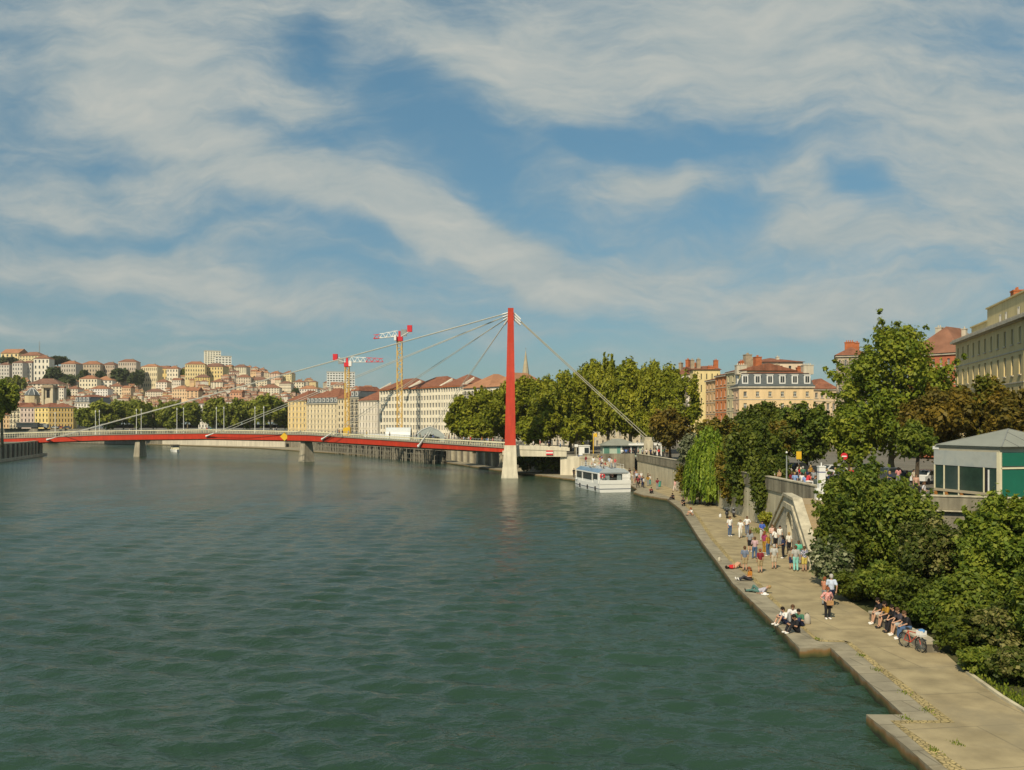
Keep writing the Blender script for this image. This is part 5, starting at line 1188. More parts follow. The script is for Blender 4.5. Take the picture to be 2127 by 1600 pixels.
def building(name,label,p0,p1,depth,z0,H,floors,bays,wall,style='sill',roof='hip',roofmat=None,roofh=None,side=None,group=None,wfrac=.45,hfrac=.56,chim=(),ground=True,band=True,cat='building',dorm=None,sidewall=None,vary=False,sfl=None,skip=0):
    """front line p0->p1 as seen left to right; depth goes away from the viewer; side = bays on the left flank"""
    a=Vector((*p0,0)); b=Vector((*p1,0)); d=b-a; W=d.length; ang=math.atan2(d.y,d.x)
    o=thing(name,label,cat,(a.x,a.y,z0),ang,group); w=MB(); fh=H/floors
    bw=W/bays; ops=[]
    for f in range(skip,floors):
        for k in range(bays):
            cx=(k+.5)*bw; ww=bw*wfrac; hh=fh*hfrac*(1 if f<floors-1 or floors<3 else .8); zb=f*fh+fh*.24
            ops.append((cx-ww/2,zb,cx+ww/2,zb+hh))
    facade(w,W,H,ops); sops=[]
    if side:
        sb=depth/side
        for f in range(skip,floors):
            for k in range(side):
                cx=(k+.5)*sb; ww=min(sb*wfrac,bw*wfrac*1.2); hh=fh*hfrac*(1 if f<floors-1 else .8); zb=f*fh+fh*.24
                sops.append((cx-ww/2,zb,cx+ww/2,zb+hh))
        t=MB(); facade(t,depth,H,sops)
        i0=len(w.v); w.v+=[(v[1],depth-v[0],v[2]) for v in t.v]
        w.f+=[tuple(i0+i for i in f) for f in t.f]; w.m+=[1 if sidewall else 0]*len(t.f)
    else: w.face([(0,0,0),(0,depth,0),(0,depth,H),(0,0,H)],1 if sidewall else 0)
    w.face([(W,0,0),(W,depth,0),(W,depth,H),(W,0,H)]); w.face([(0,depth,0),(W,depth,0),(W,depth,H),(0,depth,H)]); w.face([(0,0,H),(W,0,H),(W,depth,H),(0,depth,H)])
    w.face([(.05,.3,0),(W-.05,.3,0),(W-.05,.3,H),(.05,.3,H)]) if False else None
    w.build('wall',[wall]+([sidewall] if sidewall else []),o)
    rr=random.Random(int(W*100)+floors)
    for k,(xa,za,xb,zb) in enumerate(ops):
        st=style if not vary else rr.choice([style,'sill','blind',style])
        put('window',winmesh(xb-xa,zb-za,st),o,((xa+xb)/2,.25,za))
    for xa,za,xb,zb in sops:
        q=put('window',winmesh(xb-xa,zb-za,'sill' if style!='plain' else 'plain'),o,(.25,depth-(xa+xb)/2,za)); q.rotation_euler[2]=-math.pi/2
    rm=roofmat or M_ROOF; rh=roofh or min(W,depth)*.22
    r=None
    if roof=='hip': m=MB(); hip(m,0,0,W,depth,H+.02,rh); r=m.build('roof',rm,o)
    elif roof=='gable': m=MB(); gable(m,0,0,W,depth,H+.02,rh); r=m.build('roof',rm,o)
    elif roof=='flat': m=MB(); m.box(-.25,-.25,H,W+.25,depth+.25,H+.5); r=m.build('roof',rm,o)
    elif roof=='mansard':
        mh=fh*.95; m=MB(); i=.9
        for q in ([(0,0),(W,0)],[(W,0),(W,depth)],[(W,depth),(0,depth)],[(0,depth),(0,0)]):
            (xa,ya),(xb,yb)=q; f=lambda x,y:(x+(i if x<W/2 else -i),y+(i if y<depth/2 else -i))
            m.face([(xa,ya,H+.3),(xb,yb,H+.3),(*f(xb,yb),H+.3+mh),(*f(xa,ya),H+.3+mh)])
        m.box(-.3,-.3,H,W+.3,depth+.3,H+.32); m.build('mansard',M_SLATE,o)
        m=MB(); hip(m,i,i,W-i,depth-i,H+.3+mh,rh,.15); r=m.build('roof',rm,o)
        dn=dorm or bays
        dw=min(1.5,W/dn*.5); dm=MB(); dm.box(-dw/2,-.1,0,dw/2,1.4,mh*.72,m=0); dm.box(-dw/2-.12,-.2,mh*.72,dw/2+.12,1.5,mh*.72+.16,m=2); dm.box(-dw*.32,-.14,mh*.1,dw*.32,-.1,mh*.62,m=1); dm.box(-.04,-.16,mh*.1,.04,-.14,mh*.62,m=2)
        dme=dm.mesh('dormer',[M_WHITE,M_WGL,M_FRAME],weld=False)
        for k in range(dn): put('dormer',dme,o,((k+.5)*W/dn,.15,H+.3+mh*.12))
        if side:
            for k in range(max(1,side//2+1)):
                q=put('dormer',dme,o,(.15,depth*(k+.5)/max(1,side//2+1),H+.3+mh*.12)); q.rotation_euler[2]=-math.pi/2
    if band:
        m=MB()
        for f in range(1,floors): m.box(-.06,-.07,f*fh-.1,W+.06,-.003,f*fh+.06)
        m.box(-.25,-.32,H-.35,W+.25,-.003,H-.003)
        if side:
            for f in range(1,floors): m.box(-.07,.0,f*fh-.1,-.003,depth,f*fh+.06)
            m.box(-.32,0,H-.35,-.003,depth,H-.003)
        m.build('cornice',M_TRIM,o,weld=False)
    for (t,u,cw,cd,ch,mt) in chim:
        c=put('chimney',chimney_mesh(cw,cd,ch,mt),r or o,(t*W,u*depth,H+rh*.45+(fh*.95+.3 if roof=='mansard' else 0)))
    return o
def pfront(pxa,Ya,pxb,Yb): return (xpix(pxa,Ya),Ya),(xpix(pxb,Yb),Yb)
def pb(name,label,pxa,Ya,pxb,Yb,py_top,z0,depth,floors,bays,wall,**k):
    a,b=pfront(pxa,Ya,pxb,Yb); Ym=(Ya+Yb)/2
    return building(name,label,a,b,depth,z0,zpix(py_top,Ym)-z0,floors,bays,wall,**k)
BK=(1.0,)
# --- right: long yellow facade, red house behind, mansard house and its row
YB=142.0
o=building('apartment_building','long ochre yellow apartment building at the right edge, its facade in shade',(xpix(1985,YB),YB),(xpix(2127,107),107),16,4.5,zpix(712,YB)-4.5,5,11,wallmat((.60,.48,.245)),style='sill',roof=None,wfrac=.3,hfrac=.62,band=True)
W_=math.hypot(xpix(1985,YB)-xpix(2127,107),YB-107); H_=zpix(712,YB)-4.5
m=MB(); m.box(-.4,-.75,H_-.25,W_+4,-.33,H_+.1); m.box(-.4,-.5,H_+.003,W_+4,16,H_+.35); m.build('cornice',M_TRIM,o)
m=MB(); m.box(.4,2.2,H_+.35,W_*.30,14,H_+2.2); m.box(W_*.30,2.0,H_+.35,W_+4,14,H_+3.9); m.box(W_*.3-.2,1.8,H_+3.9,W_+4.2,14.2,H_+4.1); m.box(.2,2.0,H_+2.2,W_*.3-.2,14.2,H_+2.4); m.build('attic',wallmat((.60,.50,.27)),o)
for t in (.5,.58,.74,.86): put('window',winmesh(.8,1.1,'sill'),o,(t*W_,1.94,H_+1.2))
for t,u,w,d,h,mt in ((.50,4,1.6,1.2,1.3,M_BRICK),(.70,4,.8,1.6,2.7,M_TRIM),(.745,4,1.4,1.6,2.8,M_BRICK),(.9,5,.7,.9,1.2,M_BRICK)): put('chimney',chimney_mesh(w,d,h,mt),o,(t*W_,u,H_+4.1))
ext=building('apartment_building','nearer ochre wing of the right edge building, mostly outside the view',(xpix(2127,107)+.3,106.5),(xpix(2127,107)+.3-6.0,70) if False else (xpix(2190,92),92),14,4.5,H_,5,5,wallmat((.60,.48,.245)),roof='flat',roofmat=M_TRIM,wfrac=.3,hfrac=.62)
pb('house','red orange house with big red tiled hipped roof, behind the tall plane tree',1886,176,1994,168,735,4.5,16,6,7,wallmat((.40,.13,.07)),roof='hip',roofh=5.6,roofmat=M_ROOFS[1],style='sill',chim=((.3,.4,1.2,.8,3.0,M_TRIM),(.45,.45,.7,.7,2.6,M_TRIM),(.75,.45,.8,.8,2.4,M_TRIM)),side=4,wfrac=.36)
pb('house','tall grey brown house with a stone balcony line, left of the plane tree top',1738,191,1800,189,738,4.5,14,7,5,wallmat((.40,.33,.24),.3),roof='hip',roofh=2.0,style='bal',chim=((.45,.4,2.0,1.0,2.2,M_BRICK),(.7,.4,1.0,.8,2.0,M_BRICK)),wfrac=.36,side=3)
pb('house','low yellow and white house with red roof between the mansard building and the plane tree',1690,228,1738,228,808,4.5,12,5,4,wallmat((.60,.46,.30)),roof='hip',roofh=2.8,style='sill',sidewall=wallmat((.6,.4,.15)))
pb('mansard_building','cream corner building with slate mansard, dormers and a red roof, mid right',1535,212,1690,212,803,4.5,16,5,6,wallmat((.66,.49,.28)),roof='mansard',roofh=2.1,style='blind',vary=True,side=4,dorm=6,wfrac=.26,hfrac=.46,chim=((.05,.12,2.4,2.0,.9,M_TRIM),(.95,.12,2.4,2.0,.9,M_TRIM),(.15,.5,1.2,1.2,2.2,M_BRICK),(.60,.35,1.0,1.2,1.2,M_CHIM),(.92,.4,1.2,1.2,.6,M_BRICK),(.97,.35,1.3,1.2,.9,M_CHIM)),sidewall=wallmat((.58,.41,.28)))
pb('house','pale house with shallow orange roof rising behind the mansard building',1560,236,1668,236,752,4.5,14,7,6,wallmat((.62,.50,.36)),roof='hip',roofh=1.5,style='plain',wfrac=.3,band=False,chim=((.02,.3,1.4,1,1.2,M_BRICK),(.6,.3,.8,.8,.8,M_TRIM)))
A_=[(1509,222,1537,213,'narrow olive house next to the mansard corner, with thick chimney stacks',(.50,.44,.27),772,((.35,.3,1.8,1.6,3.3,M_CHIM),(.85,.35,1.7,1.5,2.4,M_BRICK))),(1486,231,1510,222.4,'narrow orange brick house in the row left of the mansard building',(.52,.20,.08),780,((.5,.4,2.0,1.4,2.4,M_BRICK),(.9,.5,1.2,1.2,3,M_CHIM))),(1466,240,1487,231.4,'narrow pale orange house at the left of the stepped row',(.58,.38,.2),790,((.6,.6,1.4,1,2.5,M_BRICK),))]
for pa,Ya,pb_,Yb,lab,c,pt,ch in A_:
    pb('house',lab,pa,Ya,pb_,Yb,pt,4.5,14,6,3,wallmat(c),roof='gable',roofh=1.8,style='sill',chim=ch,wfrac=.34,hfrac=.6)
pb('house','pale yellow gable-ended house with brick chimneys above the plane trees',1440,252,1496,252,768,4.5,16,6,5,wallmat((.66,.54,.27)),roof='gable',roofh=1.3,style='plain',wfrac=.2,band=False,chim=((.05,.2,1.0,1.2,2.2,M_CHIM),(.28,.2,1.0,1.2,2.4,M_CHIM),(.7,.1,2.0,.8,.2,M_BRICK),(.98,.3,1.2,1.2,2.2,M_BRICK)))
pb('house','white gabled house with tall chimneys at the left of the chimneyed group',1392,262,1442,256,778,4.5,14,6,5,wallmat((.62,.56,.48)),roof='gable',roofh=2.6,style='bal',chim=((.1,.3,.9,1,2.4,M_CHIM),(.4,.3,1.0,1.1,3.2,M_BRICK),(.68,.3,1.3,1.1,2.0,M_BRICK)),wfrac=.36,band=False)
pb('house','beige house front glimpsed between plane trunks behind the far kiosk',1235,232,1330,232,850,4.5,12,4,8,wallmat((.52,.46,.34)),roof='hip',style='sill',wfrac=.36)
pb('house','pale house front glimpsed under the plane trees left of the kiosk',1090,240,1190,236,846,4.5,12,4,8,wallmat((.50,.45,.36)),roof='hip',style='sill',wfrac=.36)
# --- church spire
def spire():
    Y=420; o=thing('church_spire','slender pale stone church spire rising behind the plane trees','church spire',(xpix(1092,Y),Y,8)); H=zpix(722,Y)-8; zb=H-17
    m=MB(); m.box(-2.6,-2.6,0,2.6,2.6,zb); m.build('tower',M_STONE,o)
    m=MB(); n=8; R0=2.3
    for k in range(n):
        a0=2*math.pi*k/n; a1=2*math.pi*(k+1)/n; m.face([(R0*math.cos(a0),R0*math.sin(a0),zb),(R0*math.cos(a1),R0*math.sin(a1),zb),(.08*math.cos(a1),.08*math.sin(a1),H-1.5),(.08*math.cos(a0),.08*math.sin(a0),H-1.5)])
    sp=m.build('spire',surf('spire_stone',(.42,.35,.23),.9,.15,.5,.2),o)
    m=MB()
    for x in (-2.2,2.2):
        for y in (-2.2,2.2): m.tube([(x,y,zb),(x,y,zb+2),(x,y,zb+4.5)],[.45,.4,.04],6)
    m.build('pinnacle',M_STONE,o); m=MB(); m.beam((0,0,H-1.6),(0,0,H),.12); m.beam((-.45,0,H-.6),(.45,0,H-.6),.12); m.build('cross',M_GREYM,o)
spire()
# --- riverside row beyond the works
ZR=6.0
pb('riverside_building','yellow riverside building with red roof, first of the row right of the trees',598,396,636,388,832,ZR,16,6,5,wallmat((.68,.51,.24)),roof='hip',roofh=4.5,style='sill',wfrac=.34,chim=((.3,.5,1.2,1,2,M_BRICK),))
pb('riverside_building','wide cream riverside building with slate mansard and nine dormers',636.5,386,701,372,838,ZR,16,6,9,wallmat((.66,.55,.36)),roof='mansard',roofh=4.2,style='sill',dorm=8,wfrac=.36,chim=((.4,.4,1.6,1,2.5,M_TRIM),(.93,.4,1.4,1,2.5,M_TRIM)))
pb('riverside_building','narrow cream building behind the shorter crane mast',701.5,371,727,366,828,ZR,15,6,4,wallmat((.62,.52,.35)),roof='hip',roofh=3.5,style='plain',wfrac=.42)
pb('riverside_building','narrow building with dark balconies right of the shorter crane',727.5,364,745,361,826,ZR,15,6,2,wallmat((.50,.44,.33)),roof='mansard',roofh=2.0,style='bal',dorm=2,wfrac=.5)
pb('riverside_building','white riverside building with tall windows and red roof between the two cranes',745.5,356,784,348,832,ZR,15,5,6,wallmat((.66,.60,.50)),roof='hip',roofh=4.0,style='sill',wfrac=.34,hfrac=.6,chim=((.9,.4,1.4,1,2,M_BRICK),))
MODW=wallmat((.72,.66,.53))
mods=[(789,336,850,318,808,10,'white modern riverside block behind the taller crane'),(850.6,317,915,300,805,11,'white modern riverside block with gridded windows, second of the long row'),(915.6,299,962,289,802,9,'white modern riverside block, third of the long row, left of the plane trees')]
for pa,Ya,pq,Yb,pt,nb,lab in mods:
    o=pb('riverside_block',lab,pa,Ya,pq,Yb,pt,ZR-.5,14,7,nb,MODW,roof='hip',roofh=4.0,style='frame',wfrac=.62,hfrac=.62,band=False)
    a,b=pfront(pa,Ya,pq,Yb); W_=math.hypot(b[0]-a[0],b[1]-a[1]); H_=zpix(pt,(Ya+Yb)/2)-ZR+.5
    m=MB()
    for k in range(nb+1): x=W_*k/nb; m.box(x-.16,-.14,0,x+.16,-.003,H_-.1)
    m.build('pier_strips',MODW,o,weld=False)
    m=MB(); m.box(-.2,-.5,H_-.35,W_+.2,-.36,H_-.05); m.build('eaves_band',M_BRICK,o)
    m=MB()
    for x in (.0,W_-.5): m.face([(x,-.3,H_+.25),(x,4.6,H_+2.85),(x,4.6,H_+2.2),(x,.6,H_-.3)]); m.face([(x+.4,-.3,H_+.25),(x+.4,4.6,H_+2.85),(x+.4,4.6,H_+2.2),(x+.4,.6,H_-.3)]); m.face([(x,-.3,H_+.25),(x+.4,-.3,H_+.25),(x+.4,4.6,H_+2.85),(x,4.6,H_+2.85)])
    m.build('party_wall',MODW,o)
pb('riverside_block','white block with set back attic under an orange roof, beside the red mast',962.6,286,1016,275,806,ZR-.5,16,6,7,MODW,roof='hip',roofh=4.6,roofmat=M_ROOFS[2],style='bal',wfrac=.5,band=False)
pb('riverside_block','white block with orange roof immediately left of the red mast top half',1016.6,274,1062,266,803,ZR-.5,16,6,6,MODW,roof='hip',roofh=4.4,roofmat=M_ROOFS[2],style='bal',wfrac=.5,band=False)
# --- left far quay row
ZL=8.0
pb('corner_building','bright yellow corner building with red roof on the far left quay',72,474,101,470,846,ZL,1.0 if False else 18,4,4,wallmat((.72,.55,.22)),roof='hip',roofh=2.4,style='plain',wfrac=.36)
pb('corner_building','ochre flank building with ten window columns, joined right of the bright yellow corner',101.4,470,152,474,846,ZL,18,4,8,wallmat((.52,.36,.13)),roof='hip',roofh=2.4,style='plain',wfrac=.36,chim=((.3,.5,1.4,1,2.5,M_TRIM),(.55,.5,1.4,1,2.8,M_TRIM),(.8,.5,1.4,1,2.5,M_TRIM)))
pb('house','pale pink house left of the yellow corner building',42,478,71.5,478.5,846,ZL,16,4,4,wallmat((.60,.47,.40)),roof='hip',roofh=2.6,style='plain',wfrac=.36,chim=((.6,.5,1.4,1,3,M_CHIM),))
pb('house','cream balconied house second left of the yellow corner building',20,480,41.6,478,846,ZL,16,4,3,wallmat((.66,.57,.40)),roof='hip',roofh=2.6,style='bal',wfrac=.4)
pb('house','orange cream house at the left edge of the far quay',-14,480,19.6,480,862,ZL,16,3,5,wallmat((.60,.40,.22)),roof='hip',roofh=2.6,style='plain',wfrac=.36)
pb('house','white house with grey slate roof right of the ochre flank building',155,498,186,494,836,ZL,16,5,5,wallmat((.68,.64,.56)),roof='mansard',roofh=1.5,style='plain',dorm=4,wfrac=.4)
pb('house','white house between the two clumps of far quay trees',412,462,431,462,838,ZL,14,5,3,wallmat((.70,.66,.58)),roof='hip',roofh=3,style='plain',wfrac=.4)
# domed lantern and clock tower above the left row
Y=505; o=thing('domed_building','building crowned by a glazed slate dome behind the yellow corner','building',(xpix(67,Y),Y,8)); zt=zpix(822,Y)-8
m=MB(); m.tube([(0,0,0),(0,0,zt)],3.9,8); m.build('drum',wallmat((.55,.45,.27)),o); m=MB(); m.tube([(0,0,zt),(0,0,zt+.4),(0,0,zt+1.8),(0,0,zt+3.4),(0,0,zt+4.3)],[4.1,4.0,3.2,1.7,.5],8); m.build('dome',M_SLATE,o)
m=MB()
for k in range(8): a=2*math.pi*k/8; m.tube([(4.05*math.cos(a),4.05*math.sin(a),zt+.4),(3.25*math.cos(a),3.25*math.sin(a),zt+1.85),(1.75*math.cos(a),1.75*math.sin(a),zt+3.45),(.5*math.cos(a),.5*math.sin(a),zt+4.4)],.16,4)
m.build('dome_ribs',M_WHITE,o)
Y=500; o=thing('bell_tower','stout square beige bell tower with a flat overhanging cap, behind the ochre building','tower',(xpix(104,Y),Y,8)); zt=zpix(806,Y)-8
m=MB(); 
for sx in (-1,1):
    for sy in (-1,1): m.box(sx*2.6-.6,sy*2.6-.6,0,sx*2.6+.6,sy*2.6+.6,zt)
m.box(-2.5,-2.5,0,2.5,2.5,zt-6.5); m.box(-2.1,-2.1,zt-6.5,2.1,2.1,zt); m.build('shaft',wallmat((.52,.45,.32)),o); m=MB(); m.box(-3.6,-3.6,zt,3.6,3.6,zt+.7); m.box(-2.9,-2.9,zt+.7,2.9,2.9,zt+1.6); m.build('cap',M_CHIM,o)
m=MB(); m.box(-.9,-2.2,zt-5.6,.9,-2.11,zt-1); m.build('belfry_opening',M_DARK,o)

# ================================================================== the hill and its houses
SKY_=[(-400,735),(0,736),(60,735),(150,742),(205,748),(250,752),(280,752),(298,778),(330,772),(360,756),(425,742),(480,748),(510,757),(550,768),(620,774),(700,792),(780,806),(860,812),(1000,830),(1200,850)]
def hillY(px,py):                     # depth at which the slope is seen at photo row py
    ps=interp(px,SKY_)+12
    return 520+(868-py)/(868-ps)*400 if py<868 else 520
g=MB(); cols=list(range(-700,1300,50)); rows_=12
vs={}
for i,px in enumerate(cols):
    ps=interp(px,SKY_)+16
    for j in range(rows_+1):
        py=lerp(868,ps,j/rows_); Y=520+400*j/rows_; vs[i,j]=(xpix(px,Y),Y,zpix(py,Y)-2.5)
    vs[i,rows_+1]=(xpix(px,1500)*.9,1500,vs[i,rows_][2]-6)
for i in range(len(cols)-1):
    for j in range(rows_+1): g.face([vs[i,j],vs[i+1,j],vs[i+1,j+1],vs[i,j+1]])
structure('hill',g,M_HILL,smooth=True)
HCOL=[((.68,.60,.46),'cream'),((.70,.64,.54),'white'),((.62,.47,.36),'pink'),((.66,.52,.28),'yellow'),((.60,.42,.25),'peach'),((.52,.46,.36),'beige'),((.66,.56,.40),'sandy'),((.56,.40,.30),'terracotta')]
HMESH={}
def house_parts(t):
    """one of a few house types in unit metres: wall, roof, chimney and window meshes with places"""
    if t in HMESH: return HMESH[t]
    w,d,h,fl,by,rt=[(9,9,8,3,4,'hip'),(13,9,9,3,6,'hip'),(8,8,11,4,3,'gable'),(11,9,7,2,4,'gable'),(16,10,10,3,7,'hip'),(7,7,6,2,2,'gable'),(10,8,12,4,4,'hip'),(20,11,13,4,8,'hip')][t]
    m=MB(); m.box(-w/2,0,-6,w/2,d,h); wm=m.mesh('wall',[M_WHITE])
    m=MB(); (hip if rt=='hip' else gable)(m,-w/2,0,w/2,d,h+.02,min(w,d)*.28,.32); rm=m.mesh('roof',[M_WHITE])
    wins=[]; wn=MB(); ww,hh=w/by*.36,h/fl*.5; wn.box(-ww/2,-.06,0,ww/2,-.005,hh); wnm=wn.mesh('window',[M_WGL])
    for f in range(fl):
        for k in range(by): wins.append((-w/2+(k+.5)*w/by,0,h/fl*(f+.27)))
    HMESH[t]=(w,d,h,wm,rm,wnm,wins,min(w,d)*.28); return HMESH[t]
def setmat(o,mt): o.material_slots[0].link='OBJECT'; o.material_slots[0].material=mt
HOUSES=[]
def hill_house(px,py_eave,wpx,hpx,Y,col,t,roofm,label,group,windows=True,rot=0,chim=True):
    w,d,h,wm,rm,wnm,wins,rh=house_parts(t)
    s=wpx*Y/F/w; sz=hpx*Y/F/h; zt=zpix(py_eave,Y); z0=zt-h*sz
    o=thing('hill_house',label,'house',(xpix(px,Y),Y,z0),rot,group)
    q=put('wall',wm,o,scale=(s,s,sz)); setmat(q,wallmat(col)); q=put('roof',rm,o,scale=(s,s,s*1.1)); q.location.z=h*sz-h*s*1.1; setmat(q,roofm)
    if chim:
        c=put('chimney',chimney_mesh(.9,.7,1.1,M_CHIM),o,(w*s*.22,d*s*.4,h*sz+rh*s*.7))
    if windows:
        for (x,y,z) in wins: put('window',wnm,o,(x*s,0,z*sz),scale=(s,1,sz))
    return o
LAND=[(20,'the left edge'),(66,'the dome'),(104,'the bell tower'),(140,'the ochre building'),(200,'the leftmost trees'),(250,'the third quay tree'),(300,'the skyline notch'),(350,'the sixth quay tree'),(400,'the round hill tree'),(440,'the twin towers'),(490,'the second clump'),(545,'the middle cables'),(600,'the yellow block'),(665,'the mansard row'),(715,'the shorter crane'),(770,'the white block'),(830,'the taller crane')]
def nearland(px): return min(LAND,key=lambda l:abs(l[0]-px))[1]
def level(py,px):
    ps=interp(px,SKY_); t=(868-py)/(868-ps)
    return 'on the skyline' if t>.86 else 'high hill' if t>.62 else 'mid hill' if t>.4 else 'low hill' if t>.2 else 'hill foot'
used={}
# hand-placed landmarks of the hill: px, eave row, width, height in px, colour, type, roof
KEY=[(62,739,46,16,(.62,.52,.30),4,1,'long cream house with red roof on the skyline under the mast'),(20,734,40,18,(.66,.52,.28),3,2,'yellow pitched-roof house on the skyline at the left edge'),(86,745,31,48,(.70,.65,.54),6,1,'tall white block with five rows of windows, high left on the hill'),(36,754,24,34,(.50,.47,.42),6,3,'grey tenement left of the tall white block'),(8,758,22,30,(.50,.47,.42),6,3,'grey tenement at the left edge, high on the hill'),(58,754,16,32,(.55,.52,.46),2,3,'narrow grey tenement touching the tall white block'),
 (142,756,34,28,(.44,.40,.34),1,0,'long grey tenement behind the dark hill trees'),(188,757,40,26,(.46,.38,.28),4,0,'long brown tenement with balconies and red roof, high on the hill'),(224,758,30,26,(.45,.36,.28),1,3,'brown tenement left of the skyline notch'),(264,752,38,40,(.50,.42,.34),7,1,'big rosy tenement right below the skyline, left of the notch'),
 (310,762,36,44,(.66,.57,.38),7,2,'cream and yellow tall house right of the skyline notch'),(336,766,26,28,(.64,.48,.20),3,1,'ochre blank-walled house right of the skyline notch'),(358,766,24,26,(.70,.62,.48),0,0,'cream house behind the round green hill tree'),(405,757,40,34,(.66,.53,.28),7,0,'tall yellow house with brown wall strips below the twin white towers'),(442,762,44,24,(.64,.50,.24),4,3,'long yellow tenement just under the twin white towers'),(497,763,30,12,(.60,.54,.40),1,3,'grey green house on the skyline right of the twin white towers'),
 (183,787,36,26,(.70,.62,.46),1,0,'big cream house with red roof, halfway up, above the left trees'),(216,790,32,22,(.72,.66,.56),0,2,'white gabled house with orange roof mid hill'),(90,798,64,14,(.68,.60,.48),4,3,'long white arcaded building behind the dome and bell tower'),(205,808,38,16,(.70,.66,.62),4,0,'low white house with red roof above the left tree clump'),(240,803,26,18,(.70,.60,.44),0,1,'cream house with five windows above the left tree clump'),(262,806,20,16,(.62,.44,.28),3,0,'peach house above the left tree clump'),
 (300,792,30,14,(.58,.48,.34),1,3,'beige house with brown roof below the skyline notch'),(335,794,24,16,(.70,.62,.52),0,1,'white house right below the ochre blank-walled house'),(366,790,20,12,(.62,.55,.45),3,1,'pale house under the round green hill tree'),(373,808,34,22,(.64,.46,.29),1,2,'large peach house halfway up, above the sixth far tree'),(399,812,26,18,(.62,.42,.25),2,0,'orange peach house above the right of the left clump'),(420,784,30,10,(.62,.46,.18),1,3,'bright yellow house with dark eaves under the tall yellow house'),(450,794,26,12,(.66,.58,.44),0,1,'cream house with red roof above the second tree clump'),
 (320,814,36,12,(.66,.58,.46),4,3,'wide pale house with brown roof above the left clump right part'),(505,784,30,16,(.60,.50,.38),1,1,'rosy beige house halfway up above the second clump'),(535,790,40,14,(.62,.54,.40),4,3,'long cream house on the slope above the second clump'),(560,806,40,12,(.64,.58,.46),4,1,'wide pale house with brown roof above the second clump'),(570,776,22,14,(.60,.46,.36),6,0,'pink block on the skyline left of the long cable'),(596,776,20,14,(.66,.56,.32),0,1,'yellow house with arcade on the skyline'),(592,797,26,20,(.66,.58,.44),1,3,'cream terrace with many windows left of the small hill tree'),(620,794,22,18,(.68,.61,.46),0,1,'pale cream house right of the cream terrace'),(640,808,38,18,(.68,.60,.52),4,2,'large white pink house with orange roof above the riverside row'),(680,810,30,14,(.66,.58,.46),1,1,'cream house above the mansard riverside building'),(700,800,26,10,(.62,.5,.36),3,0,'red roofed beige house behind the shorter crane'),(762,808,36,14,(.60,.52,.42),1,0,'red roofed house on the skyline between the two cranes'),(490,816,24,14,(.58,.32,.2),3,0,'terracotta walled house just above the second tree clump'),(20,816,26,14,(.52,.36,.26),1,0,'red roofed house above the left edge tree'),(125,806,14,26,(.68,.62,.52),2,1,'narrow white gable house right of the bell tower'),(150,808,24,16,(.62,.55,.44),0,1,'cream house right of the bell tower')]
taken=[]
for (px,pe,w,h,c,t,rf,lab) in KEY:
    Y=hillY(px,pe+h); hill_house(px,pe,w,h,Y,c,t,M_ROOFS[rf],lab,None,rot=R(rng.uniform(-12,12))); taken.append((px,pe,w,h))
# terraces of ordinary houses between them
rr=random.Random(11); fills=[]
for j,pyb in enumerate(range(772,876,6)):
    x=-12+rr.uniform(0,10)
    while x<800:
        ps=interp(x,SKY_); w=rr.uniform(8,17); h=rr.uniform(6,10.5); pe=pyb-h
        if pe>ps+4:
            cx=x+w/2
            hit=any(abs(cx-p)<(w+ww)*.36 and pe<e+hh-2 and pe+h>e-6 for p,e,ww,hh in taken)
            occ=(pyb>852 and (160<cx<410 or 432<cx<600 or cx>600)) or (pyb>846 and cx>600 and cx<800)
            if not hit and not occ and rr.random()<.88: fills.append((cx,pe,w,h,pyb))
        x+=w*rr.uniform(.9,1.2)
fills.sort(key=lambda f:-f[2]*f[3]); rest=fills[252:]; fills=fills[:252]
mr=MB(); RC=[wallmat(c) for c,_ in HCOL]
for i,(cx,pe,w,h,pyb) in enumerate(rest):
    Y=hillY(cx,pe+h)+3; X=xpix(cx,Y); W2=w*Y/F/2; zt=zpix(pe,Y); a=rr.uniform(-.35,.35); M_=Matrix.Translation((X,Y,0))@Matrix.Rotation(a,4,'Z')
    mr.box(-W2,0,zt-h*Y/F-4,W2,W2*1.6,zt,M_,i%8); n0=len(mr.v); mr.cur=8+i%4; (hip if i%2 else gable)(mr,-W2,0,W2,W2*1.6,zt+.03,W2*.5,.3)
    for k in range(n0,len(mr.v)): mr.v[k]=tuple(M_@Vector(mr.v[k]))
    ww=W2*2/4
    for f in range(2):
        for k in range(4): mr.box(-W2+(k+.35)*ww,-.05,zt-h*Y/F*(.45+.42*f),-W2+(k+.65)*ww,-.004,zt-h*Y/F*(.2+.42*f),M_,12)
o=mr.build('hillside_houses',RC+M_ROOFS+[M_WGL],weld=False); tag(o,'mass of small roofs and walls filling the gaps of the hillside town','houses',kind='stuff')
cnt={}
ADJ={0:'square',1:'wide',2:'tall gabled',3:'gabled',4:'long',5:'small gabled',6:'tall',7:'big'}
prep=[]
for (cx,pe,w,h,pyb) in fills:
    c,cn=rr.choice(HCOL); k=rr.uniform(.85,1.08); c=tuple(min(.8,v*k) for v in c)
    t=4 if w>15.5 else rr.choice([1,3,0]) if w>12.5 else rr.choice([0,2,3,5,6]); rfi=rr.randrange(4)
    rn=['red','brown','orange','dark red'][rfi]
    lab='%s %s house with %s roof %s above %s'%(cn,ADJ[t],rn,level(pe+h/2,cx),nearland(cx)); prep.append((lab,cx,pe,w,h,c,t,rfi))
bylab={}
for p in prep: bylab.setdefault(p[0],[]).append(p)
ordn=['leftmost','second from left','third from left','fourth from left','fifth from left']
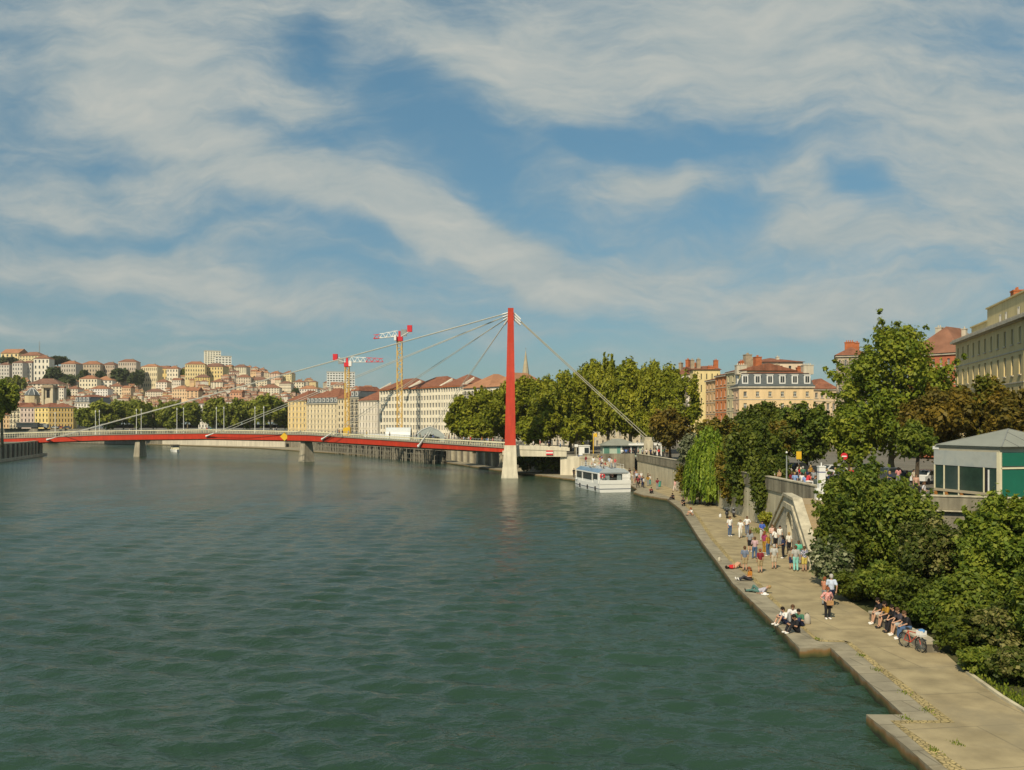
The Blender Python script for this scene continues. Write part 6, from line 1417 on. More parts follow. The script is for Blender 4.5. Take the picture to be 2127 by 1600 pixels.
for lab,ps_ in bylab.items():
    ps_.sort(key=lambda p:p[1])
    for i,(l,cx,pe,w,h,c,t,rfi) in enumerate(ps_):
        ll=l if len(ps_)==1 else '%s, %s'%(l,ordn[min(i,4)])
        ll=ll.replace(' riverside house','  riverside house').replace('  ',' ')
        if len(ll.split())>16: ll=ll.replace('square ','').replace('wide ','').replace('long ','').replace('small ','').replace(' riverside',' ').replace('  ',' ')
        Y=hillY(cx,pe+h); hill_house(cx,pe,w,h,Y,c,t,M_ROOFS[rfi],ll,'houses on the far hillside',windows=True,rot=R(rr.uniform(-22,22)),chim=rr.random()<.6)
# skyline towers and mast
def tower(label,pxa,pxb,pt,pbm,Y,fl,by,col,name='tower_block'):
    z0=zpix(pbm,Y)-14; return building(name,label,(xpix(pxa,Y),Y),(xpix(pxb,Y),Y+6),14,z0,zpix(pt,Y)-z0,fl,by,wallmat(col,.05),style='plain',roof='flat',roofmat=M_TRIM,wfrac=.6,hfrac=.5,band=False,side=3,skip=3)
tower('taller of the twin white towers on the skyline',425,455,729,752,930,12,6,(.72,.68,.56))
tower('lower stepped white tower right of the taller twin',447,477,740,756,915,9,5,(.74,.70,.62))
tower('grey white slab block on the skyline behind the shorter crane',679,735,773,800,900,11,10,(.62,.63,.60))
Y=930; o=thing('radio_mast','thin lattice radio mast on the skyline roof','mast',(xpix(82,Y),Y,zpix(738,Y))); m=MB(); m.tube([(0,0,0),(0,0,8),(0,0,15)],[.5,.35,.12],5); m.build('pole',M_GREYM,o); m=MB()
for z in (9,11,13): m.beam((-1.2,0,z),(1.2,0,z),.2)
m.build('antenna_arms',M_GREYM,o)
# hill trees
HT=[(118,762,800,36,LF_FARD),(104,775,800,26,LF_FARD),(140,778,802,26,LF_FARD),(170,768,794,22,LF_FARD),(20,742,762,36,LF_FARD),(16,786,812,26,LF_FAR),(38,782,812,28,LF_FAR),(248,766,792,32,LF_FARD),(288,768,800,20,LF_FARD),(276,772,796,20,LF_FARD),(362,766,784,22,LF_FAR),(380,768,784,18,LF_FAR),(210,770,786,20,LF_FARD),(135,808,824,18,LF_FARD),(614,806,822,14,LF_FARD),(120,740,756,40,LF_FARD),(66,742,752,14,LF_FARD)]
for i,(px,p0,p1,w,lf) in enumerate(HT):
    Y=hillY(px,p1)-6
    lab='%s hill tree %s above %s'%('dark' if lf is LF_FARD else 'mid green',level((p0+p1)/2,px),nearland(px)); k=2
    while lab in LABELS: lab='%s hill tree %s near %s, %s one'%('dark' if lf is LF_FARD else 'mid green',level((p0+p1)/2,px),nearland(px),['','','larger','further','rounder'][k]); k+=1
    ptree(px,p0,p1+3,w*1.1,Y,lab,lf,200+i%3+(3 if lf is LF_FAR else 0),name='hill_tree',nleaf=3200,leaf=1.25,nclump=26,clump=.38,tr=.5,zg=zpix(p1,Y)-3,group='trees on the far hillside',key='hill%d'%(i%3+(3 if lf is LF_FAR else 0)),rz=i)
# vehicles on the far left road
def truck(px,Y,L,h,col,lab,cat='truck'):
    z=ZL+.05 if Y>400 else 5.05; o=thing('parked_'+cat,lab,cat,(xpix(px,Y),Y,z))
    m=MB(); m.box(-L/2,-1.1,.6,L/2-1.8 if cat=='truck' else L/2,1.1,h); m.build('body',surf('veh_%d'%px,col,.4,.1,.6,.4),o)
    if cat=='truck': m=MB(); m.box(L/2-1.75,-1.05,.5,L/2,1.05,h*.85); m.build('cab',M_GREYM,o)
    m=MB(); m.box(-L/2+.5,-1.13,h*.55,L/2-2.2,-1.105,h*.85); m.build('window',M_GLASS,o)
    for x in (-L/2+1.2,L/2-1.2):
        w=MB(); w.tube([(x,-1.15,.5),(x,1.15,.5)],.5,10); w.build('wheel',M_BLACK,o)
truck(58,458,11,3.2,(.05,.055,.055),'long dark bus on the far quay road below the pink house','bus')
truck(82,462,9,2.8,(.20,.21,.20),'grey lorry behind the long dark bus')
def car(px,py,Y,col,lab,rz=0,z=None):
    z=zup(Y) if z is None else z; o=thing('parked_car',lab,'car',(xpix(px,Y),Y,z+.02),rz)
    m=MB(); P=[(-2.1,.35),(-2.1,.8),(-1.5,.92),(-1.0,1.42),(.5,1.45),(1.2,.95),(2.0,.82),(2.1,.4)]
    A=[(x,-.82,zz) for x,zz in P]; B=[(x,.82,zz) for x,zz in P]; m.face(A); m.face(B[::-1])
    for i in range(len(P)): j=(i+1)%len(P); m.face([A[i],A[j],B[j],B[i]])
    m.build('body',surf('car_%d_%d'%(px,Y),col,.3,.06,1,.5),o)
    for s in (-1,1):
        w=MB(); w.face([(-1.3,s*.83,.95),(-.92,s*.83,1.36),(.45,s*.83,1.38),(1.0,s*.83,.95)]); w.build('side_window',M_GLASS,o)
    for a,b in (((-1.46,.96),(-1.04,1.38)),((1.16,.98),(.56,1.40))):
        w=MB(); w.face([(a[0],-.7,a[1]+.02),(a[0],.7,a[1]+.02),(b[0],.65,b[1]+.02),(b[0],-.65,b[1]+.02)]); w.build('windscreen',M_GLASS,o)
    for x in (-1.35,1.35):
        for y in (-.75,.75):
            w=MB(); w.tube([(x,y-.1,.33),(x,y+.1,.33)],.33,10); w.build('wheel',M_BLACK,o)
for px,Y,c,l in [(114,464,(.35,.36,.36),'silver car on the far quay below the ochre building'),(126,468,(.30,.06,.05),'red car on the far quay below the ochre building'),(140,464,(.06,.07,.10),'dark blue car on the far quay, right of the red one')]:
    car(px,0,Y,c,l,0,5.0 if Y<400 else 8.0)
for i,(px,Y,c,l) in enumerate([(1690,104,(.03,.03,.035),'black car parked under the trees behind the information column'),(1735,108,(.7,.7,.68),'white car parked under the big plane tree'),(1815,112,(.72,.72,.70),'white car seen through the shrub tops under the plane'),(1850,100,(.08,.09,.11),'dark grey car under the rusty chestnut'),(1655,116,(.04,.045,.06),'dark navy car parked behind the promenade strollers'),(1925,94,(.66,.66,.64),'white car beside the kiosk trunk')]):
    car(px,0,Y,c,l,R(8*i))
# street signs on the promenade
def roadsign(px,py,Y,lab,kind):
    zg=zup(Y); o=thing('road_sign',lab,'sign',(xpix(px,Y),Y,zg)); h=zpix(py,Y)-zg
    m=MB(); m.tube([(0,0,0),(0,0,h+.35)],.04,6); m.build('post',M_GREYM,o)
    if kind=='no_entry':
        m=MB(); m.tube([(0,-.05,h),(0,-.09,h)],.36,16); m.build('disc',M_SIGNRED,o); m=MB(); m.box(-.24,-.1,h-.06,.24,-.092,h+.06); m.build('white_bar',M_WHITE,o)
    else: m=MB(); m.box(-.3,-.09,h-.45,.3,-.05,h+.45); m.build('panel',M_YEL,o)
roadsign(1753,948,92,'round red no entry sign with white bar under the plane tree','no_entry')
roadsign(1659,946,104,'orange yellow panel sign under the trees left of the information column','panel')
def lantern(px,Y,py,lab):
    zg=zup(Y); o=thing('street_lamp',lab,'street lamp',(xpix(px,Y),Y,zg),0,'street lamps along the promenade'); h=zpix(py,Y)-zg
    m=MB(); m.tube([(0,0,0),(0,0,.6),(0,0,h-.3)],[.12,.08,.05],8); m.build('post',M_GREYM,o); m=MB(); m.ball((0,0,h),.22 if Y>100 else .1,8,6); m.build('lamp_head',M_WHITE,o)
for px,Y,py,l in [(938,222,898,'white globe street lamp left of the low plane crown'),(968,220,896,'white globe street lamp behind the bridge walkers'),(1020,215,898,'white globe street lamp just left of the mast'),(1158,200,902,'white globe street lamp behind the approach span'),(1634,84,940,'tan post at the parapet left of the strollers')]: lantern(px,Y,py,l)
# ================================================================== far staircase by the boat
def far_stair():
    x0,y0=14.6,173.0; x1=23.6; o=thing('stone_staircase','broad stone staircase from the approach span down to the boat landing','staircase',(x0,y0,QZ))
    H=zup(172)-QZ; L=x1-x0; n=20
    m=MB()
    for i in range(n): m.box(L*i/n,0.36,0,L*(i+1)/n+.001,3.4,H*(1-i/n))
    m.build('steps',MATS['stone_steps'],o)
    m=MB(); m.box(-.6,3.42,-.3,L+.7,3.8,H+.95); m.build('back_wall',M_PARAPET,o)
    m=MB(); A=[(-1.5,0,-.4),(L,0,-.4),(L,0,.35),(.6,0,H+.1),(-1.5,0,H+.1)]; B=[(x,.35,z) for x,y,z in A]; m.face(A); m.face(B[::-1])
    for i in range(5): j=(i+1)%5; m.face([A[i],A[j],B[j],B[i]])
    m.build('river_wall_face',surf('stair_side_concrete',(.50,.44,.32),.9,.14,.5,.2,streak=.25),o)
    m=MB(); P=[(-1.5,H+.1),(.6,H+.1),(L,.35)]
    for (a,za),(b,zb) in zip(P,P[1:]):
        q=[(a,-.08,za),(b,-.08,zb),(b,.43,zb),(a,.43,za)]; A8=q+[(x,y,z+.55) for x,y,z in q]
        for qd in ((0,1,5,4),(1,2,6,5),(2,3,7,6),(3,0,4,7),(4,5,6,7),(0,3,2,1)): m.face([A8[i] for i in qd])
    m.build('sloping_parapet',surf('pale_stair_parapet',(.46,.41,.31),.9,.14,.5,.2,streak=.25),o)
far_stair()
# ================================================================== people
def remesh(mb,voxel,name,mat,smooth=2):
    me=mb.mesh(name+'_src',[mat],weld=False); o=bpy.data.objects.new('tmp',me); COL.objects.link(o)
    r=o.modifiers.new('r','REMESH'); r.mode='VOXEL'; r.voxel_size=voxel; r.use_smooth_shade=True
    if smooth: s=o.modifiers.new('s','SMOOTH'); s.iterations=smooth; s.factor=.4
    dg=bpy.context.evaluated_depsgraph_get(); dg.update()
    out=bpy.data.meshes.new_from_object(o.evaluated_get(dg)); out.name=name
    bpy.data.objects.remove(o); bpy.data.meshes.remove(me)
    if not out.materials: out.materials.append(mat)
    return out
def cap(m,a,b,ra,rb,n=10):
    a=Vector(a);b=Vector(b)
    m.tube([a,b],[ra,rb],n); m.ball(a,ra*.99,n,6); m.ball(b,rb*.99,n,6)
V=Vector
def pose(kind):
    J=dict(pel=V((0,0,.93)),che=V((0,0,1.27)),nec=V((0,.01,1.44)),hed=V((0,-.02,1.60)))
    for s,k in ((-1,'l'),(1,'r')):
        J['sh'+k]=V((s*.18,.0,1.39)); J['el'+k]=V((s*.235,.05,1.12)); J['wr'+k]=V((s*.225,-.04,.88))
        J['hi'+k]=V((s*.09,0,.9)); J['kn'+k]=V((s*.10,-.02,.49)); J['an'+k]=V((s*.10,.03,.09)); J['to'+k]=V((s*.12,-.13,.035))
    if kind=='hips':
        J['ell']=V((-.36,.08,1.14)); J['wrl']=V((-.2,-.1,1.0)); J['elr']=V((.33,.06,1.13)); J['wrr']=V((.1,-.2,1.02)); J['hed']+=V((0,-.03,0))
    if kind=='walk':
        J['knl']=V((-.09,-.16,.51)); J['anl']=V((-.09,-.26,.10)); J['tol']=V((-.1,-.42,.05)); J['knr']=V((.1,.06,.49)); J['anr']=V((.1,.3,.14)); J['tor']=V((.11,.17,.035))
        J['ell']=V((-.24,.14,1.14)); J['wrl']=V((-.22,.12,.89)); J['elr']=V((.24,-.04,1.13)); J['wrr']=V((.2,-.22,.96))
    if kind=='talk':
        J['elr']=V((.25,-.08,1.13)); J['wrr']=V((.14,-.30,1.2)); J['ell']=V((-.24,0,1.12)); J['wrl']=V((-.1,-.22,1.04)); J['knr']=V((.14,-.06,.49)); J['anr']=V((.16,-.02,.09)); J['tor']=V((.2,-.17,.035))
    if kind in('bench','knees','legs','crouch'):
        b={'bench':.58,'knees':.13,'legs':.12,'crouch':.3}[kind]; dz=b-.93
        lean={'bench':-.17,'knees':-.12,'legs':.04,'crouch':-.2}[kind]
        J['pel']=V((0,0,b)); J['che']=V((0,lean*.55,b+.33)); J['nec']=V((0,lean,b+.49)); J['hed']=V((0,lean-.07,b+.645))
        for s,k in ((-1,'l'),(1,'r')):
            J['sh'+k]=V((s*.18,lean*.8,b+.445)); J['hi'+k]=V((s*.09,0,b-.01))
            if kind=='bench':
                J['kn'+k]=V((s*.12,-.43,b-.04)); J['an'+k]=V((s*.11,-.48-.08*(s>0),.10)); J['to'+k]=V((s*.12,-.64-.08*(s>0),.04)); J['el'+k]=V((s*.24,-.22,b+.2)); J['wr'+k]=V((s*.1,-.40,b+.09))
            if kind=='knees':
                J['kn'+k]=V((s*.15,-.36,.46)); J['an'+k]=V((s*.12,-.58,.08)); J['to'+k]=V((s*.13,-.74,.04)); J['el'+k]=V((s*.27,-.2,.36)); J['wr'+k]=V((s*.1,-.42,.43))
            if kind=='legs':
                J['kn'+k]=V((s*.1,-.43,.17 if s<0 else .3)); J['an'+k]=V((s*.09,-.86 if s<0 else -.76,.08)); J['to'+k]=V((s*.1,-.93 if s<0 else -.85,.2)); J['el'+k]=V((s*.25,.02,b+.2)); J['wr'+k]=V((s*.12,-.26,b+.16))
            if kind=='crouch':
                J['kn'+k]=V((s*.16,-.4,.42)); J['an'+k]=V((s*.13,-.12,.09)); J['to'+k]=V((s*.15,-.28,.04)); J['el'+k]=V((s*.24,-.4,.5)); J['wr'+k]=V((s*.08,-.5,.36))
    if kind in('lie','prop'):
        up=0 if kind=='lie' else .3
        J['pel']=V((0,0,.12)); J['che']=V((0,.34,.13+up*.35)); J['nec']=V((0,.50,.15+up*.75)); J['hed']=V((0,.64,.16+up))
        for s,k in ((-1,'l'),(1,'r')):
            J['sh'+k]=V((s*.18,.45,.13+up*.7)); J['hi'+k]=V((s*.09,0,.12)); 
            J['kn'+k]=V((s*.11,-.36,.40 if s<0 or kind=='lie' else .16)); J['an'+k]=V((s*.11,-.50 if s<0 or kind=='lie' else -.78,.09)); J['to'+k]=V((s*.12,-.66 if s<0 or kind=='lie' else -.84,.05 if s<0 or kind=='lie' else .18))
            J['el'+k]=V((s*.30,.33,.08)) if up else V((s*.28,.30,.1)); J['wr'+k]=V((s*.3,.1,.05)) if up else V((s*.12,.16,.25))
    return J
PM={}
def person_meshes(kind):
    if kind in PM: return PM[kind]
    J=pose(kind); sk=surf('skin_light',(.50,.29,.19),.6,.06,8,.3)
    b=MB()
    cap(b,J['pel'],J['che'],.125,.135); cap(b,J['che'],J['nec'],.12,.06)
    for k in 'lr':
        cap(b,J['che'].lerp(J['nec'],.45),J['sh'+k],.075,.062); cap(b,J['sh'+k],J['el'+k],.052,.042); cap(b,J['el'+k],J['wr'+k],.04,.027)
        cap(b,J['hi'+k],J['kn'+k],.088,.058); cap(b,J['kn'+k],J['an'+k],.056,.04); cap(b,J['an'+k],J['to'+k],.04,.032)
        # hand: palm, four unequal curled fingers, thumb from the side of the palm
        d=(J['wr'+k]-J['el'+k]).normalized(); side=d.cross(V((0,-1,.35))).normalized(); curl=d.cross(side).normalized()
        if curl.dot(V((0,-1,0)))<0: curl=-curl
        p0=J['wr'+k]; p1=p0+d*.085; cap(b,p0,p1,.026,.03,8)
        for i,(o,ln) in enumerate(((-.030,.066),(-.010,.078),(.010,.074),(.030,.058))):
            f0=p1+side*o; f1=f0+d*ln*.55+curl*.008; f2=f1+d*ln*.42+curl*.028; cap(b,f0,f1,.011,.010,6); cap(b,f1,f2,.010,.009,6)
        th=p0+d*.03+side*(-.028); cap(b,th,th+d*.035-side*.022+curl*.012,.012,.010,6); cap(b,th+d*.035-side*.022+curl*.012,th+d*.07-side*.024+curl*.02,.010,.009,6)
    up=(J['hed']-J['nec']).normalized(); fw=V((0,-1,0)); fw=(fw-up*fw.dot(up))
    if fw.length<.3: fw=V((0,0,1)); fw=fw-up*fw.dot(up)
    fw.normalize(); rt=up.cross(fw)
    H=J['hed']; cap(b,J['nec'],H-up*.04,.056,.056)
    cap(b,H+up*.03+fw*-.012,H-up*.03+fw*.01,.092,.078); b.ball(H-up*.085+fw*.035,.05,8,6); cap(b,H+fw*.085+up*.005,H+fw*.108-up*.03,.013,.018,6)
    for s in (-1,1): b.ball(H+rt*s*.09-up*.01-fw*.01,.026,6,5); cap(b,H+fw*.078+rt*s*.035+up*.03,H+fw*.075+rt*s*.02+up*.032,.014,.014,6)
    body=remesh(b,.0135,'body',sk,1)
    e=MB()
    for s in (-1,1): e.ball(H+fw*.09+rt*s*.034+up*.008,.011,6,5)
    e.ball(H+fw*.083-up*.062,.012,6,4,sx=1.8,sz=.5)
    eyes=e.mesh('eyes',[M_DARK])
    s_=MB(); cap(s_,J['pel']+ (J['che']-J['pel'])*.1,J['che'],.15,.158); cap(s_,J['che'],J['che'].lerp(J['nec'],.8),.145,.075)
    for k in 'lr': cap(s_,J['che'].lerp(J['nec'],.45),J['sh'+k],.095,.082); cap(s_,J['sh'+k],J['sh'+k].lerp(J['el'+k],.72),.078,.07)
    shirt=remesh(s_,.021,'shirt',sk,2)
    l_=MB(); sh_=MB()
    for m in (l_,sh_): cap(m,J['pel']+(J['che']-J['pel'])*.22,J['pel'],.142,.148)
    for k in 'lr':
        for m in (l_,sh_): cap(m,J['pel'],J['hi'+k],.14,.115)
        cap(l_,J['hi'+k],J['kn'+k],.115,.08); cap(l_,J['kn'+k],J['an'+k]+(J['kn'+k]-J['an'+k])*.06,.08,.066)
        cap(sh_,J['hi'+k],J['hi'+k].lerp(J['kn'+k],.86),.118,.098)
    trou=remesh(l_,.021,'trousers',sk,2); shor=remesh(sh_,.021,'shorts',sk,2)
    f=MB()
    for k in 'lr': cap(f,J['an'+k]-V((0,0,.035)),J['to'+k],.055,.045,8); cap(f,J['an'+k],J['an'+k]-V((0,0,.035)),.052,.055,8)
    shoes=f.mesh('shoes',[sk],smooth=True,weld=False)
    h1=MB(); h1.ball(H+up*.045-fw*.022,.108,12,8); h1.ball(H-fw*.05-up*.02,.085,10,7); 
    hs=h1.mesh('hair',[sk],smooth=True,weld=False)
    h2=MB(); h2.ball(H+up*.045-fw*.022,.11,12,8); cap(h2,H-fw*.06,H-fw*.085-up*.2,.085,.06)
    for s in (-1,1): cap(h2,H+rt*s*.075-fw*.02,H+rt*s*.085-up*.16,.035,.025,7)
    hl=h2.mesh('hair',[sk],smooth=True,weld=False)
    PM[kind]=dict(body=body,eyes=eyes,shirt=shirt,trousers=trou,shorts=shor,shoes=shoes,hair=hs,hairlong=hl); return PM[kind]
SKIN={'l':(.50,.29,.19),'m':(.38,.20,.12),'d':(.12,.06,.035)}
SK={k:surf('skin_'+k,v,.55,.06,8,.3) for k,v in SKIN.items()}
HAIR={'b':(.02,.015,.012),'n':(.10,.055,.03),'y':(.35,.24,.11),'g':(.40,.38,.35),'r':(.22,.07,.03)}
SHOE={'w':(.72,.70,.66),'k':(.03,.03,.03),'n':(.2,.13,.08)}
def person(loc,kind,rot,shirt,pants,label,short=False,hair='n',long=False,sk='l',sc=1.0,group=None,shoe='k',simple=False,sm=None):
    m=person_meshes(kind)
    o=put('person',m['body'],None,loc,R(rot),sc); tag(o,label,'person',group); setmat(o,SK[sk])
    def add(n,key,mt):
        c=put(n,m[key],o); setmat(c,mt); return c
    add('shirt','shirt',sm or cloth(shirt)); add('shorts' if short else 'trousers','shorts' if short else 'trousers',cloth(pants))
    add('hair','hairlong' if long else 'hair',cloth(HAIR[hair]))
    add('shoes','shoes',cloth(SHOE[shoe]))
    if not simple: put('eyes',m['eyes'],o)
    return o
def P(px,py,*a,z=QZ,**k): return person(gp(px,py,z),*a,**k)
WHI=(.72,.71,.68); BLK=(.022,.022,.026); NAV=(.03,.04,.09); JEA=(.07,.12,.22); KHA=(.36,.28,.16); GRY=(.26,.27,.28); MAR=(.20,.025,.035); ORG=(.42,.17,.03); MUS=(.36,.2,.03); PNK=(.60,.25,.24); TUR=(.25,.58,.52); GRN=(.06,.16,.10); BEI=(.48,.42,.32); RED=(.55,.03,.035); SLA=(.15,.18,.25); LBL=(.48,.54,.66)
def stripes(name,c1,c2,sc,check=False):
    if name in MATS: return MATS[name]
    m,nt,out=new_mat(name); L=nt.links.new; b=nt.nodes.new('ShaderNodeBsdfPrincipled'); b.inputs['Roughness'].default_value=.9
    tc=nt.nodes.new('ShaderNodeTexCoord')
    if check: w=nt.nodes.new('ShaderNodeTexChecker'); w.inputs['Scale'].default_value=sc; w.inputs[1].default_value=(*c1,1); w.inputs[2].default_value=(*c2,1); L(tc.outputs['Object'],w.inputs[0]); L(w.outputs[0],b.inputs['Base Color'])
    else:
        w=nt.nodes.new('ShaderNodeTexWave'); w.inputs['Scale'].default_value=sc; L(tc.outputs['Object'],w.inputs[0])
        mx=nt.nodes.new('ShaderNodeMix'); mx.data_type='RGBA'; mx.inputs[6].default_value=(*c1,1); mx.inputs[7].default_value=(*c2,1); L(w.outputs['Fac'],mx.inputs['Factor']); L(mx.outputs[2],b.inputs['Base Color'])
    L(b.outputs[0],out.inputs[0]); MATS[name]=m; return m
STRIPE=stripes('pink_stripes',(.62,.5,.48),(.35,.15,.22),6); CHECK=stripes('navy_check',(.05,.06,.14),(.5,.5,.55),11,True); PCHK=stripes('pink_check',(.62,.2,.18),(.62,.40,.36),12,True)
# --- the four young men at the quay edge
P(1632,1297,'knees',-70,WHI,NAV,'young man in white tee with dark hair, squatting nearest the water in the seated four',hair='b',short=True,shoe='w')
P(1647,1291,'knees',-20,(.66,.63,.62),GRY,'young man in white tee in the middle back of the seated four',hair='n')
P(1663,1301,'knees',-50,GRN,NAV,'young man in dark green top, right of the seated four',hair='b')
P(1656,1314,'knees',-75,BLK,BLK,'man in black tee with white shoes, front of the seated four',hair='b',sk='m',shoe='w')
# --- others along the edge
P(1557,1206,'legs',-82,ORG,(.05,.05,.06),'woman in orange top and dark trousers sitting with legs to the water',hair='r',long=True,shoe='w')
P(1526,1181,'lie',110,RED,(.50,.29,.19),'woman in red top lying on her back near the quay edge',short=True,hair='b',long=True)
P(1576,1232,'prop',-125,(.42,.40,.46),(.08,.16,.14),'person in grey lying propped up on the quay edge stone',hair='y',sc=.98)
h=gp(1589,1236,QZ); o=thing('sun_hat','white sun hat lying beside the person in grey','hat',h); m=MB(); m.ball((0,0,.07),.13,10,6,sz=.7); m.tube([(0,0,.03),(0,0,.05)],.25,14); m.build('brim',M_WHITE,o,smooth=False)
# --- strolling pair
w=P(1719,1286,'hips',8,PNK,BLK,'woman in pink checked shirt and black trousers with a tan bag, facing us',hair='r',sm=PCHK,shoe='w',sc=.98)
p=gp(1719,1286,QZ); o=thing('handbag','tan handbag carried in front by the woman in pink check','bag',(p.x+.05,p.y-.24,QZ+.78)); m=MB(); m.box(-.17,-.05,0,.17,.05,.24); m.build('body',surf('tan_leather',(.42,.24,.11),.6,.1,5,.3),o); m=MB(); m.tube([(-.14,0,.24),(-.1,0,.46),(.1,0,.46),(.14,0,.24)],.012,5); m.build('strap',M_BLACK,o)
P(1727,1262,'walk',178,LBL,NAV,'grey haired man in pale blue shirt walking away beside the shrubs',hair='g',sc=1.08)
P(1713,1258,'talk',120,(.45,.2,.12),GRY,'person with reddish hair holding papers beside the pale blue shirt man',hair='r',sc=.94)
# --- five on the seat wall
a,b=BENCH; d=(b-a); nrm=Vector((-d.y,d.x,0)).normalized()
for t,sh,pa,short,hr,lg,lab,sho in [(.14,BLK,(.45,.42,.38),True,'b',False,'person in black top and pale shorts, farthest on the seat wall','w'),(.27,MUS,BLK,True,'b',True,'woman in mustard top with long dark hair, second from far on the seat wall','k'),(.40,BLK,BLK,False,'b',False,'person in dark clothes half hidden in the middle of the seat wall','k'),(.50,(.06,.055,.07),(.35,.36,.36),True,'n',False,'man in dark tee and grey shorts leaning forward on the seat wall','w'),(.62,BLK,JEA,False,'n',False,'man in black tee and blue jeans nearest on the seat wall, by the bicycle','w')]:
    p=a+d*t+nrm*.28; person(Vector((p.x,p.y,QZ)),'bench',-math.degrees(math.atan2(-d.x,-d.y))-90 if False else -86+rng.uniform(-8,8),sh,pa,lab,short=short,hair=hr,long=lg,shoe=sho,group='people sitting on the seat wall')
# --- crowd around the arched staircase
crowd=[(1516,1114,'stand',20,WHI,JEA,'woman in white top and jeans walking left of the crowd','n',True,False),
(1538,1118,'walk',-15,WHI,(.66,.65,.60),'woman all in white with a shoulder bag, left of the crowd','n',False,False),
(1552,1111,'hips',-25,(.70,.69,.68),SLA,'man in loose white shirt and grey trousers, left back of the crowd','n',False,False),
(1558,1147,'stand',150,GRY,BLK,'woman in grey tee and black shorts seen from behind in the crowd','n',True,True),
(1568,1161,'talk',170,(.5,.4,.4),JEA,'man in pink striped shirt and jeans at the near side of the crowd','n',False,False),
(1547,1186,'stand',165,SLA,KHA,'man in slate blue tee and khaki shorts nearest the water, from behind','n',False,True),
(1579,1190,'stand',185,MAR,KHA,'man in maroon tee and khaki shorts standing in front of the crowd','r',False,True),
(1583,1124,'talk',10,(.06,.12,.45),(.5,.5,.48),'person in bright blue top at the back of the crowd','b',False,False),
(1588,1150,'stand',120,(.30,.05,.12),MUS,'woman in wine red top and mustard trousers inside the crowd','r',True,False),
(1595,1155,'stand',-140,MUS,JEA,'woman in mustard yellow top and jeans inside the crowd','y',True,False),
(1604,1134,'talk',5,(.62,.42,.36),GRY,'person in salmon top facing us before the arch','n',False,False),
(1620,1134,'stand',15,WHI,GRY,'tall man in white shirt and grey trousers beside the arch','b',False,False),
(1611,1142,'hips',-160,WHI,BLK,'woman in white tee and black skirt before the arch','n',True,True),
(1627,1160,'hips',-120,NAV,BLK,'woman in navy with light blue belt and white shoes by the arch','b',True,False),
(1608,1182,'stand',175,(.42,.42,.40),BEI,'older man in pale grey tee and beige shorts, front middle of the crowd','g',False,True),
(1639,1151,'stand',200,(.66,.64,.58),BLK,'person in off white tee and black trousers close to the arch wall','y',False,False),
(1644,1183,'stand',190,(.33,.28,.2),NAV,'boy in khaki tee and navy shorts right front of the crowd','n',False,True),
(1653,1187,'stand',170,(.38,.38,.36),TUR,'woman with turquoise trousers and grey top, right front of the crowd','n',False,False),
(1659,1172,'talk',150,(.10,.40,.28),GRY,'person in green tee behind the turquoise trousers','n',False,False),
(1671,1187,'stand',185,NAV,(.55,.45,.12),'man in navy checked shirt and yellow shorts, rightmost of the crowd','n',False,True)]
for px,py,kd,rot,sh,pa,lab,hr,lg,st in crowd:
    sm=STRIPE if 'striped' in lab else CHECK if 'checked' in lab else None
    P(px,py,kd,rot,sh,pa,lab,short=st,hair=hr,long=lg,group='crowd before the arched staircase',sm=sm,shoe='w' if 'white shoes' in lab or lg else 'n',sc=rng.uniform(.95,1.05)*(.88 if 'boy' in lab else 1),sk='m' if 'navy with' in lab else 'l')
# --- by the willow and the boat landing
mid=[(1352,1025,'knees',10,MAR,BLK,'person in dark red sitting at the notch of the quay edge','b',False,False),(1399,1038,'knees',-60,BLK,BLK,'person in black sitting on the quay tip with a white bag','b',False,False),(1421,1051,'crouch',-40,BLK,BLK,'person in black crouching on the quay edge','b',False,False),(1438,1071,'knees',-80,WHI,(.5,.29,.19),'woman in white top with red hair sitting on the quay edge','r',True,True),
(1443,1047,'stand',20,(.55,.35,.27),(.05,.05,.05),'man in peach top and dark trousers under the willow','n',False,False),(1438,1044,'stand',-20,(.5,.2,.14),BEI,'person in rusty red top next to the man in peach','n',False,False),(1454,1047,'walk',190,(.2,.2,.22),MAR,'person in grey top and maroon trousers beside the willow','b',False,False),
(1402,1021,'walk',-60,(.62,.36,.34),(.62,.5,.45),'woman in pale pink walking by the retaining wall','r',True,False),(1350,1008,'walk',40,WHI,(.05,.25,.25),'person in white tee and teal trousers by the retaining wall','n',False,False),(1334,1012,'stand',30,NAV,NAV,'person in navy standing right of the boat','n',False,False),(1325,1013,'walk',-30,MAR,BLK,'person in maroon top and black trousers right of the boat','b',False,False),
(1332,1001,'stand',0,(.68,.67,.64),GRY,'person in white standing behind the navy one right of the boat','g',False,False),(1317,1004,'stand',10,(.66,.64,.62),RED,'person in white top and red trousers at the boat corner','n',False,False),(1308,992,'stand',0,BLK,BLK,'person all in black behind the boat corner','b',False,False),(1317,990,'stand',15,(.18,.16,.1),(.12,.1,.08),'person in dark brown behind the boat corner','n',False,False),(1322,997,'hips',5,(.55,.33,.28),BEI,'person in rosy top behind the boat corner','r',False,False)]
for px,py,kd,rot,sh,pa,lab,hr,lg,st in mid: P(px,py,kd,rot,sh,pa,lab,short=st,hair=hr,long=lg,group='people on the boat landing',simple=True)
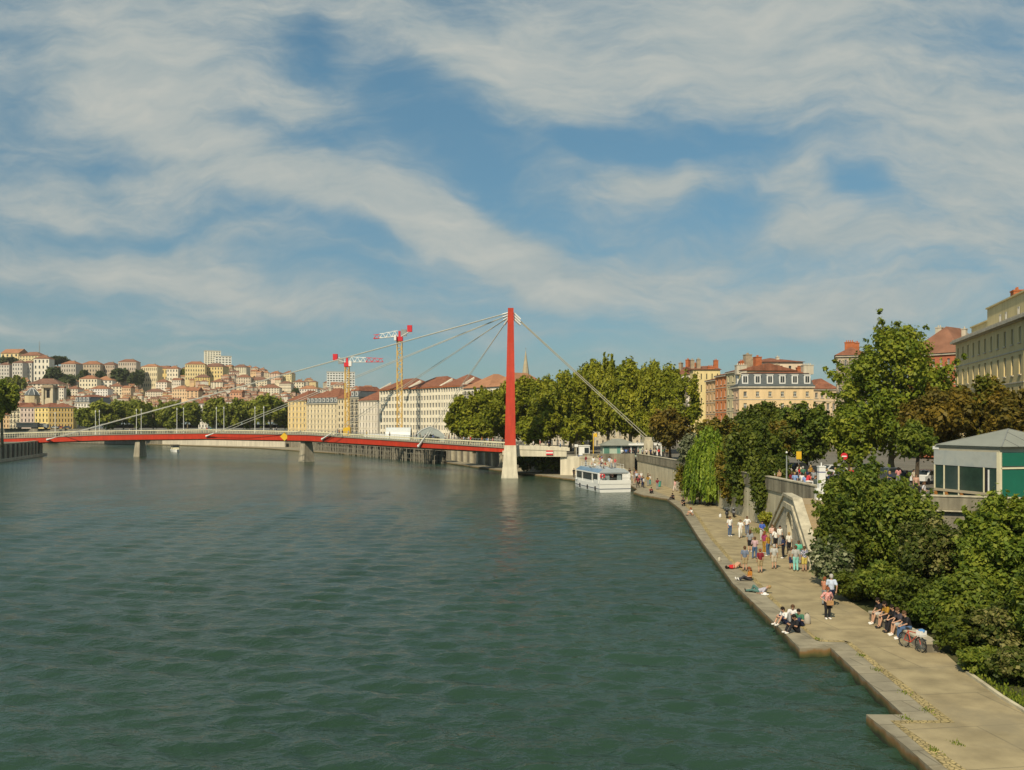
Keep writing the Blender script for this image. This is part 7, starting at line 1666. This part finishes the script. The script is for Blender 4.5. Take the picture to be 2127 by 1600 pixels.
q_=[(1224,988,MAR,'dark red'),(1233,989,RED,'bright red'),(1245,990,(.5,.14,.1),'brick red'),(1250,991,PNK,'pink'),(1256,989,(.4,.1,.08),'rust'),(1264,990,WHI,'white'),(1270,990,NAV,'navy'),(1279,991,(.7,.7,.7),'pure white'),(1285,992,(.66,.64,.6),'ivory'),(1290,993,WHI,'chalk white'),(1293,990,LBL,'pale blue'),(1297,989,(.55,.1,.1),'scarlet'),(1301,993,BEI,'beige'),(1275,993,(.62,.5,.4),'peach')]
ca_,sa_=math.cos(R(13)),math.sin(R(13))
for i,(px,py,c,cn) in enumerate(q_):
    lx=[-1.2,1.1,-.4,.6,1.3,-1.0,.2][i%7]; ly=11.2-i*.68
    person(Vector((16.05+lx*ca_-ly*sa_,138.4+lx*sa_+ly*ca_,WZ+4.16*.86-.02)),rng.choice(['knees','knees','legs','stand']) if i%5 else 'stand',rng.uniform(-70,70),c,rng.choice([JEA,BLK,GRY,BEI,NAV]),'passenger in %s top on the roof deck of the tour boat'%cn,hair=rng.choice('bnnry'),long=rng.random()<.4,group='passengers on the tour boat',simple=True,sc=rng.uniform(.95,1.06))
for k,(x,y,c,cn) in enumerate([(20.3,163,WHI,'white'),(21.2,160,RED,'red'),(22,157,LBL,'light blue'),(20.6,155,BEI,'beige'),(22.6,163,NAV,'navy'),(21.6,151,PNK,'pink'),(23.2,152,BLK,'black'),(20.4,149,GRY,'grey'),(22.3,146,MUS,'mustard'),(21,142,WHI,'chalk white'),(22.6,138.5,MAR,'maroon'),(19.9,166,ORG,'orange')]):
    person(Vector((x,y,QZ)),rng.choice(['stand','talk','hips','walk']),rng.uniform(0,360),c,rng.choice([JEA,BLK,GRY,BEI]),'person in %s top waiting on the landing beside the tour boat'%cn,hair=rng.choice('bnnry'),long=rng.random()<.4,group='people on the boat landing',simple=True)
P(1192,992,'stand',20,BLK,BLK,'person in black standing left of the boat by the abutment',simple=True); P(1201,990,'talk',-20,(.35,.3,.45),GRY,'person in mauve at the bow of the boat by the abutment',simple=True)
for (x,t,sh,lab,c,kd) in [(16.9,.26,(.60,.50,.18),'person in yellow walking down the boat stairs',0,'walk'),(17.6,.34,(.08,.16,.5),'person in blue walking down the boat stairs',0,'walk'),(19.0,.5,(.5,.4,.2),'person in ochre sitting halfway on the boat stairs',0,'bench'),(20.6,.68,(.45,.1,.08),'person in red sitting low on the boat stairs',0,'bench'),(18.3,.42,BEI,'person in beige sitting on the boat stairs behind',0,'bench')]:
    L=9.0; i=int((x-14.6)/L*20); z=QZ+(zup(172)-QZ)*(1-i/20); person(Vector((x,174.6+rng.uniform(-.8,.8),z-(.42 if kd=='bench' else 0)+.02)),kd,85 if kd=='walk' else 20,sh,rng.choice([JEA,BEI,GRY]),lab,group='people on the boat stairs',simple=True)
# passengers standing on the aft deck of the boat
for dx,dy,c,cn,kd in ((-.35,1.2,(.62,.36,.3),'pink','talk'),(1.5,1.6,(.35,.2,.12),'brown','stand'),(-1.1,2.0,WHI,'white','stand')): person(Vector((16.0+dx,138.4+dy,1.71)),kd,rng.uniform(-30,30),c,BLK,'passenger in %s top on the stern deck of the tour boat'%cn,simple=True,group='passengers on the tour boat')
# --- on the upper promenade
up=[(1613,86,'stand',40,WHI,BLK,'person in white top at the left end of the near parapet'),(1619,88,'talk',-60,(.38,.24,.13),KHA,'person in tan beside the parapet by the teal bin'),(1651,83,'walk',170,(.2,.3,.5),JEA,'person in blue tee and jeans strolling on the promenade'),(1645,84,'walk',160,MAR,(.1,.1,.12),'person in maroon strolling left of the blue tee'),(1673,81,'walk',175,(.25,.35,.62),JEA,'person with blue and yellow backpack on the promenade'),(1666,83,'talk',150,(.66,.62,.58),GRY,'person in pale top beside the blue backpack'),(1694,78.2,'stand',10,(.08,.1,.1),(.07,.09,.09),'person in dark grey standing by the information column'),(1903,80,'stand',-20,(.5,.3,.22),BLK,'person in peach by the small tree left of the kiosk'),(1919,70.5,'hips',60,(.5,.48,.5),NAV,'person in striped grey top at the parapet corner left of the kiosk'),(1632,92,'stand',80,NAV,BLK,'person in navy further back under the promenade trees'),(1746,80,'walk',-80,(.3,.34,.42),GRY,'person in grey blue seen over the dense shrub'),(1660,95,'walk',90,RED,JEA,'person in red far back under the promenade trees'),(1718,90,'stand',0,(.62,.6,.58),BLK,'person in white behind the information column')]
for px,Y,kd,rot,sh,pa,lab in up:
  if xpix(px,Y)<26.5: Y=26.5*F/(px-CX)
  person(Vector((xpix(px,Y),Y,zup(Y)+.01)),kd,rot,sh,pa,lab,hair=rng.choice('bnny'),long=rng.random()<.4,group='people on the upper promenade',sm=None)
more=[(1610,93,'black'),(1622,97,'orange'),(1630,90,'pink'),(1638,99,'white'),(1643,92,'sky blue'),(1655,88,'black'),(1660,101,'cream'),(1668,94,'green'),(1680,90,'navy'),(1684,99,'mustard'),(1690,87,'grey'),(1722,84,'dark blue'),(1735,93,'white'),(1752,86,'tan'),(1768,92,'red'),(1790,88,'grey'),(1822,90,'white'),(1848,84,'navy'),(1866,92,'pink'),(1884,86,'black'),(1898,90,'beige')]
CW2={'black':BLK,'orange':ORG,'pink':PNK,'white':WHI,'sky blue':LBL,'cream':(.6,.55,.42),'green':GRN,'navy':NAV,'mustard':MUS,'grey':GRY,'dark blue':(.04,.07,.2),'tan':KHA,'red':RED,'beige':BEI}
for px,Y,cn in more:
    if xpix(px,Y)<26.6: Y=26.6*F/(px-CX)
    wv='left of the information column' if px<1700 else 'right of the information column' if px<1800 else 'under the chestnuts near the kiosk'
    lab='person in %s walking on the promenade %s'%(cn,wv)
    if lab in LABELS: lab='second '+lab
    person(Vector((xpix(px,Y),Y,zup(Y)+.01)),rng.choice(['walk','stand','talk']),rng.uniform(0,360),CW2[cn],rng.choice([JEA,BLK,GRY,NAV]),lab,hair=rng.choice('bnnyg'),long=rng.random()<.4,group='people on the upper promenade',simple=True,sc=rng.uniform(.95,1.05))
person(Vector((25.85,78.0,zup(78)+1.1-.42)),'bench',95,(.60,.06,.07),(.62,.6,.58),'person in bright red top sitting on the near parapet',hair='b')
# cafe guests by the far kiosk
for i in range(12):
    px=1292+i*8.5; Y=178.4+rng.uniform(0,1.6); c,cn=[(WHI,'white'),((.1,.2,.5),'blue'),(MAR,'maroon'),(BLK,'black'),((.5,.3,.2),'tan'),(GRY,'grey'),((.6,.5,.45),'pale pink'),(NAV,'navy'),(BEI,'beige'),(RED,'red'),(GRN,'green'),(MUS,'mustard')][i]
    person(Vector((xpix(px,Y),Y,zup(Y)+.01)),rng.choice(['stand','talk','hips']),rng.uniform(0,360),c,BLK,'cafe guest in %s at the parapet before the far kiosk'%cn,hair=rng.choice('bnny'),group='guests before the far kiosk',simple=True)
# --- on the footbridge
wl=[(164,'white'),(262,'white'),(268,'dark'),(408,'beige'),(424,'red'),(432,'teal'),(553,'white'),(563,'navy'),(683,'grey'),(696,'orange'),(704,'black'),(716,'pale blue'),(748,'yellow'),(790,'dark'),(842,'black'),(850,'green'),(868,'maroon'),(884,'blue'),(906,'white'),(914,'brown'),(922,'grey'),(940,'black'),(952,'pale blue'),(962,'red'),(970,'white'),(986,'orange'),(998,'blue'),(1006,'white'),(1019,'pink'),(1034,'navy'),(1042,'black'),(1108,'white'),(1122,'pink'),(1140,'navy'),(1164,'white')]
CW={'white':WHI,'dark':BLK,'beige':BEI,'red':RED,'teal':(.05,.3,.3),'navy':NAV,'grey':GRY,'orange':(.6,.22,.05),'black':BLK,'pale blue':LBL,'yellow':(.6,.45,.1),'green':GRN,'maroon':MAR,'blue':(.1,.2,.5),'brown':(.2,.12,.07),'pink':PNK}
wh=lambda px:'left of the first pier' if px<200 else 'over the first pier' if px<330 else 'between the two piers' if px<520 else 'near the yellow diamond' if px<640 else 'over the scaffolding' if px<800 else 'before the gabled tent' if px<930 else 'near the red mast' if px<1060 else 'right of the mast'
cu={}
for px,cn in wl:
    if px<1060:
        pr=on_deck(px); q=pr[0]-pr[1]*rng.uniform(.9,2.6); z=pr[2]+.22
    else: q=Vector((xpix(px,178),178,0)); z=6.0
    lab='person in %s on the footbridge %s'%(cn,wh(px)); cu[lab]=cu.get(lab,0)+1
    if cu[lab]>1: lab='another '+lab+', further right'
    person(Vector((q.x,q.y,z)),rng.choice(['walk','stand','talk']),rng.choice([90,-90])+rng.uniform(-25,25),CW[cn],rng.choice([JEA,BLK,GRY,BEI]),lab,hair=rng.choice('bnnyg'),long=rng.random()<.4,group='people crossing the footbridge',simple=True,sc=rng.uniform(.95,1.05))
# --- labels: report any that are shared, and keep them to sixteen words
for l,os_ in LABELS.items():
    if len(os_)>1: print('SHARED', l, [o.name for o in os_])
    if len(l.split())>16: print('LONG',l)
# ================================================================== thin warm air over the whole scene
m,nt,out=new_mat('haze_air'); v=nt.nodes.new('ShaderNodeVolumePrincipled'); v.inputs['Color'].default_value=(.90,.90,.86,1); v.inputs['Density'].default_value=.0001; v.inputs['Anisotropy'].default_value=.25
nt.links.new(v.outputs[0],out.inputs['Volume'])
mb=MB(); mb.box(-1490,-59,-6,895,1590,140); o=mb.build('haze',m); o['kind']='stuff'
